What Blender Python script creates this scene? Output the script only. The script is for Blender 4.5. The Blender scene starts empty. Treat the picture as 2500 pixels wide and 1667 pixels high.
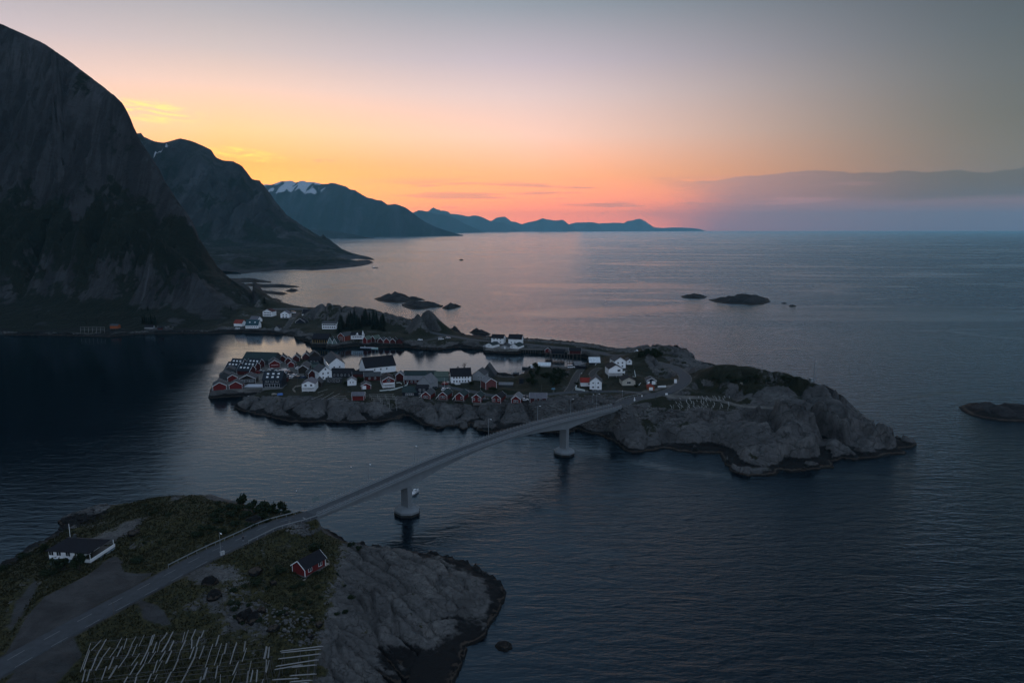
import bpy, bmesh, math, random
import numpy as np
from mathutils import Vector, Matrix
random.seed(7)
rng = np.random.default_rng(11)
scene = bpy.context.scene
COL = scene.collection
R = math.radians

# ------------------------------------------------------------------ camera
H = 100.0                                   # height of the drone above the sea, metres
FPX = 2500 * 24 / 36.0                      # focal length in photo pixels
TH = math.atan((833.5 - 560) / FPX)         # pitch
CT, ST = math.cos(TH), math.sin(TH)
cam_d = bpy.data.cameras.new('camera')
cam_d.sensor_width = 36; cam_d.lens = 24; cam_d.clip_start = 1; cam_d.clip_end = 300000
cam = bpy.data.objects.new('camera', cam_d); COL.objects.link(cam)
cam.location = (0, 0, H); cam.rotation_euler = (math.pi/2 - TH, 0, 0)
scene.camera = cam

# ------------------------------------------------------------------ sky, sun, exposure
SUN_AZ, SUN_EL = R(-22), R(1.0)             # sunset glow behind the mountains on the left
world = bpy.data.worlds.new('World'); scene.world = world
world.use_nodes = True
wn = world.node_tree; wn.nodes.clear()

class NT:
    """small helper that writes node maths like formulas"""
    def __init__(s, tree): s.t = tree
    def n(s, typ, **kw):
        nd = s.t.nodes.new(typ)
        for k, v in kw.items(): setattr(nd, k, v)
        return nd
    def put(s, sock, v):
        if isinstance(v, bpy.types.NodeSocket): s.t.links.new(v, sock)
        else: sock.default_value = v
    def m(s, op, a, b=None, c=None, clamp=False):
        nd = s.n('ShaderNodeMath', operation=op, use_clamp=clamp)
        s.put(nd.inputs[0], a)
        if b is not None: s.put(nd.inputs[1], b)
        if c is not None: s.put(nd.inputs[2], c)
        return nd.outputs[0]
    def ramp(s, fac, stops, interp='LINEAR'):
        nd = s.n('ShaderNodeValToRGB'); cr = nd.color_ramp; cr.interpolation = interp
        while len(cr.elements) < len(stops): cr.elements.new(0.5)
        for e, (p, c) in zip(cr.elements, stops):
            e.position = p; e.color = (c[0], c[1], c[2], 1) if not isinstance(c, (int, float)) else (c, c, c, 1)
        s.put(nd.inputs[0], fac); return nd.outputs[0]
    def step(s, x, a, b):
        nd = s.n('ShaderNodeMapRange', interpolation_type='SMOOTHSTEP')
        s.put(nd.inputs['Value'], x); s.put(nd.inputs['From Min'], a); s.put(nd.inputs['From Max'], b)
        return nd.outputs[0]
    def mix(s, f, a, b, blend='MIX'):
        nd = s.n('ShaderNodeMix', data_type='RGBA', blend_type=blend)
        s.put(nd.inputs[0], f)
        for i, v in ((6, a), (7, b)):
            s.put(nd.inputs[i], v if isinstance(v, bpy.types.NodeSocket) else (v[0], v[1], v[2], 1))
        return nd.outputs[2]
    def noise(s, vec, scale, detail=4, rough=.5, dist=0.0, out='Fac'):
        nd = s.n('ShaderNodeTexNoise'); s.put(nd.inputs['Vector'], vec)
        nd.inputs['Scale'].default_value = scale; nd.inputs['Detail'].default_value = detail
        nd.inputs['Roughness'].default_value = rough; nd.inputs['Distortion'].default_value = dist
        return nd.outputs[out]
    def mapv(s, vec, sc=(1,1,1), rot=(0,0,0), loc=(0,0,0)):
        nd = s.n('ShaderNodeMapping'); s.put(nd.inputs['Vector'], vec)
        nd.inputs['Scale'].default_value = sc; nd.inputs['Rotation'].default_value = rot; nd.inputs['Location'].default_value = loc
        return nd.outputs[0]
    def comb(s, x, y, z):
        nd = s.n('ShaderNodeCombineXYZ')
        for i, v in enumerate((x, y, z)): s.put(nd.inputs[i], v)
        return nd.outputs[0]

def srgb(r, g, b):
    f = lambda c: c/12.92 if c <= .04045 else ((c+.055)/1.055)**2.4
    return tuple(f(c/255) for c in (r, g, b))

w = NT(wn)
tc = w.n('ShaderNodeTexCoord')
sep = w.n('ShaderNodeSeparateXYZ'); wn.links.new(tc.outputs['Generated'], sep.inputs[0])
dx_, dy_, dz_ = sep.outputs
el = w.m('MULTIPLY', w.m('ARCSINE', w.m('MAXIMUM', w.m('MINIMUM', dz_, 1.0), -1.0)), 180/math.pi)      # degrees up
az = w.m('MULTIPLY', w.m('ARCTAN2', dx_, dy_), 180/math.pi)                # degrees to the right of north
ee = w.m('DIVIDE', w.m('MAXIMUM', el, 0.0), 90.0)
daz = w.m('ABSOLUTE', w.m('SUBTRACT', az, math.degrees(SUN_AZ)))
daz = w.m('MINIMUM', daz, w.m('SUBTRACT', 360.0, daz))                       # 0 .. 180 away from the glow
def K(*stops): return [(d/90.0, c) for d, c in stops]
#SKYRAMPS
glow = w.ramp(ee, K((0, (2.6,.72,.12)), (2, (2.0,.68,.12)), (5, (1.30,.43,.09)), (7.4, (1.14,.60,.31)), (10.5, (.79,.59,.53)), (13, (.53,.49,.52)), (17, (.28,.335,.41)), (30, (.36,.47,.62)), (50, (.32,.43,.60)), (90, (.27,.37,.53))))
mid  = w.ramp(ee, K((0, (3.3,.62,.22)), (2, (2.3,.50,.22)), (4.3, (1.5,.54,.23)), (7.4, (1.14,.67,.54)), (10.5, (.83,.61,.60)), (13, (.57,.48,.55)), (17, (.26,.30,.36)), (30, (.22,.33,.48)), (50, (.25,.35,.50)), (90, (.27,.37,.53))))
side = w.ramp(ee, K((0, (.30,.22,.22)), (2, (.20,.16,.165)), (4.3, (.15,.135,.125)), (7.4, (.112,.108,.100)), (10.5, (.095,.102,.108)), (13, (.074,.088,.100)), (17, (.048,.061,.078)), (30, (.012,.030,.056)), (50, (.055,.095,.15)), (90, (.27,.37,.53))))
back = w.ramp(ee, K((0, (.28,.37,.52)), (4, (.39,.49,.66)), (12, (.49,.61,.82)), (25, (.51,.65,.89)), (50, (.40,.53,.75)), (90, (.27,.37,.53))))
f1 = w.m('DIVIDE', daz, 24.0, clamp=True)
f2 = w.step(daz, 18.0, 60.0)
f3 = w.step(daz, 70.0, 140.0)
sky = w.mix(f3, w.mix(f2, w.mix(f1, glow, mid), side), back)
# low bank of cloud far out over the sea, thin streaks beside it and two lit wisps near the sun
pv = w.comb(w.m('MULTIPLY', az, .10), w.m('MULTIPLY', el, .62), 0.0)
cn = w.noise(pv, 1.0, 5, .55, .4)
topn = w.noise(w.comb(w.m('MULTIPLY', az, .16), 3.1, 0.0), 1.0, 3, .5)
top = w.m('ADD', 4.15, w.m('MULTIPLY', w.m('SUBTRACT', topn, .5), 1.8))
bank = w.m('MULTIPLY', w.step(w.m('SUBTRACT', top, w.m('ADD', el, w.m('MULTIPLY', w.m('SUBTRACT', cn, .5), .9))), 0.0, .13), w.step(w.m('ADD', az, w.m('MULTIPLY', cn, 10.0)), 16.0, 24.5))
bank = w.m('MULTIPLY', bank, w.m('SUBTRACT', 1.0, w.step(az, 70.0, 110.0)))
bandc = w.mix(w.step(az, 12.0, 34.0), (.50,.25,.28), (.070,.072,.082))
sky = w.mix(w.m('MULTIPLY', bank, .85), sky, bandc)
low = w.m('MULTIPLY', w.step(w.m('SUBTRACT', w.m('ADD', 1.9, w.m('MULTIPLY', cn, .9)), el), -.1, .5), w.step(w.m('ADD', az, w.m('MULTIPLY', cn, 8.0)), 10.0, 24.0))
low = w.m('MULTIPLY', low, w.m('SUBTRACT', 1.0, w.step(az, 70.0, 110.0)))
sky = w.mix(w.m('MULTIPLY', low, .45), sky, (.40,.22,.27))
stn = w.noise(w.comb(w.m('MULTIPLY', az, .11), w.m('MULTIPLY', el, 1.9), 7.7), 1.0, 4, .5, .3)
st = w.m('MULTIPLY', w.step(stn, .55, .63), w.m('MULTIPLY', w.step(el, .9, 2.0), w.m('SUBTRACT', 1.0, w.step(el, 3.4, 4.4))))
st = w.m('MULTIPLY', st, w.m('MULTIPLY', w.step(az, -16.0, -6.0), w.m('SUBTRACT', 1.0, w.step(az, 20.0, 30.0))))
sky = w.mix(w.m('MULTIPLY', st, .62), sky, (.60,.27,.27))
def wisp(a0, e0, ra, re, slope, seed):
    u = w.m('SUBTRACT', az, a0); v = w.m('SUBTRACT', w.m('SUBTRACT', el, e0), w.m('MULTIPLY', u, slope))
    q = w.m('ADD', w.m('POWER', w.m('DIVIDE', u, ra), 2.0), w.m('POWER', w.m('DIVIDE', v, re), 2.0))
    n_ = w.noise(w.comb(w.m('MULTIPLY', u, .5), w.m('MULTIPLY', v, 3.0), seed), 1.0, 4, .55, .6)
    return w.m('MULTIPLY', w.m('SUBTRACT', 1.0, w.step(q, 0.0, 1.0)), w.step(n_, .38, .66))
sky = w.mix(w.m('MULTIPLY', wisp(-27.2, 8.3, 4.2, .95, -.03, 1.3), .85), sky, (1.45,.92,.22))
sky = w.mix(w.m('MULTIPLY', wisp(-20.6, 5.6, 3.4, .55, -.10, 4.1), .9), sky, (1.45,.84,.13))
sky = w.mix(w.m('MULTIPLY', wisp(-15.0, 5.33, 1.2, .16, .02, 8.1), .9), sky, (.62,.33,.22))
# the physical sky adds its own low-sun scattering
nish = w.n('ShaderNodeTexSky'); nish.sky_type = 'NISHITA'; nish.sun_disc = False
nish.sun_elevation = SUN_EL; nish.sun_rotation = SUN_AZ; nish.altitude = 100; nish.air_density = 1.0; nish.dust_density = 1.0
nb = w.n('ShaderNodeBackground'); wn.links.new(nish.outputs[0], nb.inputs[0]); nb.inputs[1].default_value = 0.05
gb = w.n('ShaderNodeBackground'); wn.links.new(sky, gb.inputs[0]); gb.inputs[1].default_value = 1.0
ad = w.n('ShaderNodeAddShader'); wn.links.new(nb.outputs[0], ad.inputs[0]); wn.links.new(gb.outputs[0], ad.inputs[1])
wo = w.n('ShaderNodeOutputWorld'); wn.links.new(ad.outputs[0], wo.inputs['Surface'])

sun_d = bpy.data.lights.new('sun', 'SUN'); sun_d.energy = 0.03; sun_d.angle = R(12); sun_d.color = (1.0, .62, .38)
sun = bpy.data.objects.new('sun', sun_d); COL.objects.link(sun)
sun.rotation_euler = Vector((-math.sin(SUN_AZ)*math.cos(R(3)), -math.cos(SUN_AZ)*math.cos(R(3)), -math.sin(R(3)))).to_track_quat('-Z', 'Y').to_euler()
vs = scene.view_settings
vs.view_transform = 'Standard'; vs.look = 'None'; vs.exposure = 0.0; vs.gamma = 1.0; vs.use_curve_mapping = False
scene.render.engine = 'CYCLES'
cy = scene.cycles
cy.max_bounces = 6; cy.diffuse_bounces = 2; cy.glossy_bounces = 3; cy.transmission_bounces = 2; cy.volume_bounces = 3
cy.use_denoising = True; cy.caustics_reflective = False; cy.caustics_refractive = False
cy.sample_clamp_indirect = 4.0

# ------------------------------------------------------------------ geometry of the place from the photograph
def U(u, v, z=0.0):
    """world point at height z that stands at photo pixel (u, v)"""
    a = (u-1250)/FPX; b = -(v-833.5)/FPX
    d = (a, CT + b*ST, -ST + b*CT); t = (z-H)/d[2]
    return Vector((d[0]*t, d[1]*t, z))
def UY(u, v, Y):
    a = (u-1250)/FPX; b = -(v-833.5)/FPX
    d = (a, CT + b*ST, -ST + b*CT); t = Y/d[1]
    return Vector((d[0]*t, Y, H + d[2]*t))
def PX(p):
    z = p[2]-H; f = p[1]*CT - z*ST
    return (1250 + FPX*p[0]/f, 833.5 - FPX*(p[1]*ST + z*CT)/f)

# ------------------------------------------------------------------ scene helpers
def tag(o, label=None, cat=None, group=None, kind=None):
    if label: o['label'] = label
    if cat: o['category'] = cat
    if group: o['group'] = group
    if kind: o['kind'] = kind
    return o
def thing(name, label, cat, loc=(0,0,0), rz=0.0, group=None):
    o = bpy.data.objects.new(name, None); COL.objects.link(o)
    o.empty_display_size = .5
    o.location = loc; o.rotation_euler = (0, 0, rz)
    return tag(o, label, cat, group)
class MB:
    """collects boxes, prisms and tubes for ONE mesh"""
    def __init__(s): s.v = []; s.f = []
    def add(s, vs_, fs_):
        k = len(s.v); s.v += [tuple(p) for p in vs_]; s.f += [tuple(i+k for i in f) for f in fs_]; return s
    def box(s, x0, x1, y0, y1, z0, z1):
        return s.add([(x0,y0,z0),(x1,y0,z0),(x1,y1,z0),(x0,y1,z0),(x0,y0,z1),(x1,y0,z1),(x1,y1,z1),(x0,y1,z1)],
                     [(0,3,2,1),(4,5,6,7),(0,1,5,4),(1,2,6,5),(2,3,7,6),(3,0,4,7)])
    def bar(s, a, b, wd, ht=None):
        """square bar from a to b"""
        a, b = Vector(a), Vector(b); ht = ht or wd
        d = (b-a).normalized(); x = d.cross(Vector((0,0,1)))
        if x.length < 1e-4: x = Vector((1,0,0))
        x.normalize(); y = x.cross(d).normalized()
        x *= wd/2; y *= ht/2
        return s.add([a-x-y, a+x-y, a+x+y, a-x+y, b-x-y, b+x-y, b+x+y, b-x+y],
                     [(0,1,2,3),(7,6,5,4),(0,4,5,1),(1,5,6,2),(2,6,7,3),(3,7,4,0)])
    def tube(s, a, b, r0, r1=None, n=6):
        a, b = Vector(a), Vector(b); r1 = r0 if r1 is None else r1
        d = (b-a).normalized(); x = d.cross(Vector((0,0,1)))
        if x.length < 1e-4: x = Vector((1,0,0))
        x.normalize(); y = x.cross(d)
        vs_ = []
        for p, r in ((a, r0), (b, r1)):
            for k in range(n):
                t = 2*math.pi*k/n; vs_.append(p + x*math.cos(t)*r + y*math.sin(t)*r)
        fs_ = [(k, (k+1)%n, n+(k+1)%n, n+k) for k in range(n)] + [tuple(range(n-1,-1,-1)), tuple(range(n, 2*n))]
        return s.add(vs_, fs_)
    def prism(s, poly, z0, z1):
        n = len(poly)
        vs_ = [(p[0],p[1],z0) for p in poly] + [(p[0],p[1],z1) for p in poly]
        return s.add(vs_, [tuple(range(n-1,-1,-1)), tuple(range(n,2*n))] + [(k,(k+1)%n,n+(k+1)%n,n+k) for k in range(n)])
    def mesh(s, name):
        me = bpy.data.meshes.new(name); me.from_pydata(s.v, [], s.f); me.update(); return me
    def build(s, name, mat, parent=None, smooth=False):
        return obj(name, s.mesh(name), mat, parent, smooth)
def obj(name, me, mat, parent=None, smooth=False):
    o = bpy.data.objects.new(name, me); COL.objects.link(o)
    if mat and not me.materials: me.materials.append(mat)
    if parent is not None: o.parent = parent
    if smooth: me.polygons.foreach_set('use_smooth', [True]*len(me.polygons))
    return o
def copy_tree(o, parent=None):
    c = o.copy(); COL.objects.link(c)
    if parent is not None: c.parent = parent
    for ch in list(o.children): copy_tree(ch, c)
    return c

# ------------------------------------------------------------------ materials
MATS = {}
def mat(name, col, rough=.7, spec=.3, noise=0.0, nscale=3.0, bump=0.0, bscale=8.0, metal=0.0, stripes=None):
    if name in MATS: return MATS[name]
    m_ = bpy.data.materials.new(name); m_.use_nodes = True; t = m_.node_tree; t.nodes.clear()
    q = NT(t); o = q.n('ShaderNodeOutputMaterial'); b = q.n('ShaderNodeBsdfPrincipled'); t.links.new(b.outputs[0], o.inputs[0])
    b.inputs['Roughness'].default_value = rough; b.inputs['Specular IOR Level'].default_value = spec; b.inputs['Metallic'].default_value = metal
    tcx = q.n('ShaderNodeTexCoord').outputs['Object']
    if noise > 0:
        n_ = q.noise(tcx, nscale, 4, .6)
        c1 = tuple(max(0, c*(1-noise)) for c in col); c2 = tuple(min(1, c*(1+noise)) for c in col)
        q.put(b.inputs['Base Color'], q.ramp(n_, [(.3, c1), (.7, c2)]))
    else: b.inputs['Base Color'].default_value = (*col, 1)
    if stripes:
        wv = q.n('ShaderNodeTexWave'); wv.bands_direction = stripes[0]; wv.inputs['Scale'].default_value = stripes[1]
        q.put(wv.inputs['Vector'], tcx)
        bp = q.n('ShaderNodeBump'); bp.inputs['Strength'].default_value = .5; bp.inputs['Distance'].default_value = .02
        q.put(bp.inputs['Height'], wv.outputs['Fac']); q.put(b.inputs['Normal'], bp.outputs[0])
    elif bump > 0:
        bp = q.n('ShaderNodeBump'); bp.inputs['Strength'].default_value = bump; bp.inputs['Distance'].default_value = .1
        q.put(bp.inputs['Height'], q.noise(tcx, bscale, 5, .6)); q.put(b.inputs['Normal'], bp.outputs[0])
    MATS[name] = m_; return m_

def rock_material(name, rock, grassA, grassB, tidal=True, scale=1.0, gravel=(.13,.125,.115), snow=None, bumpd=.5, crack=.55, streak=.45):
    """bare rock with soil and grass by attribute, algae belt at the waterline"""
    m_ = bpy.data.materials.new(name); m_.use_nodes = True; t = m_.node_tree; t.nodes.clear(); q = NT(t)
    o = q.n('ShaderNodeOutputMaterial'); b = q.n('ShaderNodeBsdfPrincipled'); t.links.new(b.outputs[0], o.inputs[0])
    b.inputs['Specular IOR Level'].default_value = .2
    pos = q.n('ShaderNodeTexCoord').outputs['Object']
    n1 = q.noise(pos, .055/scale, 6, .62, .6); n2 = q.noise(pos, .45/scale, 6, .65, .3); n3 = q.noise(pos, 2.4/scale, 4, .6)
    stre = q.noise(q.mapv(pos, (.9/scale, (.10 if streak > .5 else .9)/scale, .10/scale)), 1.0, 5, .6, .8)
    rk = q.ramp(n1, [(.30, tuple(c*.5 for c in rock)), (.5, rock), (.68, (rock[0]*1.6, rock[1]*1.56, rock[2]*1.5))])
    rk = q.mix(q.m('MULTIPLY', q.step(n2, .42, .68), .55), rk, tuple(c*.5 for c in rock))
    rk = q.mix(q.m('MULTIPLY', q.step(stre, .46, .62), streak), rk, (rock[0]*.55, rock[1]*.52, rock[2]*.5))
    rk = q.mix(q.m('MULTIPLY', q.step(n3, .56, .74), .4), rk, (rock[0]*1.5, rock[1]*1.48, rock[2]*1.42))
    vor = q.n('ShaderNodeTexVoronoi'); vor.feature = 'DISTANCE_TO_EDGE'
    va = q.n('ShaderNodeVectorMath', operation='MULTIPLY_ADD'); q.put(va.inputs[0], q.noise(pos, .16/scale, 4, .6, out='Color')); va.inputs[1].default_value = (9*scale, 9*scale, 9*scale); q.put(va.inputs[2], pos)
    q.put(vor.inputs['Vector'], q.mapv(va.outputs[0], (.10/scale, .24/scale, .16/scale), (0, 0, .85)))
    vor.inputs['Scale'].default_value = 1.0
    cr = q.m('SUBTRACT', 1.0, q.step(q.m('ADD', vor.outputs['Distance'], q.m('MULTIPLY', q.m('SUBTRACT', n2, .5), .16)), .0, .045))
    rk = q.mix(q.m('MULTIPLY', cr, crack), rk, tuple(c*.22 for c in rock))
    if streak > .5:
        big = q.noise(q.mapv(pos, (.30/scale, .030/scale, .03/scale)), 1.0, 5, .62, 1.0)
        rk = q.mix(q.m('MULTIPLY', q.step(big, .50, .60), .75), rk, tuple(c*.34 for c in rock)); rk = q.mix(q.m('MULTIPLY', q.m('SUBTRACT', 1.0, q.step(big, .34, .43)), .7), rk, tuple(c*1.9 for c in rock))
    gA = q.n('ShaderNodeAttribute'); gA.attribute_name = 'grass'
    gV = q.n('ShaderNodeAttribute'); gV.attribute_name = 'gravel'
    gr = q.ramp(n2, [(.34, grassA), (.52, tuple((a+c)/2 for a, c in zip(grassA, grassB))), (.66, grassB)])
    gr = q.mix(q.m('MULTIPLY', q.step(n3, .5, .7), .5), gr, tuple(c*.35 for c in grassA))
    gf = q.step(q.m('ADD', gA.outputs['Fac'], q.m('MULTIPLY', q.m('SUBTRACT', n2, .5), 1.1)), .40, .60)
    col = q.mix(gf, rk, gr)
    gvc = q.mix(q.m('MULTIPLY', n3, q.step(q.noise(pos, .14, 4, .6, .5), .3, .7)), tuple(c*.62 for c in gravel), tuple(c*1.7 for c in gravel))
    gvf = q.step(q.m('ADD', gV.outputs['Fac'], q.m('MULTIPLY', q.m('SUBTRACT', n2, .5), .7)), .35, .65)
    col = q.mix(gvf, col, gvc)
    zz = q.n('ShaderNodeSeparateXYZ'); q.put(zz.inputs[0], pos); z = zz.outputs[2]
    if tidal:
        zn = q.m('ADD', z, q.m('ADD', q.m('MULTIPLY', q.m('SUBTRACT', n2, .5), 1.8), q.m('MULTIPLY', q.m('SUBTRACT', q.noise(pos, .04, 3, .5), .5), 8.0)))
        lich = q.m('SUBTRACT', 1.0, q.step(zn, 1.8, 2.5))
        col = q.mix(lich, col, (.006, .006, .0065))
        belt = q.m('MULTIPLY', q.step(q.m('ADD', z, n2), .95, 1.1), q.m('SUBTRACT', 1.0, q.step(q.m('ADD', z, n2), 1.25, 1.45)))
        col = q.mix(q.m('MULTIPLY', belt, .8), col, (.055, .042, .032))
        col = q.mix(q.m('SUBTRACT', 1.0, q.step(z, .2, .5)), col, (.005, .0045, .004))
    if snow:
        sA = q.n('ShaderNodeAttribute'); sA.attribute_name = 'snow'
        col = q.mix(q.step(q.m('ADD', sA.outputs['Fac'], q.m('MULTIPLY', q.m('SUBTRACT', n1, .5), .9)), .42, .58), col, snow)
    q.put(b.inputs['Base Color'], col)
    b.inputs['Roughness'].default_value = .88
    bp = q.n('ShaderNodeBump'); bp.inputs['Strength'].default_value = .9; bp.inputs['Distance'].default_value = bumpd*scale
    hh = q.m('ADD', q.m('MULTIPLY', n2, 1.2), q.m('MULTIPLY', n3, .45))
    hh = q.m('SUBTRACT', hh, q.m('MULTIPLY', cr, crack))
    q.put(bp.inputs['Height'], hh); q.put(b.inputs['Normal'], bp.outputs[0])
    MATS[name] = m_; return m_

# ------------------------------------------------------------------ numeric noise for terrain
_perm = np.random.default_rng(5).permutation(1024)
def _h(ix, iy): return _perm[(_perm[ix & 1023] + iy) & 1023]
def perlin(x, y):
    x = np.asarray(x, float); y = np.asarray(y, float)
    ix = np.floor(x).astype(int); iy = np.floor(y).astype(int); fx = x-ix; fy = y-iy
    def g(i, j):
        a = _h(ix+i, iy+j)*(2*math.pi/1024)
        return np.cos(a)*(fx-i) + np.sin(a)*(fy-j)
    sx = fx*fx*fx*(fx*(fx*6-15)+10); sy = fy*fy*fy*(fy*(fy*6-15)+10)
    a = g(0,0)*(1-sx)+g(1,0)*sx; b = g(0,1)*(1-sx)+g(1,1)*sx
    return (a*(1-sy)+b*sy)*1.5
def fbm(x, y, o=4, g=.5):
    s = 0; a = 1
    for k in range(o): s = s + a*perlin(x*2**k+17.3*k, y*2**k-9.1*k); a *= g
    return s
def ridged(x, y, o=4, g=.5):
    s = 0; a = 1
    for k in range(o): s = s + a*(1-2*np.abs(perlin(x*2**k+31.7*k, y*2**k+5.9*k))); a *= g
    return s
def worley(x, y):
    ix = np.floor(x).astype(int); iy = np.floor(y).astype(int)
    f1 = np.full(np.shape(x), 9.0); f2 = f1.copy()
    for i in (-1,0,1):
        for j in (-1,0,1):
            a = _h(ix+i, iy+j); b = _h(ix+i+57, iy+j+113)
            d = np.hypot(ix+i+a/1024-x, iy+j+b/1024-y)
            f2 = np.where(d < f1, f1, np.minimum(f2, d)); f1 = np.minimum(f1, d)
    return f1, f2
def sst(x, a, b):
    t = np.clip((x-a)/(b-a), 0, 1); return t*t*(3-2*t)
def poly_sdf(x, y, poly):
    """signed distance, positive inside"""
    P_ = np.array(poly); d = np.full(x.shape, 1e9); ins = np.zeros(x.shape, bool)
    for k in range(len(P_)):
        a = P_[k]; b = P_[(k+1) % len(P_)]; e = b-a
        t = np.clip(((x-a[0])*e[0]+(y-a[1])*e[1])/(e@e+1e-9), 0, 1)
        d = np.minimum(d, np.hypot(x-a[0]-t*e[0], y-a[1]-t*e[1]))
        c = (a[1] > y) != (b[1] > y)
        with np.errstate(divide='ignore', invalid='ignore'):
            xi = (b[0]-a[0])*(y-a[1])/(b[1]-a[1]+1e-12)+a[0]
        ins ^= c & (x < xi)
    return np.where(ins, d, -d)
def line_dist(x, y, pts):
    """distance to a polyline, height of the nearest point on it"""
    d = np.full(x.shape, 1e9); zz = np.zeros(x.shape)
    for a, b in zip(pts[:-1], pts[1:]):
        ex, ey = b[0]-a[0], b[1]-a[1]
        t = np.clip(((x-a[0])*ex+(y-a[1])*ey)/(ex*ex+ey*ey+1e-9), 0, 1)
        q = np.hypot(x-a[0]-t*ex, y-a[1]-t*ey); m_ = q < d
        d = np.where(m_, q, d); zz = np.where(m_, a[2]+t*(b[2]-a[2]), zz)
    return d, zz
class RBF:
    def __init__(s, pts, c):
        P_ = np.array([tuple(p) for p in pts], float); s.p = P_[:, :2]; s.c = c
        r = np.hypot(s.p[:,None,0]-s.p[None,:,0], s.p[:,None,1]-s.p[None,:,1])
        A = np.sqrt(r*r+c*c); n = len(P_)
        M_ = np.zeros((n+1, n+1)); M_[:n,:n] = A + np.eye(n)*-.05*c*0.2; M_[n,:n] = 1; M_[:n,n] = 1
        s.w = np.linalg.solve(M_, np.append(P_[:,2], 0))
    def __call__(s, x, y):
        out = np.full(x.shape, s.w[-1])
        for (px, py), w_ in zip(s.p, s.w[:-1]): out += w_*np.sqrt((x-px)**2+(y-py)**2+s.c**2)
        return out
def resample(poly, step):
    out = []
    for k in range(len(poly)):
        a = Vector(poly[k][:2]); b = Vector(poly[(k+1) % len(poly)][:2]); n = max(1, int((b-a).length/step))
        for i in range(n): out.append(tuple(a.lerp(b, i/n)))
    return out
def spline(pts, step=3.0):
    """Catmull-Rom through 3D points"""
    P_ = [Vector(p) for p in pts]; P_ = [P_[0]*2-P_[1]] + P_ + [P_[-1]*2-P_[-2]]; out = []
    for i in range(1, len(P_)-2):
        a, b, c, d = P_[i-1:i+3]; n = max(2, int((c-b).length/step))
        for k in range(n):
            t = k/n
            out.append(.5*((2*b)+(c-a)*t+(2*a-5*b+4*c-d)*t*t+(3*b-a-3*c+d)*t**3))
    out.append(P_[-2]); return out
def grid_mesh(name, xs, ys, hgt, keep, attrs, material, smooth=True):
    """heightfield sheet; faces kept where keep is true on any corner"""
    nx, ny = len(xs), len(ys)
    X, Y = np.meshgrid(xs, ys)
    k4 = keep[:-1,:-1] | keep[1:,:-1] | keep[:-1,1:] | keep[1:,1:]
    jj, ii = np.nonzero(k4)
    q = np.stack([jj*nx+ii, jj*nx+ii+1, (jj+1)*nx+ii+1, (jj+1)*nx+ii], 1)
    used = np.unique(q); remap = np.zeros(nx*ny, int); remap[used] = np.arange(len(used)); q = remap[q]
    co = np.stack([X.ravel()[used], Y.ravel()[used], hgt.ravel()[used]], 1)
    me = bpy.data.meshes.new(name)
    me.vertices.add(len(co)); me.vertices.foreach_set('co', co.ravel().astype(np.float32))
    me.loops.add(q.size); me.loops.foreach_set('vertex_index', q.ravel().astype(np.int32))
    me.polygons.add(len(q)); me.polygons.foreach_set('loop_start', np.arange(0, q.size, 4, dtype=np.int32))
    me.update(calc_edges=True)
    me.polygons.foreach_set('use_smooth', np.ones(len(q), bool))
    for an, arr in attrs.items():
        at_ = me.attributes.new(an, 'FLOAT', 'POINT'); at_.data.foreach_set('value', arr.ravel()[used].astype(np.float32))
    me.validate()
    return obj(name, me, material)
def axis(*segs):
    out = [segs[0][0]]
    for a, b, st_ in segs: out += list(np.linspace(a, b, max(1, int(round((b-a)/st_)))+1)[1:])
    return np.array(out)

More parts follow.
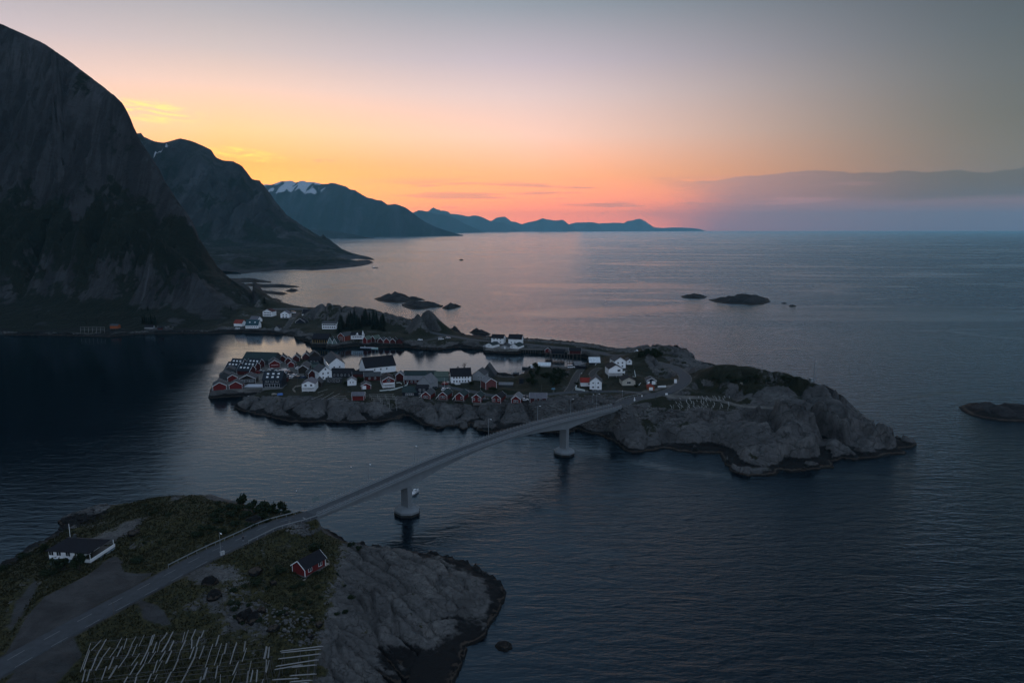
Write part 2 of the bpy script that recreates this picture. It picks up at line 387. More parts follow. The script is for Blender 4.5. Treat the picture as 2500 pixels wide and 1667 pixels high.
# ------------------------------------------------------------------ the houses: where each one stands (pixel of the foot of its front), size, heading
# (name, label, category, u, v, z, facade, length, width, eave, rise, heading, wall, roof, options)
RED, DRED, WHT, GRY, NAVY, BRN, BEI, ORG, TEAL, PGR = 'red', 'dark_red', 'white', 'grey', 'navy', 'brown', 'beige', 'orange', 'teal', 'pale_green'
HOUSES = [
 # harbour dock with the rows of holiday cabins
 ('cabin', 'red gabled cabin at the very corner of the timber quay', 'cabin', 536.5, 952, 4.6, 'L', 11, 7.4, 2.6, 2.0, 112, RED, 'slate', dict(trim=1)),
 ('cabin', 'red gabled cabin beside the pale terrace on the timber quay', 'cabin', 576, 949.5, 4.6, 'L', 9, 7.2, 2.6, 2.0, 104, RED, 'slate', dict(trim=1)),
 ('cabin', 'grey cabin with a small red gable, just behind the quay corner cabin', 'cabin', 568, 931, 4.6, 'L', 9, 5.6, 2.6, 1.6, 112, RED, 'slate', dict(trim=1)),
 ('cabin', 'grey boarded cabin with a low broad gable at the left water edge', 'cabin', 549, 928, 4.6, 'L', 9, 6.4, 3.2, 1.8, 108, GRY, 'slate', {}),
 ('cabin', 'grey roofed cabin between the skylight row and the left water edge', 'cabin', 560, 916, 4.6, 'L', 9, 6.8, 3.4, 1.9, 106, GRY, 'slate', {}),
 ('reception_house', 'dark low house with three pairs of white windows behind the terrace', 'house', 604, 936, 4.6, 'L', 9, 10, 3.0, 2.4, 98, BRN, 'slate', dict(trim=1, wins=[('L', 6, 1.7, 1.0, 1.5, .86)])),
 ('cabin', 'nearest dark roofed cabin of the skylight rows with a red gable on the right', 'cabin', 594, 915.5, 4.6, 'F', 9.5, 7.0, 3.0, 3.0, -14, DRED, 'navy_roof', dict(trim=1, sky=(1, 3))),
 ('cabin', 'middle dark roofed cabin of the skylight rows with a red gable', 'cabin', 606, 906.5, 4.6, 'F', 9.5, 7.0, 3.0, 3.0, -14, DRED, 'navy_roof', dict(trim=1, sky=(1, 3))),
 ('cabin', 'rearmost dark roofed cabin of the three by the car park', 'cabin', 617, 898.5, 4.6, 'F', 9.5, 7.0, 3.0, 3.0, -14, DRED, 'navy_roof', dict(trim=1, sky=(1, 3))),
 ('cabin', 'dark roofed skylight cabin at the left water edge, nearer of two', 'cabin', 566, 907, 4.6, 'F', 9, 7.0, 3.0, 3.0, -14, DRED, 'navy_roof', dict(trim=1, sky=(1, 3))),
 ('cabin', 'dark roofed skylight cabin at the left water edge, farther of two', 'cabin', 576, 898.5, 4.6, 'F', 9, 7.0, 3.0, 3.0, -14, DRED, 'navy_roof', dict(trim=1, sky=(1, 3))),
 ('warehouse', 'large dark green roofed hall at the back of the dock', 'warehouse', 630, 889, 4.6, 'F', 24, 14, 3.0, 4.4, -8, GRY, 'green_roof', {}),
 ('restaurant', 'red gabled restaurant with a pale sign facing the car park', 'restaurant', 671, 897, 4.6, 'L', 12, 7.0, 3.0, 2.2, 112, RED, 'slate', dict(trim=1, sign=1)),
 ('apartment_house', 'blue black three storey house with skylights above the rocky shore', 'house', 665, 948, 5.0, 'F', 11.4, 10, 5.2, 4.2, 2, NAVY, 'navy_roof', dict(sky=(2, 3), wins=[('F', 3, 1.9, 2.2, 1.9, .8), ('F', 3, 4.4, 1.7, .9, .8)], plinth='concrete')),
 ('shed', 'narrow red shed against the right side of the blue black house', 'shed', 695.5, 933, 5.0, 'L', 6, 2.6, 3.0, 1.2, 96, DRED, 'slate', {}),
 ('boathouse', 'leftmost red boathouse at the back of the car park', 'boathouse', 690, 883, 4.6, 'L', 7, 5.0, 2.6, 2.2, 100, DRED, 'slate', dict(trim=1, chim=1)),
 ('boathouse', 'red boathouse tucked against the leftmost one behind the car park', 'boathouse', 704, 888, 4.6, 'L', 6, 4.2, 2.6, 2.0, 104, DRED, 'slate', dict(trim=1)),
 ('garage', 'small red garage at the edge of the car park', 'garage', 711, 896, 4.6, 'L', 6, 4.2, 2.4, 1.6, 96, RED, 'slate', dict(trim=1)),
 ('boathouse', 'red boathouse with a pale roof and chimney, middle of the waterside row', 'boathouse', 723, 882, 4.6, 'L', 8, 5.0, 2.6, 2.2, 100, DRED, 'slate', dict(trim=1, chim=1)),
 ('boathouse', 'red boathouse at the right end of the waterside row behind the car park', 'boathouse', 747, 878, 4.6, 'L', 8, 5.4, 2.6, 2.4, 100, DRED, 'slate', dict(trim=1, chim=1)),
 ('house', 'dark brown hipped looking house at the harbour edge beside the white fish hall', 'house', 769, 879, 5.0, 'L', 9, 7.0, 3.4, 2.8, 110, BRN, 'slate', {}),
 ('longhouse', 'black longhouse with three white windows left of the white fish hall', 'house', 768, 889, 5.0, 'F', 8.5, 6.0, 2.8, 2.0, -6, NAVY, 'black_roof', dict(wins=[('F', 3, 1.6, 1.0, 1.3, .8)])),
 ('fish_hall', 'big white hall with a long grey roof and lamps under the eaves', 'warehouse', 823, 904, 5.5, 'L', 28, 10.5, 4.6, 4.0, 112, WHT, 'slate', dict(wins=[('L', 2, 2.4, .9, .9, .7)], lamps=1)),
 ('shed', 'low white shed with a pale green wall in front of the black longhouse', 'shed', 762, 897, 5.0, 'F', 8.4, 3.0, 2.6, .8, -8, PGR, 'green_roof', {}),
 ('longhouse', 'dark brown longhouse with its gable beside the car park', 'house', 740, 911, 5.0, 'L', 15, 6.4, 3.2, 2.2, 98, BRN, 'slate', dict(trim=1)),
 ('house', 'white two storey house with dark windows in the middle of the dock village', 'house', 795.5, 926, 5.0, 'L', 12, 8.2, 5.2, 3.2, 125, WHT, 'slate', dict(wins=[('L', 2, 1.4, .9, 1.2, .8), ('L', 2, 4.0, .9, 1.2, .8), ('L', 1, 6.6, .9, 1.1, .3), ('B', 3, 3.6, .9, 1.2, .8)])),
 ('shed', 'small dark red shed against the left side of the white two storey house', 'shed', 762, 923, 5.0, 'L', 7, 4.6, 3.0, 2.4, 118, DRED, 'slate', dict(trim=1)),
 ('house', 'white cottage with a balcony and a lilac grey roof above the rocky shore', 'house', 753.5, 955, 6.0, 'L', 11, 7.6, 4.4, 1.8, 96, WHT, 'lilac', dict(wins=[('L', 2, 3.4, 1.1, 1.4, .85)], balcony=1)),
 ('extension', 'dark roofed shed joined behind the right corner of the white balcony cottage', 'shed', 775, 945, 6.0, 'L', 9, 4.4, 2.4, 2.2, 96, BRN, 'slate', {}),
 ('longhouse', 'long black house with white windows right of the white two storey house', 'house', 834, 921, 5.5, 'F', 14, 7.0, 2.6, 2.6, -3, NAVY, 'black_roof', dict(wins=[('F', 5, 1.5, 1.0, 1.2, .85)])),
 ('pergola', 'grey porch shelter with pale posts in front of the long black house', 'shelter', 814, 934, 6.0, 'F', 9.6, 3.0, 2.4, .4, -3, GRY, 'slate', dict(wins=[('F', 3, 1.3, 1.6, 1.3, .9)])),
 ('house', 'small square white house with two windows by the green slope', 'house', 859, 941, 6.0, 'L', 5, 5.2, 3.2, 1.6, 100, WHT, 'pale_roof', dict(wins=[('L', 2, 2.0, .6, 1.0, .6)])),
 # the middle of the island
 ('fish_hall', 'large white fish hall with a broad black roof beside the harbour', 'warehouse', 930, 910.5, 5.5, 'F', 21, 13, 4.4, 5.8, 30, WHT, 'black_roof', dict(wins=[('F', 3, 2.6, .8, 1.2, .6)])),
 ('longhouse', 'low dark red longhouse in front of the large white fish hall', 'house', 886, 922, 6.0, 'F', 13, 5, 2.6, 1.2, 10, DRED, 'black_roof', dict(trim=1)),
 ('house', 'grey roofed dark red house squeezed behind the red and white house', 'house', 909, 929, 6.0, 'F', 10, 6, 2.8, 2.0, 8, DRED, 'slate', dict(trim=1, wins=[('F', 2, 1.5, .9, 1.2, .7)])),
 ('house', 'house with a red gable over a white basement and balcony', 'house', 949, 946, 6.5, 'L', 13, 7.2, 4.6, 1.9, 106, RED, 'black_roof', dict(trim=1, base='white', wins=[('L', 1, 4.4, 1.5, 1.4, .3)], balcony=1)),
 ('garage', 'red garage with one white door on the green slope', 'garage', 894, 950, 6.5, 'L', 6, 5.4, 2.3, 1.3, 104, RED, 'slate', dict(trim=1, doors=[('L', -1.1, 2.2, 2.1)])),
 ('boathouse', 'plain red boathouse at the cliff edge below the garage', 'boathouse', 874, 977.5, 6.8, 'F', 6.4, 5.0, 2.7, 1.5, 3, RED, 'lilac', dict(trim=1)),
 ('boathouse', 'dark red gable end with a grey side roof left of the long low row', 'boathouse', 976, 930, 6.0, 'L', 6, 4.8, 3.6, 1.9, 92, DRED, 'pale_roof', dict(trim=1)),
 ('longhouse', 'low red longhouse with a pale grey roof in front of the green roofed sheds', 'house', 1010, 937, 6.5, 'F', 11.6, 5, 2.6, 1.8, -1, DRED, 'pale_roof', dict(trim=1, wins=[('F', 4, 1.4, 1.0, 1.1, .85)])),
 ('warehouse', 'long dark green roofed warehouse along the harbour quay', 'warehouse', 1024, 929, 5.5, 'F', 20, 7, 3.0, 2.6, -1, GRY, 'green_roof', {}),
 ('warehouse', 'shorter moss green roofed warehouse left of the white house with two chimneys', 'warehouse', 1077, 931, 5.5, 'F', 8.4, 7, 3.2, 2.4, -1, PGR, 'moss_roof', {}),
 ('boathouse', 'pale grey boathouse with a steep roof beside the village road', 'boathouse', 1035, 952, 7.0, 'L', 11, 8.6, 4.0, 4.0, 74, 'pale_grey', 'pale_roof', {}),
 ('house', 'blue black two storey house with small white windows behind the stilt cabins', 'house', 1030.5, 967, 7.0, 'F', 6.6, 5, 4.6, 1.4, 0, NAVY, 'black_roof', dict(wins=[('F', 2, 3.6, 1.0, 1.1, .7), ('F', 2, 1.4, 1.0, 1.1, .7)])),
 ('house', 'low dark house with a deep green roof and a strip of white windows', 'house', 1000, 967.5, 7.0, 'F', 8, 9, 2.4, 2.4, 0, NAVY, 'green_roof', dict(wins=[('F', 4, 1.2, .9, 1.1, .6)])),
 # red stilt cabins above the strait
 ('stilt_cabin', 'leftmost red stilt cabin above the strait, with two white windows', 'cabin', 1040, 975, 7.2, 'L', 9, 4.8, 2.6, 1.8, 78, RED, 'slate', dict(trim=1, stilts=6.5, deck=1, porch=1, wins=[('L', 2, 1.5, 1.0, 1.2, .62)])),
 ('stilt_cabin', 'second red stilt cabin from the left with paired white windows', 'cabin', 1081.5, 975.5, 7.2, 'L', 9, 4.6, 2.6, 1.8, 76, RED, 'green_roof', dict(trim=1, stilts=4.5, deck=1, porch=1, wins=[('L', 2, 1.5, 1.1, 1.3, .62)])),
 ('stilt_cabin', 'third red stilt cabin from the left with a single white window', 'cabin', 1122, 977.5, 7.2, 'L', 9, 4.7, 2.6, 1.8, 76, RED, 'green_roof', dict(trim=1, stilts=4.5, deck=1, porch=1, wins=[('L', 1, 1.5, 1.0, 1.2, .6, 1.2)])),
 ('stilt_cabin', 'red stilt cabin joined by a deck to its right neighbour', 'cabin', 1163.5, 982, 7.2, 'L', 8.5, 4.8, 2.8, 1.7, 78, RED, 'green_roof', dict(trim=1, stilts=6, wins=[('L', 1, 1.7, .9, 1.4, .6, 1.4), ('L', 1, 1.7, .9, 1.2, .6, -1.5)])),
 ('stilt_cabin', 'red stilt cabin at the right end of the shared deck', 'cabin', 1212, 983.5, 7.2, 'L', 9, 4.8, 2.8, 1.8, 72, RED, 'black_roof', dict(trim=1, stilts=6.5, wins=[('L', 1, 1.7, 1.1, 1.2, .6, 1.3), ('L', 1, 1.5, .8, 1.6, .6, -1.2)])),
 ('stilt_cabin', 'rightmost red stilt cabin standing alone on crossed posts', 'cabin', 1259.5, 987, 7.2, 'L', 9, 4.8, 2.9, 1.9, 80, RED, 'pale_roof', dict(trim=1, stilts=4, wins=[('L', 2, 1.7, 1.0, 1.2, .6)])),
 ('stilt_cabin', 'long red cabin with its grey roof to the strait, last of the row', 'cabin', 1314, 983, 7.6, 'F', 8.8, 6, 2.6, 2.2, -2, DRED, 'lilac', dict(trim=1, stilts=2, wins=[('F', 2, 1.5, 1.2, 1.2, .6)])),
 ('house', 'large white house with a black roof and two chimneys', 'house', 1126, 936, 8.0, 'F', 12.2, 8.4, 4.6, 4.0, 10, WHT, 'black_roof', dict(chim=2, wins=[('F', 6, 1.5, .8, 1.1, .86), ('F', 6, 3.7, .8, 1.1, .86)], plinth='concrete')),
 ('house', 'pale grey gabled house behind the bushes right of the white house', 'house', 1168, 929, 7.5, 'L', 9, 7.6, 3.8, 2.8, 76, 'pale_grey', 'slate', dict(wins=[('L', 2, 2.2, .7, .9, .5, 1.2)])),
 ('boathouse', 'tall dark boathouse with a steep pointed roof at the harbour shore', 'boathouse', 1190, 920, 5.0, 'L', 9, 9.5, 1.6, 6.4, 82, GRY, 'slate', {}),
 ('barn', 'weathered red barn with a pale grey roof among dark bushes', 'barn', 1199, 950, 8.0, 'L', 8.6, 6.6, 4.2, 2.2, 112, 'faded_red', 'pale_roof', dict(trim=1)),
 ('shed', 'brown cube shed on the shingle shore of the inner harbour', 'shed', 1260, 921, 3.5, 'F', 3.6, 3, 2.4, .4, 4, BRN, 'slate', {}),
 ('shed', 'black shed at the foot of the wooded knoll', 'shed', 1273, 937, 6.0, 'F', 2.6, 2.6, 2.9, .3, 4, NAVY, 'black_roof', {}),
 ('ruin', 'low roofed over cellar with pale railings beside the red barn', 'shelter', 1235, 944, 8.0, 'F', 8, 5, 1.2, .9, -4, GRY, 'pale_roof', {}),
 ('shed', 'white barrel roofed shed on top of the wooded knoll', 'shed', 1328.5, 895, 13.5, 'F', 7.6, 4, .9, 1.4, -8, WHT, 'white_roof', {}),
 ('boathouse', 'dark boathouse with a pale roof at the harbour head', 'boathouse', 1412, 899, 6.0, 'F', 5.2, 4.5, 2.4, 2.0, 16, NAVY, 'pale_roof', {}),
 ('shed', 'low dark shed joined to the right of the harbour head boathouse', 'shed', 1421, 900, 6.0, 'F', 4, 4, 1.8, .6, -20, NAVY, 'slate', {}),
 # houses above the bridge landing
 ('house', 'house hidden behind a broad white metal roof with a bush in front', 'house', 1452, 889.5, 8.5, 'F', 7.2, 8, 1.4, 2.8, 0, NAVY, 'white_roof', {}),
 ('house', 'white two storey house with a grey roof, higher of the pair on the hill', 'house', 1514, 899, 12.0, 'L', 10, 7.4, 4.8, 2.4, 100, WHT, 'slate', dict(wins=[('L', 2, 3.6, .9, 1.0, .8), ('L', 1, 1.4, .9, .9, .6, 1.5)])),
 ('shed', 'small white annex with one dark window right of the higher white house', 'shed', 1536.5, 890, 12.0, 'L', 6, 3.4, 2.6, 1.2, 92, WHT, 'slate', dict(wins=[('L', 1, 1.9, .9, .8, .3)])),
 ('house', 'white house with a black roof, veranda and white balcony rail', 'house', 1503, 919, 11.5, 'L', 10, 8.4, 4.8, 2.3, 96, WHT, 'black_roof', dict(wins=[('L', 1, 3.7, 1.6, 1.3, .3, 2.0)], balcony=2, plinth='concrete')),
 ('house', 'tall white gabled house with four front windows at the road junction', 'house', 1454, 953, 9.0, 'L', 8, 6.8, 5.0, 2.8, 82, WHT, 'slate', dict(wins=[('L', 2, 1.9, .9, .9, .85), ('L', 2, 4.4, .8, .9, .85), ('L', 2, .4, .8, .4, .8)], plinth='concrete')),
 ('annex', 'white annex with a bright red roof left of the tall gabled house', 'house', 1431, 943, 9.0, 'F', 6.2, 6, 2.5, 1.9, -2, WHT, 'red_roof', dict(wins=[('F', 1, 1.5, .9, .9, .5, 1.6)])),
 ('house', 'beige bungalow with a dark roof and a curved deck rail', 'house', 1535, 941, 11.0, 'L', 9, 7.6, 2.8, 2.0, 92, BEI, 'black_roof', dict(wins=[('L', 1, 1.7, 1.9, 1.1, .3)], chim=1)),
 ('garage', 'dark garage with two white doors under the rock face', 'garage', 1590.5, 938.5, 12.5, 'L', 6, 5.2, 2.3, 1.3, 88, NAVY, 'slate', dict(trim=1, doors=[('L', -1.6, 1.3, 1.8), ('L', 1.2, 2.1, 2.0)])),
 ('garage', 'small orange garage with a white door below the dark garage', 'garage', 1590, 952.5, 12.5, 'L', 4.4, 3.4, 1.8, .9, 92, ORG, 'red_roof', dict(doors=[('L', -.2, 2.1, 1.6)])),
 ('hut', 'tiny pale hut beside the spruce clump at the causeway end', 'shed', 1553, 864, 9.0, 'L', 3, 2.6, 1.6, .9, 70, PGR, 'white_roof', {}),
 # the causeway and the far side of the harbour
 ('house', 'white two storey house with a black roof, left of the pair on the causeway', 'house', 1214, 839, 4.6, 'F', 10.6, 7, 4.8, 2.6, -16, WHT, 'black_roof', dict(wins=[('F', 3, 1.6, .9, 1.0, .8), ('F', 3, 3.9, .9, 1.0, .8), ('R', 2, 3.9, .9, 1.0, .5)])),
 ('house', 'white two storey house with a black roof, right of the pair on the causeway', 'house', 1257, 840.5, 4.6, 'F', 11.2, 8, 4.6, 3.2, -12, WHT, 'black_roof', dict(chim=1, wins=[('F', 3, 1.5, .9, 1.0, .8), ('R', 2, 1.5, .9, 1.0, .6), ('R', 2, 3.9, .9, 1.0, .6)])),
 ('boathouse', 'white gabled boathouse with rooflights on the far quay', 'boathouse', 1194, 848.5, 3.6, 'L', 10, 7.0, 2.2, 1.6, 56, WHT, 'green_roof', dict(wins=[('L', 1, 1.4, .7, .7, .3)])),
 ('boathouse', 'pale gabled boathouse with a black door, middle of the far quay', 'boathouse', 1232, 851.5, 3.6, 'L', 8, 6.4, 2.0, 1.4, 70, 'pale_grey', 'slate', dict(wins=[('L', 2, 1.6, .7, .6, .8)], doors=[('L', .2, 1.2, 1.9)])),
 ('boathouse', 'white boathouse under a broad dark roof, right end of the far quay', 'boathouse', 1255, 851, 3.6, 'L', 11, 7.8, 1.9, 1.9, 64, WHT, 'green_roof', dict(wins=[('L', 1, 1.4, .8, .6, .5, -1.8)])),
 ('boathouse', 'small red boathouse with a white window right of the far quay', 'boathouse', 1337.5, 860.5, 3.6, 'L', 6, 4.6, 2.0, 1.7, 74, RED, 'black_roof', dict(trim=1, stilts=3, wins=[('L', 1, 1.4, .9, .9, .5, 1.0)])),
 ('boathouse', 'long blue black boathouse on piles beside the small red one', 'boathouse', 1362, 864, 3.6, 'F', 10, 5, 2.2, 1.2, -8, NAVY, 'black_roof', dict(stilts=3, deck=1)),
 ('boathouse', 'dark red boathouse on tall piles at the harbour head', 'boathouse', 1404, 864, 4.6, 'F', 9.2, 5, 2.6, 1.6, -6, DRED, 'black_roof', dict(trim=1, stilts=5, deck=1)),
 ('house', 'white house with a red tiled roof at the foot of the mountain', 'house', 581, 797.5, 4.5, 'F', 9.2, 7, 3.4, 3.0, -14, WHT, 'brick_roof', dict(plinth='concrete')),
 ('house', 'blue green roofed house with a white front row of small windows by the shore', 'house', 615, 801.5, 4.5, 'F', 12.5, 8, 3.2, 4.6, -2, WHT, 'teal_roof', dict(wins=[('F', 6, 1.5, .9, 1.0, .9)], sky=(1, 2))),
 ('house', 'pale house with a lilac roof directly above the blue green roofed one', 'house', 619, 786, 8.0, 'F', 10, 7, 2.4, 3.0, -22, WHT, 'lilac', {}),
 ('house', 'white house with a maroon roof and two rows of windows on the slope', 'house', 653, 772.5, 10.0, 'L', 9, 10.5, 5.0, 2.4, 80, WHT, 'maroon_roof', dict(wins=[('L', 5, 3.9, 1.0, 1.2, .8), ('L', 5, 1.5, 1.3, 1.1, .85)])),
 ('house', 'white gabled house with four windows beside the slip road', 'house', 695.5, 777, 8.0, 'L', 9, 9.0, 4.8, 2.8, 92, WHT, 'lilac', dict(wins=[('L', 2, 3.6, 1.2, 1.1, .7), ('L', 2, 1.3, 1.5, 1.1, .7)], plinth='concrete')),
 ('house', 'low house with a steep blue black roof and white wall beside the rocky hill', 'house', 750, 770.5, 8.0, 'F', 11.5, 8, 2.0, 4.2, -4, WHT, 'black_roof', dict(trim=1)),
 ('house', 'dark house whose gable is outlined in pale boards below the slip road', 'house', 733, 789, 6.5, 'L', 8, 10, 1.4, 3.4, 84, NAVY, 'black_roof', dict(trim=1)),
 ('boathouse', 'small pale grey boathouse on a concrete quay at the mountain shore', 'boathouse', 676, 807, 3.4, 'L', 6, 4.6, 2.4, 2.2, 88, 'pale_grey', 'black_roof', dict(wins=[('L', 1, 2.8, .7, .7, .3)])),
 ('house', 'wide white house with a long row of dark windows below the rocky hill', 'house', 804, 803.5, 6.0, 'F', 14, 8, 5.4, 1.6, -3, WHT, 'slate', dict(wins=[('F', 7, 4.2, 1.4, 1.2, .92), ('F', 6, 1.8, 1.3, 1.2, .9)])),
 ('lodge', 'dark brown timber lodge with yellow posts on the harbour point', 'house', 782, 836.5, 3.6, 'F', 14, 9, 3.6, 3.6, -6, BRN, 'black_roof', dict(posts=7)),
 ('boathouse', 'grey green double gabled boathouse right of the brown timber lodge', 'boathouse', 806, 840, 3.4, 'L', 7, 4.0, 1.6, 4.2, 86, PGR, 'green_roof', dict(trim=1)),
 ('boathouse', 'second gable of the grey green pair, closer to the orange red house', 'boathouse', 817, 840, 3.4, 'L', 7, 4.0, 1.2, 3.6, 86, PGR, 'green_roof', dict(trim=1)),
 ('house', 'orange red timber house with a grey roof behind the harbour point', 'house', 833, 832.5, 4.4, 'L', 11, 7.2, 4.4, 2.6, 62, 'orange_red', 'slate', dict(trim=1, wins=[('L', 2, 3.2, .9, 1.2, .6), ('L', 2, 1.2, .9, 1.2, .6)])),
 ('house', 'ornate white house on piles with a central gable and a pointed turret', 'house', 872, 828, 5.2, 'F', 11, 6, 3.6, 2.0, 2, WHT, 'black_roof', dict(gablet=1, spire=1, stilts=2, wins=[('F', 5, 2.0, .9, 1.3, .75)])),
 ('boathouse', 'bright red narrow boathouse beside the white turret house', 'boathouse', 891, 838, 3.2, 'L', 7, 4.0, 3.4, 2.4, 70, RED, 'moss_roof', dict(trim=1)),
 ('boathouse', 'red boathouse with a pale green roof, second right of the turret house', 'boathouse', 910, 835, 3.2, 'L', 8, 5.2, 2.8, 2.6, 66, DRED, 'moss_roof', dict(trim=1)),
 ('boathouse', 'dim red boathouse third right of the turret house, on the long pile wharf', 'boathouse', 929, 837, 3.2, 'L', 7, 5, 2.0, 2.4, 76, DRED, 'slate', dict(trim=1, stilts=4)),
 ('boathouse', 'red boathouse with one bright lamp on the long pile wharf', 'boathouse', 944, 837.5, 3.2, 'L', 7, 5, 2.0, 2.4, 80, RED, 'slate', dict(trim=1, stilts=4)),
 ('boathouse', 'dim red boathouse second from the right end of the pile wharf', 'boathouse', 959, 838, 3.2, 'L', 7, 4.8, 2.0, 2.2, 82, DRED, 'black_roof', dict(trim=1, stilts=4)),
 ('boathouse', 'dim red boathouse at the right end of the pile wharf', 'boathouse', 975, 838.5, 3.2, 'L', 7, 4.8, 2.0, 2.2, 84, DRED, 'black_roof', dict(stilts=4)),
 ('boathouse', 'orange boathouse on white cross braced posts under the mountain', 'boathouse', 278, 802, 4.0, 'F', 8, 4.6, 2.8, 1.2, -4, ORG, 'slate', dict(stilts=3)),
 ('hut', 'dim grey hut left of the tiny dark red shed under the mountain', 'hut', 363, 803, 4.0, 'F', 8, 5, 1.8, 1.8, 2, 'pale_grey', 'black_roof', {}),
 ('hut', 'tiny dark red shed in shadow under the mountain', 'shed', 390, 805, 4.0, 'F', 4.0, 3, 1.8, 1.0, 4, DRED, 'black_roof', {}),
]
def house_frame(h):
    name, label, cat, u, v, z, fac, L, W, E, RI, hd, wall, roof, op = h
    p = U(u, v, z); a = R(hd)
    off = {'F': (0, -W/2), 'L': (-L/2, 0), 'R': (L/2, 0)}[fac]
    ca, sa = math.cos(a), math.sin(a)
    return Vector((p.x-(off[0]*ca-off[1]*sa), p.y-(off[0]*sa+off[1]*ca), z)), a

# ------------------------------------------------------------------ roads: (name, half width, pixel path with heights)
def road_pts(lst, step=3.0): return spline([U(*p) for p in lst], step)
BR_DIR = Vector((61, 65, 0)).normalized(); BR_N = Vector((BR_DIR.y, -BR_DIR.x, 0))   # along the bridge, to its right side
PIER1, PIER2 = U(994, 1252, 0), U(1377, 1108, 0)
BR_L = (PIER2-PIER1).length
BR_S0, BR_S1 = -37.5, BR_L+41.0             # abutments, measured along the bridge from the first pier
def bridge_z(s):                            # height of the carriageway: a low crest between the piers
    t = (s-BR_S0)/(BR_S1-BR_S0)
    return 11.6 + 2.6*t + 4.4*math.sin(math.pi*min(max(t, 0), 1))**1.25
def bridge_p(s, off=0, dz=0):
    q = PIER1 + BR_DIR*s + BR_N*off
    return Vector((q.x, q.y, bridge_z(s)+dz))
near_road = spline([Vector((*U(-330, 1818, 11.5)[:2], 11.5)), Vector((*U(-120, 1697, 11.5)[:2], 11.5)), U(-25, 1642, 11.5), U(84, 1580, 11.6), U(225, 1503, 11.6), U(365, 1429, 11.6), U(500, 1358, 11.6), U(600, 1312, 11.6), U(660, 1284, 11.6), bridge_p(BR_S0-4), bridge_p(BR_S0)], 2.0)
main_road = road_pts([tuple(PX(bridge_p(BR_S1)))+(bridge_z(BR_S1),), (1540, 975.5, 14.0), (1585, 966, 13.6), (1630, 955, 13.2), (1662, 939, 13.0), (1673, 925, 12.6), (1669, 914, 12), (1656, 904, 11), (1643, 895, 10), (1610, 885, 8)])
causeway_road = road_pts([(1532, 866, 7), (1491, 866.5, 6), (1457, 858.5, 5.5), (1420, 853, 5.2), (1360, 847, 5), (1296, 841, 5), (1240, 836, 5), (1161, 829.5, 5.2), (1119, 822.5, 5.2), (1085, 817.5, 5.5), (1051, 810.5, 6), (1017, 803.5, 6), (990, 795, 6)], 4)
village_road = road_pts([(1600, 962, 13.6), (1555, 957.5, 12), (1500, 954, 10.4), (1452, 955.5, 9.0), (1420, 955, 8.6), (1380, 957.5, 8.4), (1330, 962, 8.2), (1290, 964, 8.2), (1240, 966, 8.2), (1195, 963.5, 8.2), (1165, 957.5, 8), (1120, 949, 7.6), (1085, 942.5, 7.2), (1060, 938.5, 7)])
harbour_lane = road_pts([(1385, 956.5, 8.4), (1395, 943, 8.2), (1402, 926, 7.6), (1410, 912, 7), (1418, 902, 6.4)])
hill_lane = road_pts([(1450, 922, 9.5), (1446, 914, 9.6), (1451, 904.5, 9.8), (1462, 898, 10)], 2)
mountain_road = road_pts([(748, 755.5, 8), (700, 755.5, 8), (665, 756, 8.5), (640, 757, 9)], 4)
slip_road = road_pts([(727, 763, 7.6), (716, 775, 7), (708, 787, 6), (701, 797, 5), (690, 803, 4)], 3)
pier_lane = road_pts([(1089, 819, 5.4), (1059.5, 826, 5), (1038, 830.6, 4.6), (1013, 832, 4.4), (985, 834, 4)], 3)
ROADS = [('asphalt_road', near_road, 3.0), ('asphalt_road', main_road, 3.0), ('asphalt_road', causeway_road, 2.8), ('asphalt_road', village_road, 1.9), ('lane', harbour_lane, 1.6), ('lane', hill_lane, 1.5), ('asphalt_road', mountain_road, 3.2), ('lane', slip_road, 1.9), ('lane', pier_lane, 1.8)]

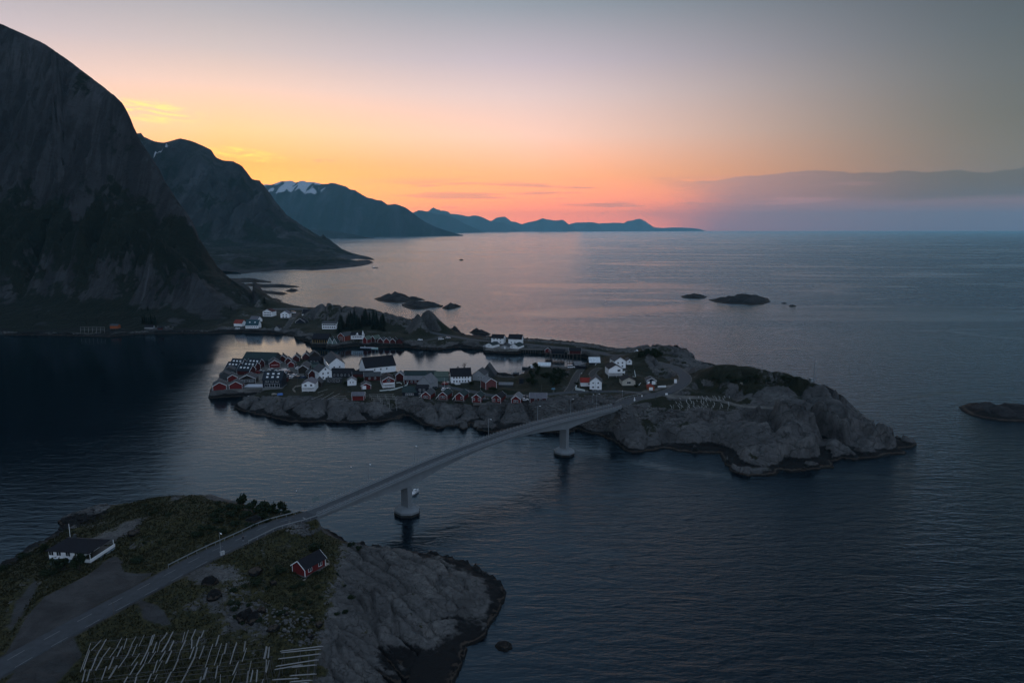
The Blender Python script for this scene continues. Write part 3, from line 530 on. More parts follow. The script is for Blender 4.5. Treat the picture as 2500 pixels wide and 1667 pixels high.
# ------------------------------------------------------------------ sea
def sea_material():
    m_ = bpy.data.materials.new('sea_water'); m_.use_nodes = True; t = m_.node_tree; t.nodes.clear(); q = NT(t)
    o = q.n('ShaderNodeOutputMaterial'); b = q.n('ShaderNodeBsdfGlossy'); body = q.n('ShaderNodeBsdfDiffuse'); fr_ = q.n('ShaderNodeFresnel'); mx = q.n('ShaderNodeMixShader')
    t.links.new(fr_.outputs[0], mx.inputs[0]); t.links.new(body.outputs[0], mx.inputs[1]); t.links.new(b.outputs[0], mx.inputs[2]); t.links.new(mx.outputs[0], o.inputs[0])
    pos = q.n('ShaderNodeTexCoord').outputs['Object']
    sx = q.n('ShaderNodeSeparateXYZ'); q.put(sx.inputs[0], pos)
    body.inputs['Color'].default_value = (.0008, .003, .006, 1); fr_.inputs['IOR'].default_value = 1.42
    b.inputs['Color'].default_value = (.66, .86, 1.0, 1)      # blue tint laid over every reflection to cool the warm sky
    # wind: long streaks of calmer water that follow the current
    wq = q.mapv(pos, (.0011, .0042, 1), (0, 0, R(-16)))
    sl = q.noise(wq, 1.0, 5, .55, 1.6)
    slick = q.step(sl, .52, .64)
    gust = q.noise(q.mapv(pos, (.004, .012, 1), (0, 0, R(-14))), 1.0, 4, .6, .6)
    # sheltered harbour basin
    hb = q.m('ADD', q.m('POWER', q.m('DIVIDE', q.m('ADD', sx.outputs[0], 75.0), 190.0), 2.0), q.m('POWER', q.m('DIVIDE', q.m('SUBTRACT', sx.outputs[1], 560.0), 85.0), 2.0))
    calm = q.m('SUBTRACT', 1.0, q.step(hb, .75, 1.35))
    fj = q.m('SUBTRACT', 1.0, q.step(q.m('ADD', sx.outputs[0], q.m('MULTIPLY', q.m('SUBTRACT', gust, .5), 160.0)), -330.0, -150.0))
    fj = q.m('MULTIPLY', fj, q.m('SUBTRACT', 1.0, q.step(sx.outputs[1], 700.0, 900.0)))
    calm = q.m('MAXIMUM', calm, q.m('MULTIPLY', fj, .8))
    lw_ = q.noise(q.mapv(pos, (.0016, .0050, 1), (0, 0, R(17))), 1.0, 3, .5, 1.2)
    lines = q.m('SUBTRACT', 1.0, q.step(q.m('ABSOLUTE', q.m('SUBTRACT', lw_, .52)), .004, .020))
    lines = q.m('MULTIPLY', lines, q.step(gust, .42, .56)); slick = q.m('MAXIMUM', slick, lines)
    amp = q.m('MULTIPLY', q.m('SUBTRACT', 1.0, q.m('MULTIPLY', slick, .66)), q.m('ADD', .62, q.m('MULTIPLY', gust, .75)))
    amp = q.m('MULTIPLY', amp, q.m('SUBTRACT', 1.0, q.m('MULTIPLY', calm, .62)))
    wnd = q.m('ADD', q.m('SUBTRACT', sx.outputs[0], q.m('MULTIPLY', sx.outputs[1], .10)), q.m('MULTIPLY', q.m('SUBTRACT', gust, .5), 90.0))
    wnd = q.step(wnd, -75.0, 60.0)
    opn = q.step(sx.outputs[1], 600.0, 800.0)
    amp = q.m('MULTIPLY', amp, q.m('ADD', q.m('ADD', .45, q.m('MULTIPLY', opn, 1.25)), q.m('MULTIPLY', wnd, 1.5)))
    rip = q.noise(q.mapv(pos, (.40, .95, .3), (0, 0, R(9))), 1.0, 4, .6, .5)
    swl = q.noise(q.mapv(pos, (.085, .30, .1), (0, 0, R(14))), 1.0, 3, .5, .7)
    hh = q.m('ADD', q.m('MULTIPLY', rip, .42), q.m('MULTIPLY', swl, 1.0))
    bp = q.n('ShaderNodeBump'); q.put(bp.inputs['Strength'], amp); bp.inputs['Distance'].default_value = .42
    q.put(bp.inputs['Height'], hh); q.put(b.inputs['Normal'], bp.outputs[0]); q.put(fr_.inputs['Normal'], bp.outputs[0])
    q.put(b.inputs['Roughness'], q.m('ADD', .05, q.m('MULTIPLY', amp, .07)))
    return m_
SEA = sea_material()
xs = axis((-42000, 42000, 2000)); ys = axis((-4000, 40000, 2000))
sea = MB(); sea.add([(-42000,-4000,0),(42000,-4000,0),(42000,40000,0),(-42000,40000,0)], [(0,1,2,3)])
tag(sea.build('sea', SEA), kind='structure')

# ------------------------------------------------------------------ air
hz = bpy.data.materials.new('haze_air'); hz.use_nodes = True; hz.node_tree.nodes.clear(); q = NT(hz.node_tree)
o_ = q.n('ShaderNodeOutputMaterial'); pv_ = q.n('ShaderNodeVolumePrincipled'); hz.node_tree.links.new(pv_.outputs[0], o_.inputs['Volume'])
pv_.inputs['Color'].default_value = (.36, .82, 1.0, 1); pv_.inputs['Density'].default_value = 3.1e-5; pv_.inputs['Anisotropy'].default_value = .12
hb = MB().box(-43000, 43000, -5000, 41000, -6, 1050)
tag(hb.build('haze', hz), kind='stuff')

# ------------------------------------------------------------------ main land: mountain foot, harbour, causeway, island and headland in one height function
def z4(u, v, z=4): return tuple(U(u, v, z)[:2])
def z0(*uv): return [tuple(U(u, v, 0)[:2]) for u, v in uv]
COAST = z0((513,971),(545,968),(596,966),(592,984),(574,995),(589,1002),(619,1011),(649,1017),(691,1026),(712,1031),(760,1031),(808,1031),(845,1034),(882,1033),(920,1031),(957,1026),(980,1024),(986,1016),(1004,1017),(1014,1026),(1030,1038),(1050,1041),(1069,1048),(1090,1043),(1116,1041),(1133,1050),(1150,1036),(1165,1050),(1200,1056),(1240,1052),(1262,1046),(1295,1054),(1363,1057),(1388,1057),(1400,1055),(1410,1047),(1434,1056),(1464,1064),(1488,1073),(1515,1086),(1524,1099),(1545,1106),(1570,1104),(1604,1099),(1612,1094),(1634,1097),(1655,1103),(1685,1106),(1714,1108),(1757,1108),(1764,1122),(1776,1138),(1789,1153),(1822,1162),(1860,1163),(1894,1160),(1904,1148),(1934,1154),(1980,1147),(2036,1142),(2030,1128),(2057,1119),(2082,1123),(2144,1117),(2172,1111),(2210,1110),(2213,1104),(2195,1097),(2225,1095),(2236,1086),(2200,1078),(2180,1064),(2150,1046),(2125,1036),(2105,1026)) \
 + [(196,392),(184,415),(175,440)] + z0((1845,926),(1804,915),(1738,892),(1720,888),(1693,880),(1694,873),(1675,858),(1650,849),(1620,847),(1580,849),(1554,851),(1505,853),(1462,845),(1399,837),(1335,832),(1277,827.6),(1200,824.4),(1161,819.6),(1140,821),(1127,816),(1106,814.5),(1076,808),(1074,801),(1068,792),(1050,783),(1020,776),(1000,782),(980,780),(950,776),(925,771),(890,762),(850,757),(800,753),(770,753),(746,753),(707,752),(697,748),(679,743),(668,738),(684,734),(660,730),(640,729),(628,727),(622,718),(610,705),(600,695),(585,690)) \
 + [(-455,1300),(-600,1500),(-900,1750),(-1500,1800),(-1500,640)] + z0((-160,818),(0,818),(100,819),(200,821),(269,823),(330,817),(384,815),(440,815),(500,815),(560,813),(600,812),(640,815),(667,816),(689,815),(707,820),(719,822),(728,828),(742,834),(761,836),(758,841),(772,845),(806,846),(836,848),(867,845),(926,850),(986,847),(1020,852),(1064,855),(1085,853),(1110,849),(1150,851),(1180,853),(1200,857),(1265,860),(1290,860),(1330,864),(1380,866),(1410,868),(1440,876),(1442,884),(1430,892),(1412,899),(1390,899),(1345,898),(1310,898),(1290,900),(1283,907),(1276,918),(1250,918),(1225,914),(1205,910)) \
 + [z4(1170,903),z4(1130,905),z4(1092,908),z4(1040,909),z4(990,909),z4(966,903),z4(940,893),z4(900,891),z4(871,893),z4(845,896),z4(828,890),z4(806,877),z4(780,870),z4(740,870),z4(700,874),z4(660,876),z4(610,879),z4(575,886),z4(548,902),z4(528,924)]
ctrl = [(x, y, 0.0) for x, y in resample(COAST, 9.0)]
def C(*pts):
    for u, v, z in pts: ctrl.append(tuple(U(u, v, z)))
def CY(*pts):
    for u, v, Y in pts: ctrl.append(tuple(UY(u, v, Y)))
# island front: cliffs under the village
C((620,985,3.0),(680,990,4.5),(740,1000,4),(730,975,6),(790,985,6.2),(830,990,6),(880,1000,5.2),(870,985,6.5),(930,985,5.8),(990,985,5.6),(930,1005,3.2),(800,1010,3.2),(690,1005,2.8),(1010,1000,4.0),(1040,1005,3.5),(1055,1018,3.0),(1085,1000,5),(1110,1012,3.6),(1150,1005,4.2),(1180,1015,3.6),(1215,1012,4),(1250,1010,5),(1290,1015,4.8),(1330,1020,4.8),(1300,1000,6.4),(1370,1030,4),(1380,1000,7),(1420,1005,7.5),(1440,980,9),(1380,975,8.4),(1320,990,7.4),(1480,990,11),(1520,985,13.0),(1530,1005,10.5),(1450,1030,5),(1500,1050,4.5),(1480,1020,7.6))
# headland
C((1560,1050,6),(1560,1080,3.4),(1600,1030,8),(1590,1000,10),(1640,1010,9.6),(1700,1010,9.6),(1680,1050,6.4),(1680,1085,3.2),(1735,1060,5.4),(1760,1080,3.6),(1760,1015,9.6),(1800,1060,7.6),(1850,1080,6.8),(1830,1120,4.0),(1900,1100,6.4),(1950,1110,4.4),(1900,1050,9),(1960,1070,7.4),(2000,1100,4.2),(2050,1090,3.4),(1880,1010,11),(1960,1030,10),(2040,1050,7),(2100,1070,3.6),(2150,1090,2.2),(2100,1100,2.0),(1640,980,11),(1720,985,10.6),(1800,1000,10.8),(1850,1000,11),(1700,965,12),(1650,960,13),(1800,975,12))
CY((1987,930,375),(1930,926,378),(1880,922,378),(1830,918,380),(1780,913,384),(1735,910,390),(1700,915,400),(2030,955,362),(2060,985,350),(2085,1008,342),(1990,975,362),(1900,960,366),(1820,955,372),(1760,950,378),(1720,940,388),(1700,930,394))
C((1690,890,4.5),(1740,905,4.0),(1660,885,7),(1700,897,6.5),(1780,918,4.5))
# rocky knoll behind the upper houses, far outcrop, boulder shore
CY((1545,862,470),(1580,858,470),(1620,868,465),(1650,885,455),(1560,880,455),(1600,885,450),(1640,905,440),(1575,905,432),(1615,915,425),(1640,925,418),(1540,905,432))
CY((1600,849,535),(1625,848,532),(1650,852,528),(1675,860,525))
C((1560,925,12.6),(1560,945,12.2),(1600,945,12.8),(1640,940,13))
# wooded knoll in the middle, plots
C((1330,894,13.5),(1300,905,12),(1290,920,9),(1310,925,11),(1350,915,11.5),(1370,900,10),(1340,940,9.6),(1370,930,9),(1300,945,8.6),(1280,950,7),(1395,905,7),(1200,958,9.4),(1230,955,10),(1250,950,9),(1180,945,8),(1150,945,8),(1440,900,9),(1470,905,10.5),(1470,925,10.5),(1480,940,10),(1420,920,8.4),(1225,925,5),(1260,930,5.4),(1100,925,6.5),(1060,932,6),(900,935,6.2),(930,940,6.4),(1000,950,6.8),(930,960,6.6),(980,970,6.8),(850,955,6.2),(800,950,6.0),(820,965,6.4),(720,950,5.8),(760,965,6))
for u, v in ((620,905),(650,905),(690,900),(720,905),(660,925),(600,925),(560,920),(560,900),(700,890),(640,890),(740,895),(800,910),(850,912),(540,945),(590,945),(630,940),(680,915)): C((u, v, 4.6))
# causeway and far side of the harbour
C((1400,843,5),(1340,840,5),(1460,851,5.5),(1280,835,5),(1220,830,5),(1160,826,5),(1380,860,3.5),(1440,866,4.5),(1480,872,6),(1500,880,8.4),(1320,857,3.4),(1230,850,3.2),(1150,842,3.6),(1100,838,3.6),(1050,838,3.6),(1000,838,3.4),(1100,828,4.8),(1150,836,4.4),(960,828,5),(900,829,4.4),(850,833,4),(800,838,3.2),(770,840,2.8),(750,822,5),(770,828,4.2),(720,812,4.6),(740,800,6),(760,815,5),(700,800,5),(690,790,6.6),(640,802,4),(580,803,3.2),(540,804,3),(620,795,5.6))
CY((796,744,722),(770,752,725),(830,751,720),(860,752,715),(885,757,705),(910,762,698),(930,770,690),(820,775,690),(860,785,672),(780,775,700),(900,790,660),(930,795,655),(800,797,672),(955,776,672),(975,782,664),(960,795,652),(985,785,660),(1022,761,642),(1040,766,640),(1008,770,644),(1055,780,634),(1066,792,628),(1025,792,630),(1000,790,640),(1022,763,652),(1022,768,630),(1040,768,650),(1040,774,628),(1010,770,640),(1052,781,626),(1014,766,650),(1060,786,630))
C((930,812,7.5),(970,812,7),(1000,812,6),(900,815,6.5),(860,815,6),(1040,822,5.2))
# mountain
MT = [(0,58,1060),(60,85,1045),(106,106,1030),(170,150,1012),(212,182,1000),(245,207,985),(277,232,970),(300,253,960),(316,282,950),(330,320,938),(345,348,930),(370,385,918),(387,410,909),(400,440,900),(440,500,880),(470,540,867),(485,580,860),(510,620,851),(530,650,842),(560,680,830),(600,705,815),(630,735,800),(642,758,788)]
CY(*MT)
for u, v, Y in MT[:-3]:
    p = UY(u, v, Y); ctrl.append((p.x*1.10-10, p.y*1.12, max(4, p.z*.62)))
    ctrl.append((p.x*1.22-30, p.y*1.26, max(3, p.z*.25)))
CY((-100,38,1065),(-250,50,1070),(-500,80,1080),(-800,160,1080))
for u in (-100,-300,-600): CY((u, 260, 1190))
CY((30,690,800),(110,700,800),(200,692,800),(300,682,798),(390,690,785),(450,700,785),(500,715,790),(-200,690,800),(-500,700,800))
CY((30,330,985),(100,400,930),(200,430,918),(290,470,906),(350,520,885),(400,560,868),(440,620,845),(480,660,832),(100,560,872),(200,580,862),(300,590,852),(370,620,842),(-200,420,940),(-500,460,940),(-200,580,870))
CY((480,720,752),(510,728,752),(440,745,735),(470,768,705),(520,770,715),(560,745,760),(590,755,750),(420,780,690),(350,770,720),(250,770,720),(150,770,720),(50,770,720),(300,800,672),(150,805,670),(0,800,672),(450,800,676),(500,790,690),(540,785,705),(600,770,735))
for h in HOUSES:
    c_, a_ = house_frame(h)
    if not h[14].get('stilts'): ctrl.append((c_.x, c_.y, h[5]))
for nm, pts, hw in ROADS[1:]:
    for p in pts[::5]: ctrl.append(tuple(p))
# thin out controls that almost coincide
out_ = []
for p in sorted(ctrl, key=lambda p: -abs(p[2])):
    if all((p[0]-o[0])**2+(p[1]-o[1])**2 > 9 for o in out_): out_.append(p)
rbf = RBF(out_, 5.0)

XS = axis((-1320,-620,4.5),(-620,-420,3.2),(-420,-210,1.9),(-210,225,1.15))
YS = axis((262,490,1.0),(490,660,1.5),(660,800,2.0),(800,1180,3.6),(1180,1400,8))
X, Y = np.meshgrid(XS, YS)
sd = poly_sdf(X, Y, COAST)
near = sd > -14
hgt = np.full(X.shape, -4.0)
xv, yv = X[near], Y[near]; s_ = sd[near]
b_ = rbf(xv, yv)
mtn = sst(xv, -270, -330)*sst(yv, 690, 730) * np.maximum(sst(b_, 14, 40), 0)
mtn = sst(-xv, 265, 330)*sst(yv, 680, 735)*sst(b_, 12, 45)
head = sst(xv, 60, 90)*sst(-yv, -345, -325) + sst(xv, 112, 130)*sst(-yv, -400, -380)
fb_ = [U(*q_) for q_ in ((540,968,3),(640,968,4),(700,974,4.5),(800,977,5.5),(880,984,6),(960,989,6),(1040,985,6.5),(1200,985,7),(1330,976,7),(1450,968,9),(1520,977,13))]
front = sst(np.interp(xv, [q_.x for q_ in fb_], [q_.y for q_ in fb_])-yv+2.5*perlin(xv/9, yv/9), -1.5, 2.5)*sst(-xv, -70, -50)
front = np.clip(front + head, 0, 1)                  # bare rock slabs facing the strait
knoll = np.clip(sst(xv, 86, 96)*sst(-yv, -470, -455)*sst(yv, 402, 420) + sst(yv, 500, 515)*sst(xv, 100, 106), 0, 1)
north = sst(-xv, 88, 100)*sst(xv, -245, -225)*sst(yv, 640, 665)*sst(b_, 7, 12)         # rocky hill and the tall rock north of the harbour
rocky = np.clip(front+knoll*.8+north, 0, 1)*(1-mtn)
wx = xv+3.5*perlin(xv/13, yv/13+40); wy = yv+3.5*perlin(xv/13+70, yv/13)
f1, f2 = worley(wx/15, wy/19); dome = np.clip(sst(f2-f1, 0, .42), 0, 1)
g1, g2 = worley(wx/5.2+9, wy/6.4+3); dm2 = sst(g2-g1, 0, .3)
HUMPS = [(1488,1541,1020,7.5,1068,3.2),(1536,1622,1027,8.5,1089,2.8),(1628,1741,1013,9.5,1087,2.8),(1733,1784,1017,9.5,1090,2.8),(1772,1900,1022,9.5,1140,2.4),(1880,2008,1060,8,1122,3),(1886,2003,993,11,1060,7.5),(2012,2058,1000,9,1074,5),(2045,2092,1040,7,1082,4),(2086,2192,1046,5,1098,2.2),(2008,2108,990,8,1032,5),(1850,1990,935,15,992,11.5),(1985,2050,945,13,1000,9),(1790,1890,960,12.5,1010,11)]
hf = np.full(xv.shape, -9.0)
for ua, ub, va, za, vb, zb in HUMPS:
    t_ = U((ua+ub)/2, va, za); o_ = U((ua+ub)/2, vb, zb); l_ = U(ua, (va+vb)/2, (za+zb)/2); r_ = U(ub, (va+vb)/2, (za+zb)/2)
    cx_, cy_ = (l_.x+r_.x)/2, (t_.y+o_.y)/2; rx_, ry_ = (r_.x-l_.x)/2, (t_.y-o_.y)/2
    hf = np.maximum(hf, 1-((np.abs(wx-cx_)/rx_)**2.3+(np.abs(wy-1.2-cy_)/ry_)**2.3))
hump = .75*sst(hf, -.04, .20)+.25*sst(hf, .15, .8)
isl = np.where(hf > -1.2, 1, 0)*head
add = rocky*(1-isl)*(5.2*(sst(f2-f1, 0, .20)-.84)+1.6*(dome-.72)) + isl*(7.0*(hump-.84)) + rocky*(.95*(sst(g2-g1, 0, .18)-.8) + .55*fbm(xv/7, yv/7, 4) + 1.1*((( .64*xv+.77*yv)/8.5+.9*perlin(xv/22, yv/17)+.25*perlin(xv/6, yv/6)) % 1.0-.5))
add += (1-rocky)*(1-mtn)*(.35*fbm(xv/9, yv/9, 4) + .12*fbm(xv/2.1, yv/2.1, 2))
shore = np.exp(-np.maximum(s_, 0)/7)
add += shore*(1-mtn)*(.8+.9*ridged(xv/6, yv/6, 4))
# cliff relief: buttresses and gullies running down the face
fx = xv+16*perlin(xv/95, yv/150)+7*perlin(xv/30+5, yv/44); big = ridged(fx/58, yv/260, 3, .55)
gul = ridged(fx/21+3, yv/120, 4, .6); fine = ridged(fx/7.5, yv/34+9, 3, .6)
ledg = fbm(xv/26, b_/17, 3)
rd_, _ = line_dist(xv, yv, [tuple(UY(*p)) for p in [(-800,160,1080),(-250,50,1070)]+MT])
edge = .16+.84*sst(rd_, 8, 75)
add += mtn*(edge*(19*big + 12*gul + 4.5*fine + 3.5*ledg + 4.0*fbm(xv/15, yv/15, 4)) + 1.6*fine)
z_ = b_ + add
ramp_ = .55+.62*np.minimum(s_, 3)+.12*np.maximum(s_-3, 0)+ 1.2*sst(s_, 0, 2.4)*(.5+.5*perlin(xv/5, yv/5))
ramp_ = .25+.30*np.minimum(s_, 3)+.05*np.maximum(s_-3, 0)+.7*sst(s_, 0, 2.4)*(.5+.5*perlin(xv/5, yv/5))
z_ = np.where(s_ < 22, np.maximum(z_, np.minimum(ramp_, b_+1.2)), z_)
z_ = np.where(s_ < 0, np.minimum(z_, .35) + s_*.9, z_)
z_ = np.maximum(z_, -5)
# flat plots for roads, yards and house floors
gravel = np.zeros(xv.shape); plot = np.zeros(xv.shape)
for nm, pts, hw in ROADS[1:]:
    bx = [p.x for p in pts]; by = [p.y for p in pts]
    m_ = (xv > min(bx)-12) & (xv < max(bx)+12) & (yv > min(by)-12) & (yv < max(by)+12)
    d, zr = line_dist(xv[m_], yv[m_], pts); w_ = 1-sst(d, hw+1.2, hw+5.5)
    if nm == 'asphalt_road' and pts is main_road: w_ *= 1-sst(-xv[m_], -54.5, -51.5)
    z_[m_] = z_[m_]*(1-w_)+(zr-.22)*w_; gravel[m_] = np.maximum(gravel[m_], (1-sst(d, hw+.3, hw+1.4))*.9); plot[m_] = np.maximum(plot[m_], w_)
for h in HOUSES:
    if h[14].get('stilts'):
        continue
    c_, a_ = house_frame(h); L, W = h[7], h[8]
    m_ = (abs(xv-c_.x) < L+W) & (abs(yv-c_.y) < L+W)
    dx, dy = xv[m_]-c_.x, yv[m_]-c_.y
    lx = abs(dx*math.cos(a_)+dy*math.sin(a_))-L/2; ly = abs(-dx*math.sin(a_)+dy*math.cos(a_))-W/2
    w_ = 1-sst(np.maximum(lx, ly), .6, 3.4)
    z_[m_] = z_[m_]*(1-w_)+(c_.z-.12)*w_; plot[m_] = np.maximum(plot[m_], w_)
YARD = [tuple(U(u, v, 4.6)[:2]) for u, v in ((622,914),(640,896),(684,884),(716,890),(738,897),(742,914),(736,926),(700,931),(690,920),(652,922))]
DOCK = [tuple(U(u, v, 4.6)[:2]) for u, v in ((512.5,951.5),(600,950),(650,947.5),(688,947),(690,925),(742,926),(742,897),(716,889),(700,876),(610,882),(575,889),(550,904),(530,926))]
ys_ = poly_sdf(xv, yv, DOCK); w_ = sst(ys_, -1.0, .6); z_ = z_*(1-w_)+4.5*w_; gravel = np.maximum(gravel, w_*.9)
fs_ = poly_sdf(xv, yv, [tuple(U(u, v, 4.0)[:2]) for u, v in ((1182,849),(1262,853),(1285,842),(1200,836))]); w_ = sst(fs_, -1, .8); z_ = z_*(1-w_)+3.5*w_; gravel = np.maximum(gravel, w_*.8)
track = spline([U(1625, 963, 13), U(1670, 967, 12.2), U(1710, 969, 11.6), U(1760, 977, 11.2), U(1810, 990, 11), U(1890, 996, 11)], 3)
d, zr = line_dist(xv, yv, track); w_ = 1-sst(d, 2.0, 6.0); z_ = z_*(1-w_)+zr*w_; gravel = np.maximum(gravel, (1-sst(d, 1.6, 3.0))); plot = np.maximum(plot, w_)
rp_ = poly_sdf(xv, yv, [tuple(U(u, v, 10)[:2]) for u, v in ((1632,978),(1645,967),(1790,970),(1805,1004),(1632,1004))]); w_ = sst(rp_, -4, 1)*(1-gravel); z_ = z_*(1-w_)+(10.2+.4*(z_-10.2).clip(-.6,.6))*w_
pk = [tuple(U(u, v, 12.6)[:2]) for u, v in ((1560,960),(1600,954),(1660,938),(1668,926),(1640,940),(1600,948),(1555,954))]
gravel = np.maximum(gravel, sst(poly_sdf(xv, yv, pk), -1.5, 1)*.9)
def fit_crest(x, y, z, sil, lo, hi, n=3, w0=.35):
    """pull the skyline of a mountain onto the measured one by scaling its upper slopes"""
    su = np.array([p[0] for p in sil]); svv = np.array([p[1] for p in sil])
    for _ in range(n):
        f_ = y*CT-(z-H)*ST; u_ = 1250+FPX*x/f_; v_ = 833.5-FPX*(y*ST+(z-H)*CT)/f_
        k_ = np.round((u_-lo)/2.5).astype(int); nb = int((hi-lo)/2.5)+1; ok = (k_ >= 0) & (k_ < nb) & (z > 6)
        top = np.full(nb, 1e9); np.minimum.at(top, k_[ok], v_[ok]); good = top < 1e8
        uu = lo+2.5*np.arange(nb); top = np.interp(uu, uu[good], top[good])
        dv = np.interp(uu, su, svv)-top; zt = np.full(nb, 1.0); np.maximum.at(zt, k_[ok], z[ok])
        kk = np.clip(k_, 0, nb-1); rel = z/np.maximum(zt[kk], 1)
        dz = -dv[kk]*f_/FPX/CT
        z = z + np.where((u_ >= lo) & (u_ <= hi), dz*sst(rel, w0, .92)*np.minimum(1, rel), 0)
    return z
mk_ = (xv < -300) & (b_ > 15)
z_[mk_] = fit_crest(xv[mk_], yv[mk_], z_[mk_], [(-400, 70), (-250, 50), (-100, 40)]+[(p[0], p[1]) for p in MT], -400, 618)
hgt[near] = z_
# ground cover
sl = np.hypot(*np.gradient(hgt, YS, XS))[near]
n_ = fbm(xv/22, yv/22, 4); n2 = fbm(xv/5+30, yv/5, 3)
grass = .78+.35*n_ - .9*np.clip(sl-.55, 0, 1) - 1.1*np.exp(-np.maximum(s_, 0)/5)
grass = grass*(1-.92*front) + front*(.05+.40*n_+.3*n2-.4*np.clip(sl-.3, 0, 1))
top_ = sst(xv, 100, 110)*sst(b_, 11.5, 15)*sst(yv, 366, 374)*(1-sst(yv, 430, 440))
grass = np.maximum(grass, top_*(.75+.3*n_)) ; grass = np.where(knoll > .4, .30+.55*n_+.3*n2-.5*np.clip(sl-.5, 0, 1), grass)
rp_ = poly_sdf(xv, yv, [tuple(U(u, v, 10)[:2]) for u, v in ((1640,978),(1650,967),(1785,970),(1800,1000),(1640,1000))])
rk_ = sst(xv, 82, 90)*sst(-yv, -352, -346)*sst(yv, 340, 344)*(1-sst(xv, 122, 128)); grass = np.maximum(grass, rk_*.8)
grass = np.where(north > .4, .42+.45*n_+.3*n2-.35*np.clip(sl-.8, 0, 1), grass)
low_ = 1-sst(b_, 60, 175)
grass = grass*(1-mtn) + mtn*(.26+.72*low_+.42*fbm(xv/38, yv/38, 4)+.22*n2-.16*np.clip(sl-1.1, 0, 1.5))
slab = np.exp(-(((xv+335)/26)**2+((yv-742)/30)**2)); grass -= slab*.9
grass = np.clip(grass, 0, 1)
G = np.zeros(X.shape); G[near] = grass; V = np.zeros(X.shape); V[near] = gravel
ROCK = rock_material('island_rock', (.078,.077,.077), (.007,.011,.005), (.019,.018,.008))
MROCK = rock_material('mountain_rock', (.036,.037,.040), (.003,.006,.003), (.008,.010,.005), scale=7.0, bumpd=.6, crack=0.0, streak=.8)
ism = (X < -268) & (Y > 664) & (hgt > -4)
keep = (sd > -9)
sep_x = np.searchsorted(XS, -300)
# two sheets that meet edge to edge: the mountain and the settled low land
km = keep & (X <= XS[sep_x])
ki = keep & (X >= XS[sep_x])
def cut(k, left):
    k = k.copy()
    return k
def sheet(name, sl_, material):
    return tag(grid_mesh(name, XS[sl_], YS, hgt[:, sl_], keep[:, sl_], {'grass': G[:, sl_], 'gravel': V[:, sl_]}, material), kind='structure')
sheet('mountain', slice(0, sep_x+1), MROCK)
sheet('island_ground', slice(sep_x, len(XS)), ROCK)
LAND = (XS, YS, hgt)
def zg(x, y, land=None):
    """height of the ground at x, y"""
    ax, ay, hh = land or LAND
    i = min(max(np.searchsorted(ax, x)-1, 0), len(ax)-2); j = min(max(np.searchsorted(ay, y)-1, 0), len(ay)-2)
    tx = (x-ax[i])/(ax[i+1]-ax[i]); ty = (y-ay[j])/(ay[j+1]-ay[j])
    tx = min(max(tx, 0), 1); ty = min(max(ty, 0), 1)
    return float((hh[j,i]*(1-tx)+hh[j,i+1]*tx)*(1-ty)+(hh[j+1,i]*(1-tx)+hh[j+1,i+1]*tx)*ty)
def hit(u, v, land=None, z=6.0):
    """where the sight line of a pixel meets the ground"""
    a = (u-1250)/FPX; b = -(v-833.5)/FPX
    d = Vector((a, CT+b*ST, -ST+b*CT)); ax, ay, hh = land or LAND
    t0 = max(1.0, ay[0]/d.y); t1 = min(ay[-1]/d.y, (0-H)/d.z if d.z < 0 else 1e9)
    n = 900; pz = None
    for k in range(n+1):
        t = t0+(t1-t0)*k/n; x, y, zc = d.x*t, d.y*t, H+d.z*t
        if zc <= zg(x, y, land): return Vector((x, y, zg(x, y, land)))
    return U(u, v, max(z, 0))

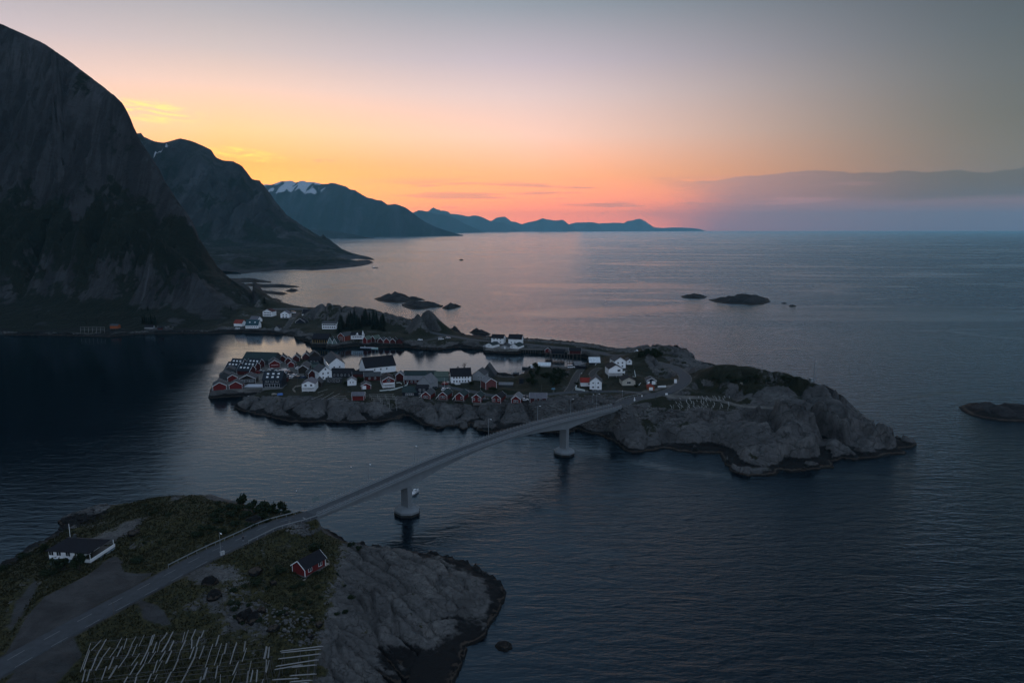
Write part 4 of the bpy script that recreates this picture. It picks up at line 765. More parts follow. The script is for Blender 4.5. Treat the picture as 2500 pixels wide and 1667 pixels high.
# ------------------------------------------------------------------ near land
NC = z0((1095,1700),(1112,1652),(1128,1618),(1140,1580),(1180,1556),(1192,1530),(1214,1498),(1228,1470),(1234,1446),(1214,1418),(1180,1404),(1166,1388),(1116,1368),(1069,1357),(1020,1350),(976,1346),(925,1340),(890,1332),(850,1326),(800,1300),(765,1287),(742,1277),(715,1264),(690,1256),(640,1248),(580,1240),(556,1230),(520,1212),(470,1209),(400,1211),(340,1219),(290,1231),(262,1233),(238,1235),(204,1248),(165,1262),(146,1274),(170,1286),(140,1302),(119,1316),(102,1326),(68,1342),(40,1358),(17,1371),(0,1384),(-60,1420)) + [(-178,170),(-186,140),(-178,85),(-120,62),(-40,64),(-10,100),(-12,125)]
nc = [(x, y, 0.0) for x, y in resample(NC, 6.0)]
for u, v, z in ((470,1212,9.5),(420,1216,10),(350,1224,8),(540,1214,7.5),(300,1246,5),(560,1240,11.2),(620,1245,11.2),(680,1258,11),(500,1250,12),(400,1265,12.5),(450,1300,12),(300,1300,8.6),(250,1285,5),(210,1300,5.5),(160,1300,3),(130,1330,4),(300,1340,9.6),(210,1372,9.4),(120,1345,5.5),(60,1380,5),(30,1420,7),(30,1480,9.5),(60,1550,10.8),(300,1420,10.8),(200,1450,10.8),(380,1330,11),(450,1345,11.4),(741,1266,10.0),(780,1305,8.0),(850,1338,6.6),(900,1346,6.0),(960,1354,5.0),(1050,1372,3.8),(1120,1402,2.2),(740,1330,9.2),(800,1370,8.6),(700,1430,8.5),(750,1460,7.8),(640,1400,9.8),(560,1420,10),(500,1440,10.8),(600,1500,9.2),(680,1540,8.2),(760,1500,7.8),(850,1400,7.8),(950,1400,6.4),(1050,1450,4.3),(1120,1500,2.6),(1160,1470,2.2),(850,1480,7.2),(950,1520,4.8),(1050,1540,3.0),(800,1560,7.2),(880,1595,4.0),(930,1600,1.6),(960,1640,.8),(1000,1620,.9),(1070,1600,1.0),(1090,1570,1.2),(840,1655,4.0),(700,1600,7.8),(500,1540,9.3),(400,1600,9.4),(600,1640,8.2),(300,1600,9.8),(200,1640,10.4),(350,1500,10.8),(100,1750,10.5),(300,1760,9.6),(500,1760,8.6),(700,1760,7.0),(-100,1560,10),(-200,1500,8)): nc.append(tuple(U(u, v, z)))
for p in near_road[::4]: nc.append(tuple(p))
nrbf = RBF(nc, 4.0)
NX = axis((-192,-112,.8),(-112,12,.42)); NY = axis((70,112,1.2),(112,236,.46))
X2, Y2 = np.meshgrid(NX, NY); sd2 = poly_sdf(X2, Y2, NC)
b2 = nrbf(X2, Y2)
bare = sst(X2 - (-50) - (Y2-150)*.35, -6, 6)                 # the smooth rock flank on the right
P150 = U(770, 1500, 8); 
bare = np.clip(sst(X2*.78 - (Y2-140)*-.10, -36.5, -30), 0, 1)
cx = (X2*.66+Y2*.75); cy_ = (X2*.75-Y2*.66)                      # joints run obliquely down to the water
cx = cx+2.2*perlin(X2/14, Y2/14); cy_ = cy_+2.2*perlin(X2/14+9, Y2/14)
f1, f2 = worley(cx/5.5, cy_/17); g1, g2 = worley(cx/2.2+5, cy_/6+2)
add2 = bare*(1.7*(sst(f2-f1, 0, .16)-.85)+.45*(sst(g2-g1, 0, .16)-.8)+1.0*((cx/6.3+.9*perlin(cx/19, cy_/24)+.25*perlin(cx/5, cy_/9)) % 1.0-.5)+.5*fbm(X2/6, Y2/6, 4)+.10*fbm(X2/1.4, Y2/1.4, 3))
add2 += (1-bare)*(.55*fbm(X2/8, Y2/8, 4)+.22*fbm(X2/2, Y2/2, 3)+.35*np.maximum(ridged(X2/11+4, Y2/11, 3)-.35, 0))
add2 += np.exp(-np.maximum(sd2, 0)/3)*(.3+.6*ridged(X2/4, Y2/4, 4))
z2 = b2+add2
r2 = .2+.55*np.minimum(sd2, 2.5)+.1*np.maximum(sd2-2.5, 0)+.5*perlin(X2/2.5, Y2/2.5)
z2 = np.where(sd2 < 10, np.maximum(z2, np.minimum(r2, b2+.8)), z2)
z2 = np.where(sd2 < 0, np.minimum(z2, .3)+sd2*.8, z2); z2 = np.maximum(z2, -5)
d, zr = line_dist(X2, Y2, near_road); w_ = 1-sst(d, 4.2, 9.0)
beyond = sst((X2-bridge_p(BR_S0).x)*BR_DIR.x+(Y2-bridge_p(BR_S0).y)*BR_DIR.y, -1.0, .8); w_ *= 1-beyond
z2 = z2*(1-w_)+(zr-.16)*w_
z2 = np.where((beyond > .3) & (d < 9), np.minimum(z2, 10.2-.35*np.maximum(0, (X2-bridge_p(BR_S0).x)*BR_DIR.x+(Y2-bridge_p(BR_S0).y)*BR_DIR.y)), z2)
grav2 = (1-sst(d, 3.6, 4.6))*.75*(1-beyond)
lay = [tuple(U(u, v, 11.4)[:2]) for u, v in ((20,1590),(70,1500),(110,1455),(160,1430),(220,1400),(262,1370),(290,1372),(300,1395),(330,1400),(372,1398),(330,1425),(230,1475),(100,1560))]
lay2 = [tuple(U(u, v, 11)[:2]) for u, v in ((322,1458),(350,1470),(400,1490),(420,1520),(350,1510),(340,1480),(318,1470))]
lay3 = [tuple(U(u, v, 11)[:2]) for u, v in ((130,1578),(180,1560),(200,1600),(150,1650),(100,1690),(10,1680),(40,1640))]
drive = [tuple(U(u, v, 10.2)[:2]) for u, v in ((230,1400),(258,1366),(285,1360),(300,1380),(270,1400),(200,1440),(150,1450))]
path_ = [tuple(U(u, v, 9.5)[:2]) for u, v in ((40,1470),(70,1430),(85,1400),(92,1430),(80,1460),(60,1500),(30,1550),(20,1540))]
for pl_, a_ in ((lay,1.0),(lay2,.7),(lay3,.75),(drive,.9),(path_,.7)): grav2 = np.maximum(grav2, a_*sst(poly_sdf(X2, Y2, pl_), -1.2, .6))
lw = sst(poly_sdf(X2, Y2, lay), -3, .5); z2 = z2*(1-lw)+11.3*lw
bung = U(150, 1370, 9.6)
n_ = fbm(X2/9, Y2/9, 4); n2 = fbm(X2/2.4+30, Y2/2.4, 3)
gr2 = (.80+.30*n_+.12*n2)*(1-bare) + bare*(.02+.36*n_+.22*n2)
gr2 -= .8*np.exp(-np.maximum(sd2-1.5, 0)/2.5)
gy, gx = np.gradient(z2, NY, NX); sl2 = np.hypot(gx, gy); gr2 -= .55*np.clip(sl2-.55, 0, 1)
for (u, v, rr) in ((310,1290,5.5),(240,1310,6),(440,1215,5),(540,1215,6),(620,1262,3.2),(520,1420,6),(590,1510,6),(540,1470,4)):
    p = U(u, v, 9); gr2 -= .6*np.exp(-(((X2-p.x)/rr)**2+((Y2-p.y)/rr)**2))
gr2 = np.clip(gr2, 0, 1)
NROCK = rock_material('near_rock', (.088,.086,.084), (.009,.013,.005), (.060,.052,.020), scale=.55, gravel=(.046,.045,.045), bumpd=.35)
tag(grid_mesh('near_headland_ground', NX, NY, z2, sd2 > -6, {'grass': gr2, 'gravel': grav2}, NROCK), kind='structure')
NLAND = (NX, NY, z2)

# ------------------------------------------------------------------ second mountain with its low shelf, and the chain beyond
MB_C = z0((560,672),(640,663),(680,660),(720,658),(760,660),(820,656),(870,651),(900,646),(912,641),(905,637),(885,637),(860,640),(846,634),(870,632),(915,635),(905,629),(880,624),(850,617),(826,608),(814,604)) + [(-1150,4400),(-3600,4400),(-3600,1700),(-1200,1560)]
mc = [(x, y, 0.0) for x, y in resample(MB_C, 60)]
def MY(*pts):
    for u, v, Y_ in pts: mc.append(tuple(UY(u, v, Y_)))
SIL = [(300,352,3250),(345,331,3240),(375,345,3230),(400,349,3220),(425,342,3210),(440,338,3200),(470,345,3190),(495,356,3180),(515,366,3170),(528,385,3165),(545,392,3160),(570,394,3150),(590,405,3140),(607,425,3130),(615,438,3125),(635,441,3120),(650,460,3110),(675,495,3090),(700,525,3070),(740,552,3050),(780,576,3030),(805,590,3010),(811,598,2990)]
MY(*SIL)
for u, v, Y_ in SIL:
    p = UY(u, v, Y_); mc.append((p.x*1.12, p.y*1.14, p.z*.6)); mc.append((p.x*1.28, p.y*1.28, p.z*.3))
MY((200,340,3250),(100,330,3250),(0,320,3250),(300,520,2760),(200,520,2760))
for u, v, z in ((560,655,8),(620,640,16),(700,640,12),(780,640,12),(840,640,6),(880,643,4),(560,625,26),(650,615,28),(740,612,26),(800,612,20),(520,612,34),(850,626,8)): mc.append(tuple(U(u, v, z)))
MY((480,598,2420),(560,600,2460),(640,600,2500),(720,600,2560),(790,603,2680),(420,600,2400))
MY((460,480,2880),(520,480,2860),(580,500,2830),(620,520,2800),(660,550,2780),(700,575,2760),(500,560,2620),(560,565,2620),(620,572,2630))
out_ = []
for p in sorted(mc, key=lambda p: -p[2]):
    if all((p[0]-o[0])**2+(p[1]-o[1])**2 > 225 for o in out_): out_.append(p)
mr = RBF(out_, 18.0)
MX = axis((-3500,-2000,22),(-2000,-380,8)); MYS = axis((1560,2300,8),(2300,3320,8),(3320,4400,30))
X3, Y3 = np.meshgrid(MX, MYS); sd3 = poly_sdf(X3, Y3, MB_C)
b3 = mr(X3, Y3); k3 = sst(b3, 35, 110)
fx = X3+40*perlin(X3/260, Y3/380)
rd3, _ = line_dist(X3, Y3, [tuple(UY(*p)) for p in SIL])
add3 = k3*(.12+.88*sst(rd3, 30, 240))*(46*ridged(fx/150, Y3/620, 3, .55)+30*ridged(fx/52, Y3/260, 4, .6)+6*fbm(X3/30, Y3/30, 4)) + (1-k3)*(5*ridged(X3/70, Y3/45, 4, .55))*sst(sd3, 0, 60)
z3 = b3+add3; z3 = np.where(sd3 < 40, np.maximum(z3, np.minimum(.6+.30*sd3, 5+2*perlin(X3/40, Y3/40))), z3)
z3 = np.where(sd3 < 0, sd3*.4-.2, z3); z3 = np.maximum(z3, -4)
z3 = np.where(b3 > 60, fit_crest(X3.ravel(), Y3.ravel(), z3.ravel(), [(p[0], p[1]) for p in SIL], 345, 806).reshape(X3.shape), z3)
gr3 = np.clip(.62-.3*k3+.45*fbm(X3/120, Y3/120, 4)-.5*np.exp(-np.maximum(sd3, 0)/25), 0, 1)
pc = UY(396, 406, 3010); sn3 = np.clip(1.35-np.hypot((X3-pc.x)/26, (Y3-pc.y)/95), 0, 1)
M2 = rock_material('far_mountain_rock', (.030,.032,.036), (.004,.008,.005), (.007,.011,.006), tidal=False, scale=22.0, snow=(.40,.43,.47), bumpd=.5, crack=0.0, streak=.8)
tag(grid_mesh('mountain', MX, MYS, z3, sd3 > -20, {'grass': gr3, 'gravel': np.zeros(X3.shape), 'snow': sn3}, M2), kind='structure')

def ridge(name, sil, Y, spread, step, seed, snow=None, amp=1.0, back=1.1):
    """a mountain chain: crest through the silhouette, spurs running down to the sea in front of and behind it"""
    P_ = [UY(u, v, Y) for u, v in sil]; px = np.array([p.x for p in P_]); pz = np.array([max(p.z, 0) for p in P_])
    xs_ = np.arange(px[0], px[-1]+step, step); cz = np.interp(xs_, px, pz); cz = np.maximum(0, cz*(1+.018*ridged(xs_/(step*9)+seed*3, xs_*0+seed, 4, .6)-.008))
    ts = np.concatenate([np.linspace(-1, 0, 27), np.linspace(0, 1, 9)[1:]])
    Xg, T = np.meshgrid(xs_, ts); Z0 = np.meshgrid(cz, ts)[0]
    wd = np.maximum(Z0*spread, 60)
    Yg = Y + np.where(T < 0, T*wd, T*wd*back)
    fall = np.where(T < 0, (1+T)**1.12, (1-T)**1.2)
    n1 = ridged(Xg/(step*14)+seed, Yg/2600+seed, 4, .55); n2 = fbm(Xg/(step*5), Yg/700+seed, 3)
    m_ = np.sin(np.pi*np.clip(np.abs(T), 0, 1))
    Z = Z0*fall + m_*Z0*(.10*n1+.05*n2)*amp + (1-np.abs(T))**6*0
    Z = np.maximum(Z, 0) - np.where(np.abs(T) > .999, 3, 0)
    nx, ny = Xg.shape[1], Xg.shape[0]
    idx = np.arange(nx*ny).reshape(ny, nx)
    f_ = np.stack([idx[:-1,:-1].ravel(), idx[:-1,1:].ravel(), idx[1:,1:].ravel(), idx[1:,:-1].ravel()], 1)
    me = bpy.data.meshes.new(name)
    me.from_pydata(np.stack([Xg.ravel(), Yg.ravel(), Z.ravel()], 1).tolist(), [], f_.tolist()); me.update()
    sn = np.zeros(Z.shape)
    if snow is not None: sn = snow(Xg, Yg, Z)
    for an, ar in (('grass', np.clip(.5+.3*n2, 0, 1)), ('gravel', np.zeros(Z.shape)), ('snow', sn)):
        at_ = me.attributes.new(an, 'FLOAT', 'POINT'); at_.data.foreach_set('value', ar.ravel().astype(np.float32))
    return tag(obj(name, me, M3, None, True), kind='structure')
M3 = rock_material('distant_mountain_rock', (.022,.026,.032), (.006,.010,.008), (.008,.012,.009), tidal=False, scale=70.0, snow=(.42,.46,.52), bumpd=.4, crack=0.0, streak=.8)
pa, pb = UY(655, 470, 10500).x, UY(805, 470, 10500).x
def snowf(Xg, Yg, Z):
    n = fbm(Xg/120, Yg/210, 5, .6); k = sst(Z, 540, 690)*(1-sst(Xg, pb-200, pb+150))
    return np.clip(k*(.52+.75*n)+.25*sst(Z, 740, 800)*k, 0, 1)
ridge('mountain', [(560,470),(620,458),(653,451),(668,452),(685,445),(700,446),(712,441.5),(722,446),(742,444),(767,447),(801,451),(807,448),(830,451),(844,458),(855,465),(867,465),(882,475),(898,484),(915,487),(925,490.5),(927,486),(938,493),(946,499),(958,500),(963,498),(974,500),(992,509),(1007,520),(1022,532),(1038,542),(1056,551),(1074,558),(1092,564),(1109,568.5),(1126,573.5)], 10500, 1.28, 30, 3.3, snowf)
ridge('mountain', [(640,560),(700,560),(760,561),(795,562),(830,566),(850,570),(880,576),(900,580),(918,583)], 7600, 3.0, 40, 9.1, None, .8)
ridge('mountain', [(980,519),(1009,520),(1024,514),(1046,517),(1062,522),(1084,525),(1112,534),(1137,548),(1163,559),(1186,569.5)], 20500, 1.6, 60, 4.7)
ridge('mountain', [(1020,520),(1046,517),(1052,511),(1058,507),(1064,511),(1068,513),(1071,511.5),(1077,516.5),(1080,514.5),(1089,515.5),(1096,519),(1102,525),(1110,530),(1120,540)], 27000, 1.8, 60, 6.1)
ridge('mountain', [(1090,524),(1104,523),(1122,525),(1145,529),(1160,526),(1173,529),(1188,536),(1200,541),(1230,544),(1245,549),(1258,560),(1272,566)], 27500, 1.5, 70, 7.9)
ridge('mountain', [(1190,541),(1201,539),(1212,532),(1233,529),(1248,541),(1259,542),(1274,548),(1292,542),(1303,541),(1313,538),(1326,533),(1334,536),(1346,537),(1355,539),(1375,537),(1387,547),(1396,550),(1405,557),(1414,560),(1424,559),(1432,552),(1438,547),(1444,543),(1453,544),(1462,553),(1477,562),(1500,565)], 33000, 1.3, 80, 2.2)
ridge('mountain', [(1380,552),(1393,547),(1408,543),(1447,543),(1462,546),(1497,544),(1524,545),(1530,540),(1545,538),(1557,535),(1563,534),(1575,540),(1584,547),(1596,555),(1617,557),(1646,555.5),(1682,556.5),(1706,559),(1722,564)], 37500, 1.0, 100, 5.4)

# ------------------------------------------------------------------ rocks in the sea
SKROCK = ROCK
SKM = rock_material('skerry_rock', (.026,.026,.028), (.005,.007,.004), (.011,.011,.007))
def islet(label, poly, h, res, group=None, rough=1.0):
    P_ = z0(*poly); x_ = [p[0] for p in P_]; y_ = [p[1] for p in P_]
    ax = np.arange(min(x_)-3*res, max(x_)+3*res, res); ay = np.arange(min(y_)-3*res, max(y_)+3*res, res)
    Xi, Yi = np.meshgrid(ax, ay); s = poly_sdf(Xi, Yi, P_)
    SKROCK = SKM
    wd = max(min(max(x_)-min(x_), max(y_)-min(y_))*.32, 1.5)
    f1, f2 = worley(Xi/(wd*.9)+1.7, Yi/(wd*.9)); f = sst(s, -.4, wd)
    z = h*f*(.62+.42*sst(f2-f1, 0, .5)) + f*h*.22*rough*fbm(Xi/(wd*.5), Yi/(wd*.5), 4) + np.clip(s, 0, 1)*.35
    z = np.where(s < 0, s*.7-.15, z)
    me_o = grid_mesh('islet', ax, ay, np.maximum(z, -2.5), s > -2.5*res, {'grass': np.clip(.25*f+.3*fbm(Xi/9, Yi/9, 3), 0, 1)*(h > 5), 'gravel': np.zeros(z.shape)}, SKROCK)
    me = me_o.data; c = Vector((sum(x_)/len(x_), sum(y_)/len(y_), 0))
    me_o.data.transform(Matrix.Translation(-c)); me_o.location = c
    return tag(me_o, label, 'islet', group)
islet('large humped islet of bare rock in the middle of the bay', [(912,729),(923,735),(942,738),(975,740),(1000,737),(1012,733),(1040,734),(1030,728),(1011,729),(990,722),(965,722),(935,724)], 8.5, 1.6)
islet('flatter islet of rock just in front of the humped one in the bay', [(982,748),(992,752),(1006,756),(1039,755),(1053,751),(1080,750),(1083,746),(1067,743),(1040,739),(1010,739),(980,742)], 5.5, 1.6)
islet('small pointed rock at the right end of the bay islets', [(1078,752),(1085,755),(1108,754),(1128,748),(1104,745),(1088,746)], 3.5, 1.4)
islet('long dark islet alone on the open sea to the right', [(1728,732),(1745,738),(1770,741),(1800,742),(1830,745),(1862,744),(1882,737),(1875,728),(1850,725),(1810,724),(1780,726),(1750,729)], 7.5, 1.6)
islet('low dark rock left of the long islet on the open sea', [(1661,723),(1668,728),(1700,730),(1720,729),(1728,724),(1710,721),(1680,720)], 3.2, 1.6)
islet('tiny reef right of the long islet, nearer to it', [(1906,740.5),(1914,742),(1922,741),(1914,739.5)], .9, .8)
islet('tiny reef right of the long islet, farther out', [(1925,746.5),(1934,749),(1945,747.5),(1936,745.5)], 1.1, .8)
islet('broad dark skerry cut by the right edge of the picture', [(2340,993),(2346,1002),(2365,1013),(2396,1022),(2440,1029),(2480,1031),(2540,1033),(2580,1030),(2620,1020),(2560,1006),(2500,1001),(2440,993),(2400,987),(2365,984)], 4.6, .8)
islet('round rock beside the causeway, left of two', [(1093,809),(1100,811.5),(1115,812),(1126,811),(1120,806.5),(1106,805)], 4.2, .8)
islet('longer rock beside the causeway, right of two', [(1145,811.5),(1155,814.5),(1172,816),(1190,817),(1200,816),(1188,812.5),(1168,809.5),(1152,809)], 4.2, .8)
islet('upper long skerry off the mountain toe', [(592,697),(620,700),(640,703),(670,702),(700,703),(720,702),(733,700),(720,697.5),(690,696),(660,695.5),(630,694),(605,692)], 4.5, 1.6)
islet('lower skerry off the mountain toe', [(636,716),(660,718),(680,720),(692,721),(702,716),(690,713.5),(665,712),(645,709),(632,706)], 3.6, 1.2)
islet('small oval rock between the skerries off the mountain toe', [(697,711),(706,712.5),(722,711.5),(730,709.5),(718,707.5),(704,708)], 2.6, 1.0)
islet('low reef of dark rock below the mountain toe', [(650,727),(664,729.5),(676,728.5),(690,734),(682,736),(664,734),(648,731)], 2.6, 1.0)
islet('reef awash in the water off the near headland', [(1206,1576),(1216,1588),(1236,1592),(1252,1584),(1250,1570),(1234,1562),(1216,1565)], .22, .3)
islet('lone black reef far out in the middle of the bay', [(1120,635.3),(1127,636),(1133,635.3),(1126,634.7)], 3.0, 1.5)
islet('small black rock off the tip of the island quay', [(569,1001),(575,1003),(579,1000.5),(573,999)], .8, .35)

# ------------------------------------------------------------------ road sheets
ASPH = mat('asphalt', (.044,.049,.055), .9, .3, .18, .8, .3, 6)
LANE = mat('gravel_lane', (.042,.042,.042), .95, .2, .2, .9, .3, 6)
WLINE = mat('road_paint', (.18,.19,.19), .8, .3, .2, 2.5)
def ribbon(name, pts, hw, material, dz=0.0, skirt=.25):
    m_ = MB(); n = len(pts); V_ = []
    for k, p in enumerate(pts):
        d = (pts[min(k+1, n-1)]-pts[max(k-1, 0)]); d.z = 0; d.normalize(); s = Vector((d.y, -d.x, 0))
        V_ += [p-s*(hw+.35)+Vector((0,0,dz-skirt)), p-s*hw+Vector((0,0,dz)), p+s*hw+Vector((0,0,dz)), p+s*(hw+.35)+Vector((0,0,dz-skirt))]
    m_.add(V_, [(4*k+j, 4*k+j+1, 4*k+j+5, 4*k+j+4) for k in range(n-1) for j in range(3)])
    return m_.build(name, material)
for k_, (nm, pts, hw) in enumerate(ROADS):
    tag(ribbon(nm, [p+Vector((0, 0, -.004*k_)) for p in pts], hw, ASPH if nm == 'asphalt_road' else LANE), kind='structure')
def dash(m_, pts, s, length, off, w_, dz=.006):
    """painted dash along a polyline at arc length s"""
    acc = 0
    for a, b in zip(pts[:-1], pts[1:]):
        L_ = (b-a).length
        if acc+L_ > s:
            d = (b-a).normalized(); p = a+d*(s-acc); q_ = Vector((d.y, -d.x, 0)).normalized()
            c = p+q_*off; e = c+d*length; h_ = q_*w_/2; z_ = Vector((0,0,dz))
            m_.add([c-h_+z_, c+h_+z_, e+h_+z_, e-h_+z_], [(0,1,2,3)]); return
        acc += L_
mk = MB()
rev = near_road; tot = sum((b-a).length for a, b in zip(rev[:-1], rev[1:]))
s = 2.0
while s < tot-8: dash(mk, rev, s, 3.6, -1.0, .13); s += 7.6
s = 1.0
while s < tot-8: dash(mk, rev, s, 3.6, 2.95, .12); s += 7.6
def cross(m_, s, o0, o1):
    acc = 0
    for a, b in zip(rev[:-1], rev[1:]):
        L_ = (b-a).length
        if acc+L_ > s:
            d = (b-a).normalized(); p = a+d*(s-acc); q_ = Vector((d.y, -d.x, 0)).normalized(); z_ = Vector((0,0,.010))
            m_.add([p+q_*o0+z_, p+q_*o1+z_, p+q_*o1+d*.45+z_, p+q_*o0+d*.45+z_], [(0,1,2,3)]); return
        acc += L_
cross(mk, tot-3.5, .3, 3.0)
tag(mk.build('road_markings', WLINE), kind='structure')

# ------------------------------------------------------------------ building kit
WALLS = {'red': (.115,.010,.011), 'dark_red': (.055,.008,.009), 'white': (.80,.81,.82), 'grey': (.045,.049,.053), 'navy': (.011,.015,.024), 'brown': (.021,.016,.014), 'beige': (.42,.39,.33), 'orange': (.27,.070,.022), 'orange_red': (.15,.030,.018), 'pale_green': (.14,.20,.185), 'pale_grey': (.27,.28,.29), 'faded_red': (.13,.042,.042), 'concrete': (.2,.2,.2)}
ROOFS = {'slate': (.050,.053,.058), 'navy_roof': (.014,.020,.028), 'green_roof': (.018,.032,.033), 'black_roof': (.008,.008,.012), 'lilac': (.115,.112,.128), 'pale_roof': (.14,.142,.15), 'moss_roof': (.075,.098,.08), 'white_roof': (.58,.62,.64), 'red_roof': (.21,.022,.014), 'brick_roof': (.19,.034,.026), 'maroon_roof': (.058,.012,.014), 'teal_roof': (.018,.055,.070)}
def wall_m(k): return mat('wall_'+k, WALLS[k], .75, .25, .10, 1.4, stripes=('Z', 2.2))
def roof_m(k): return mat('roof_'+k, ROOFS[k], .8, .25, .22, .9, stripes=('X', 1.2))
TRIM = mat('white_trim', (.74,.75,.76), .6, .3, .06, 2)
GLASS = mat('window_glass', (.010,.014,.020), .06, .6)
CONC = mat('concrete', (.15,.155,.155), .85, .25, .15, .8, .2, 5)
STONE = mat('foundation_stone', (.10,.10,.10), .9, .2, .3, 1.5, .4, 4)
TIMB = mat('grey_timber', (.10,.094,.088), .9, .2, .3, 1.2, .3, 4)
PTIMB = mat('pale_timber', (.27,.245,.21), .8, .2, .25, 1.5)
METAL = mat('galvanised_steel', (.30,.325,.34), .45, .5, .08, 3, metal=.6)
DARK = mat('dark_metal', (.035,.038,.042), .6, .4)
def emit(name, col, s):
    m_ = bpy.data.materials.new(name); m_.use_nodes = True; b = m_.node_tree.nodes['Principled BSDF']
    b.inputs['Base Color'].default_value = (.6,.6,.6,1); b.inputs['Emission Color'].default_value = (*col, 1); b.inputs['Emission Strength'].default_value = s
    return m_
LAMP = emit('lit_lamp', (1.0, .93, .85), 1.6)
WARM = emit('lit_warm_lamp', (1.0, .55, .35), 1.0)
_wm = {}
def window_meshes(w_, h_):
    k = (round(w_, 2), round(h_, 2))
    if k not in _wm:
        f = MB(); t = .075
        f.box(-w_/2, w_/2, -.05, .03, -h_/2, -h_/2+t).box(-w_/2, w_/2, -.05, .03, h_/2-t, h_/2)
        f.box(-w_/2, -w_/2+t, -.05, .03, -h_/2+t, h_/2-t).box(w_/2-t, w_/2, -.05, .03, -h_/2+t, h_/2-t)
        f.box(-.035, .035, -.045, .03, -h_/2+t, h_/2-t)
        p = MB().box(-w_/2+t*.5, w_/2-t*.5, -.012, .02, -h_/2+t*.5, h_/2-t*.5)
        _wm[k] = (f.mesh('window_frame'), p.mesh('window_pane'))
        _wm[k][0].materials.append(TRIM); _wm[k][1].materials.append(GLASS)
    return _wm[k]
FAC = {'F': lambda s, L, W: ((s, -W/2), 0.0), 'R': lambda s, L, W: ((L/2, s), math.pi/2), 'B': lambda s, L, W: ((-s, W/2), math.pi), 'L': lambda s, L, W: ((-L/2, -s), -math.pi/2)}
def add_window(root, fac, s, zc, w_, h_, L, W):
    (x, y), a = FAC[fac](s, L, W); f, p = window_meshes(w_*1.22, h_*1.15)
    o = obj('window', f, None, root); o.location = (x, y, zc); o.rotation_euler = (0, 0, a)
    o.location.x += math.sin(a)*.02; o.location.y -= math.cos(a)*.02
    obj('pane', p, None, o)
def add_door(root, fac, s, w_, h_, L, W, m_=None):
    (x, y), a = FAC[fac](s, L, W)
    d = MB().box(-w_/2, w_/2, -.06, .02, 0, h_)
    for k in range(1, 4): d.box(-w_/2+.06, w_/2-.06, -.075, -.06, h_*k/4-.02, h_*k/4+.02)
    o = d.build('door', m_ or TRIM, root); o.location = (x, y, .05); o.rotation_euler = (0, 0, a)
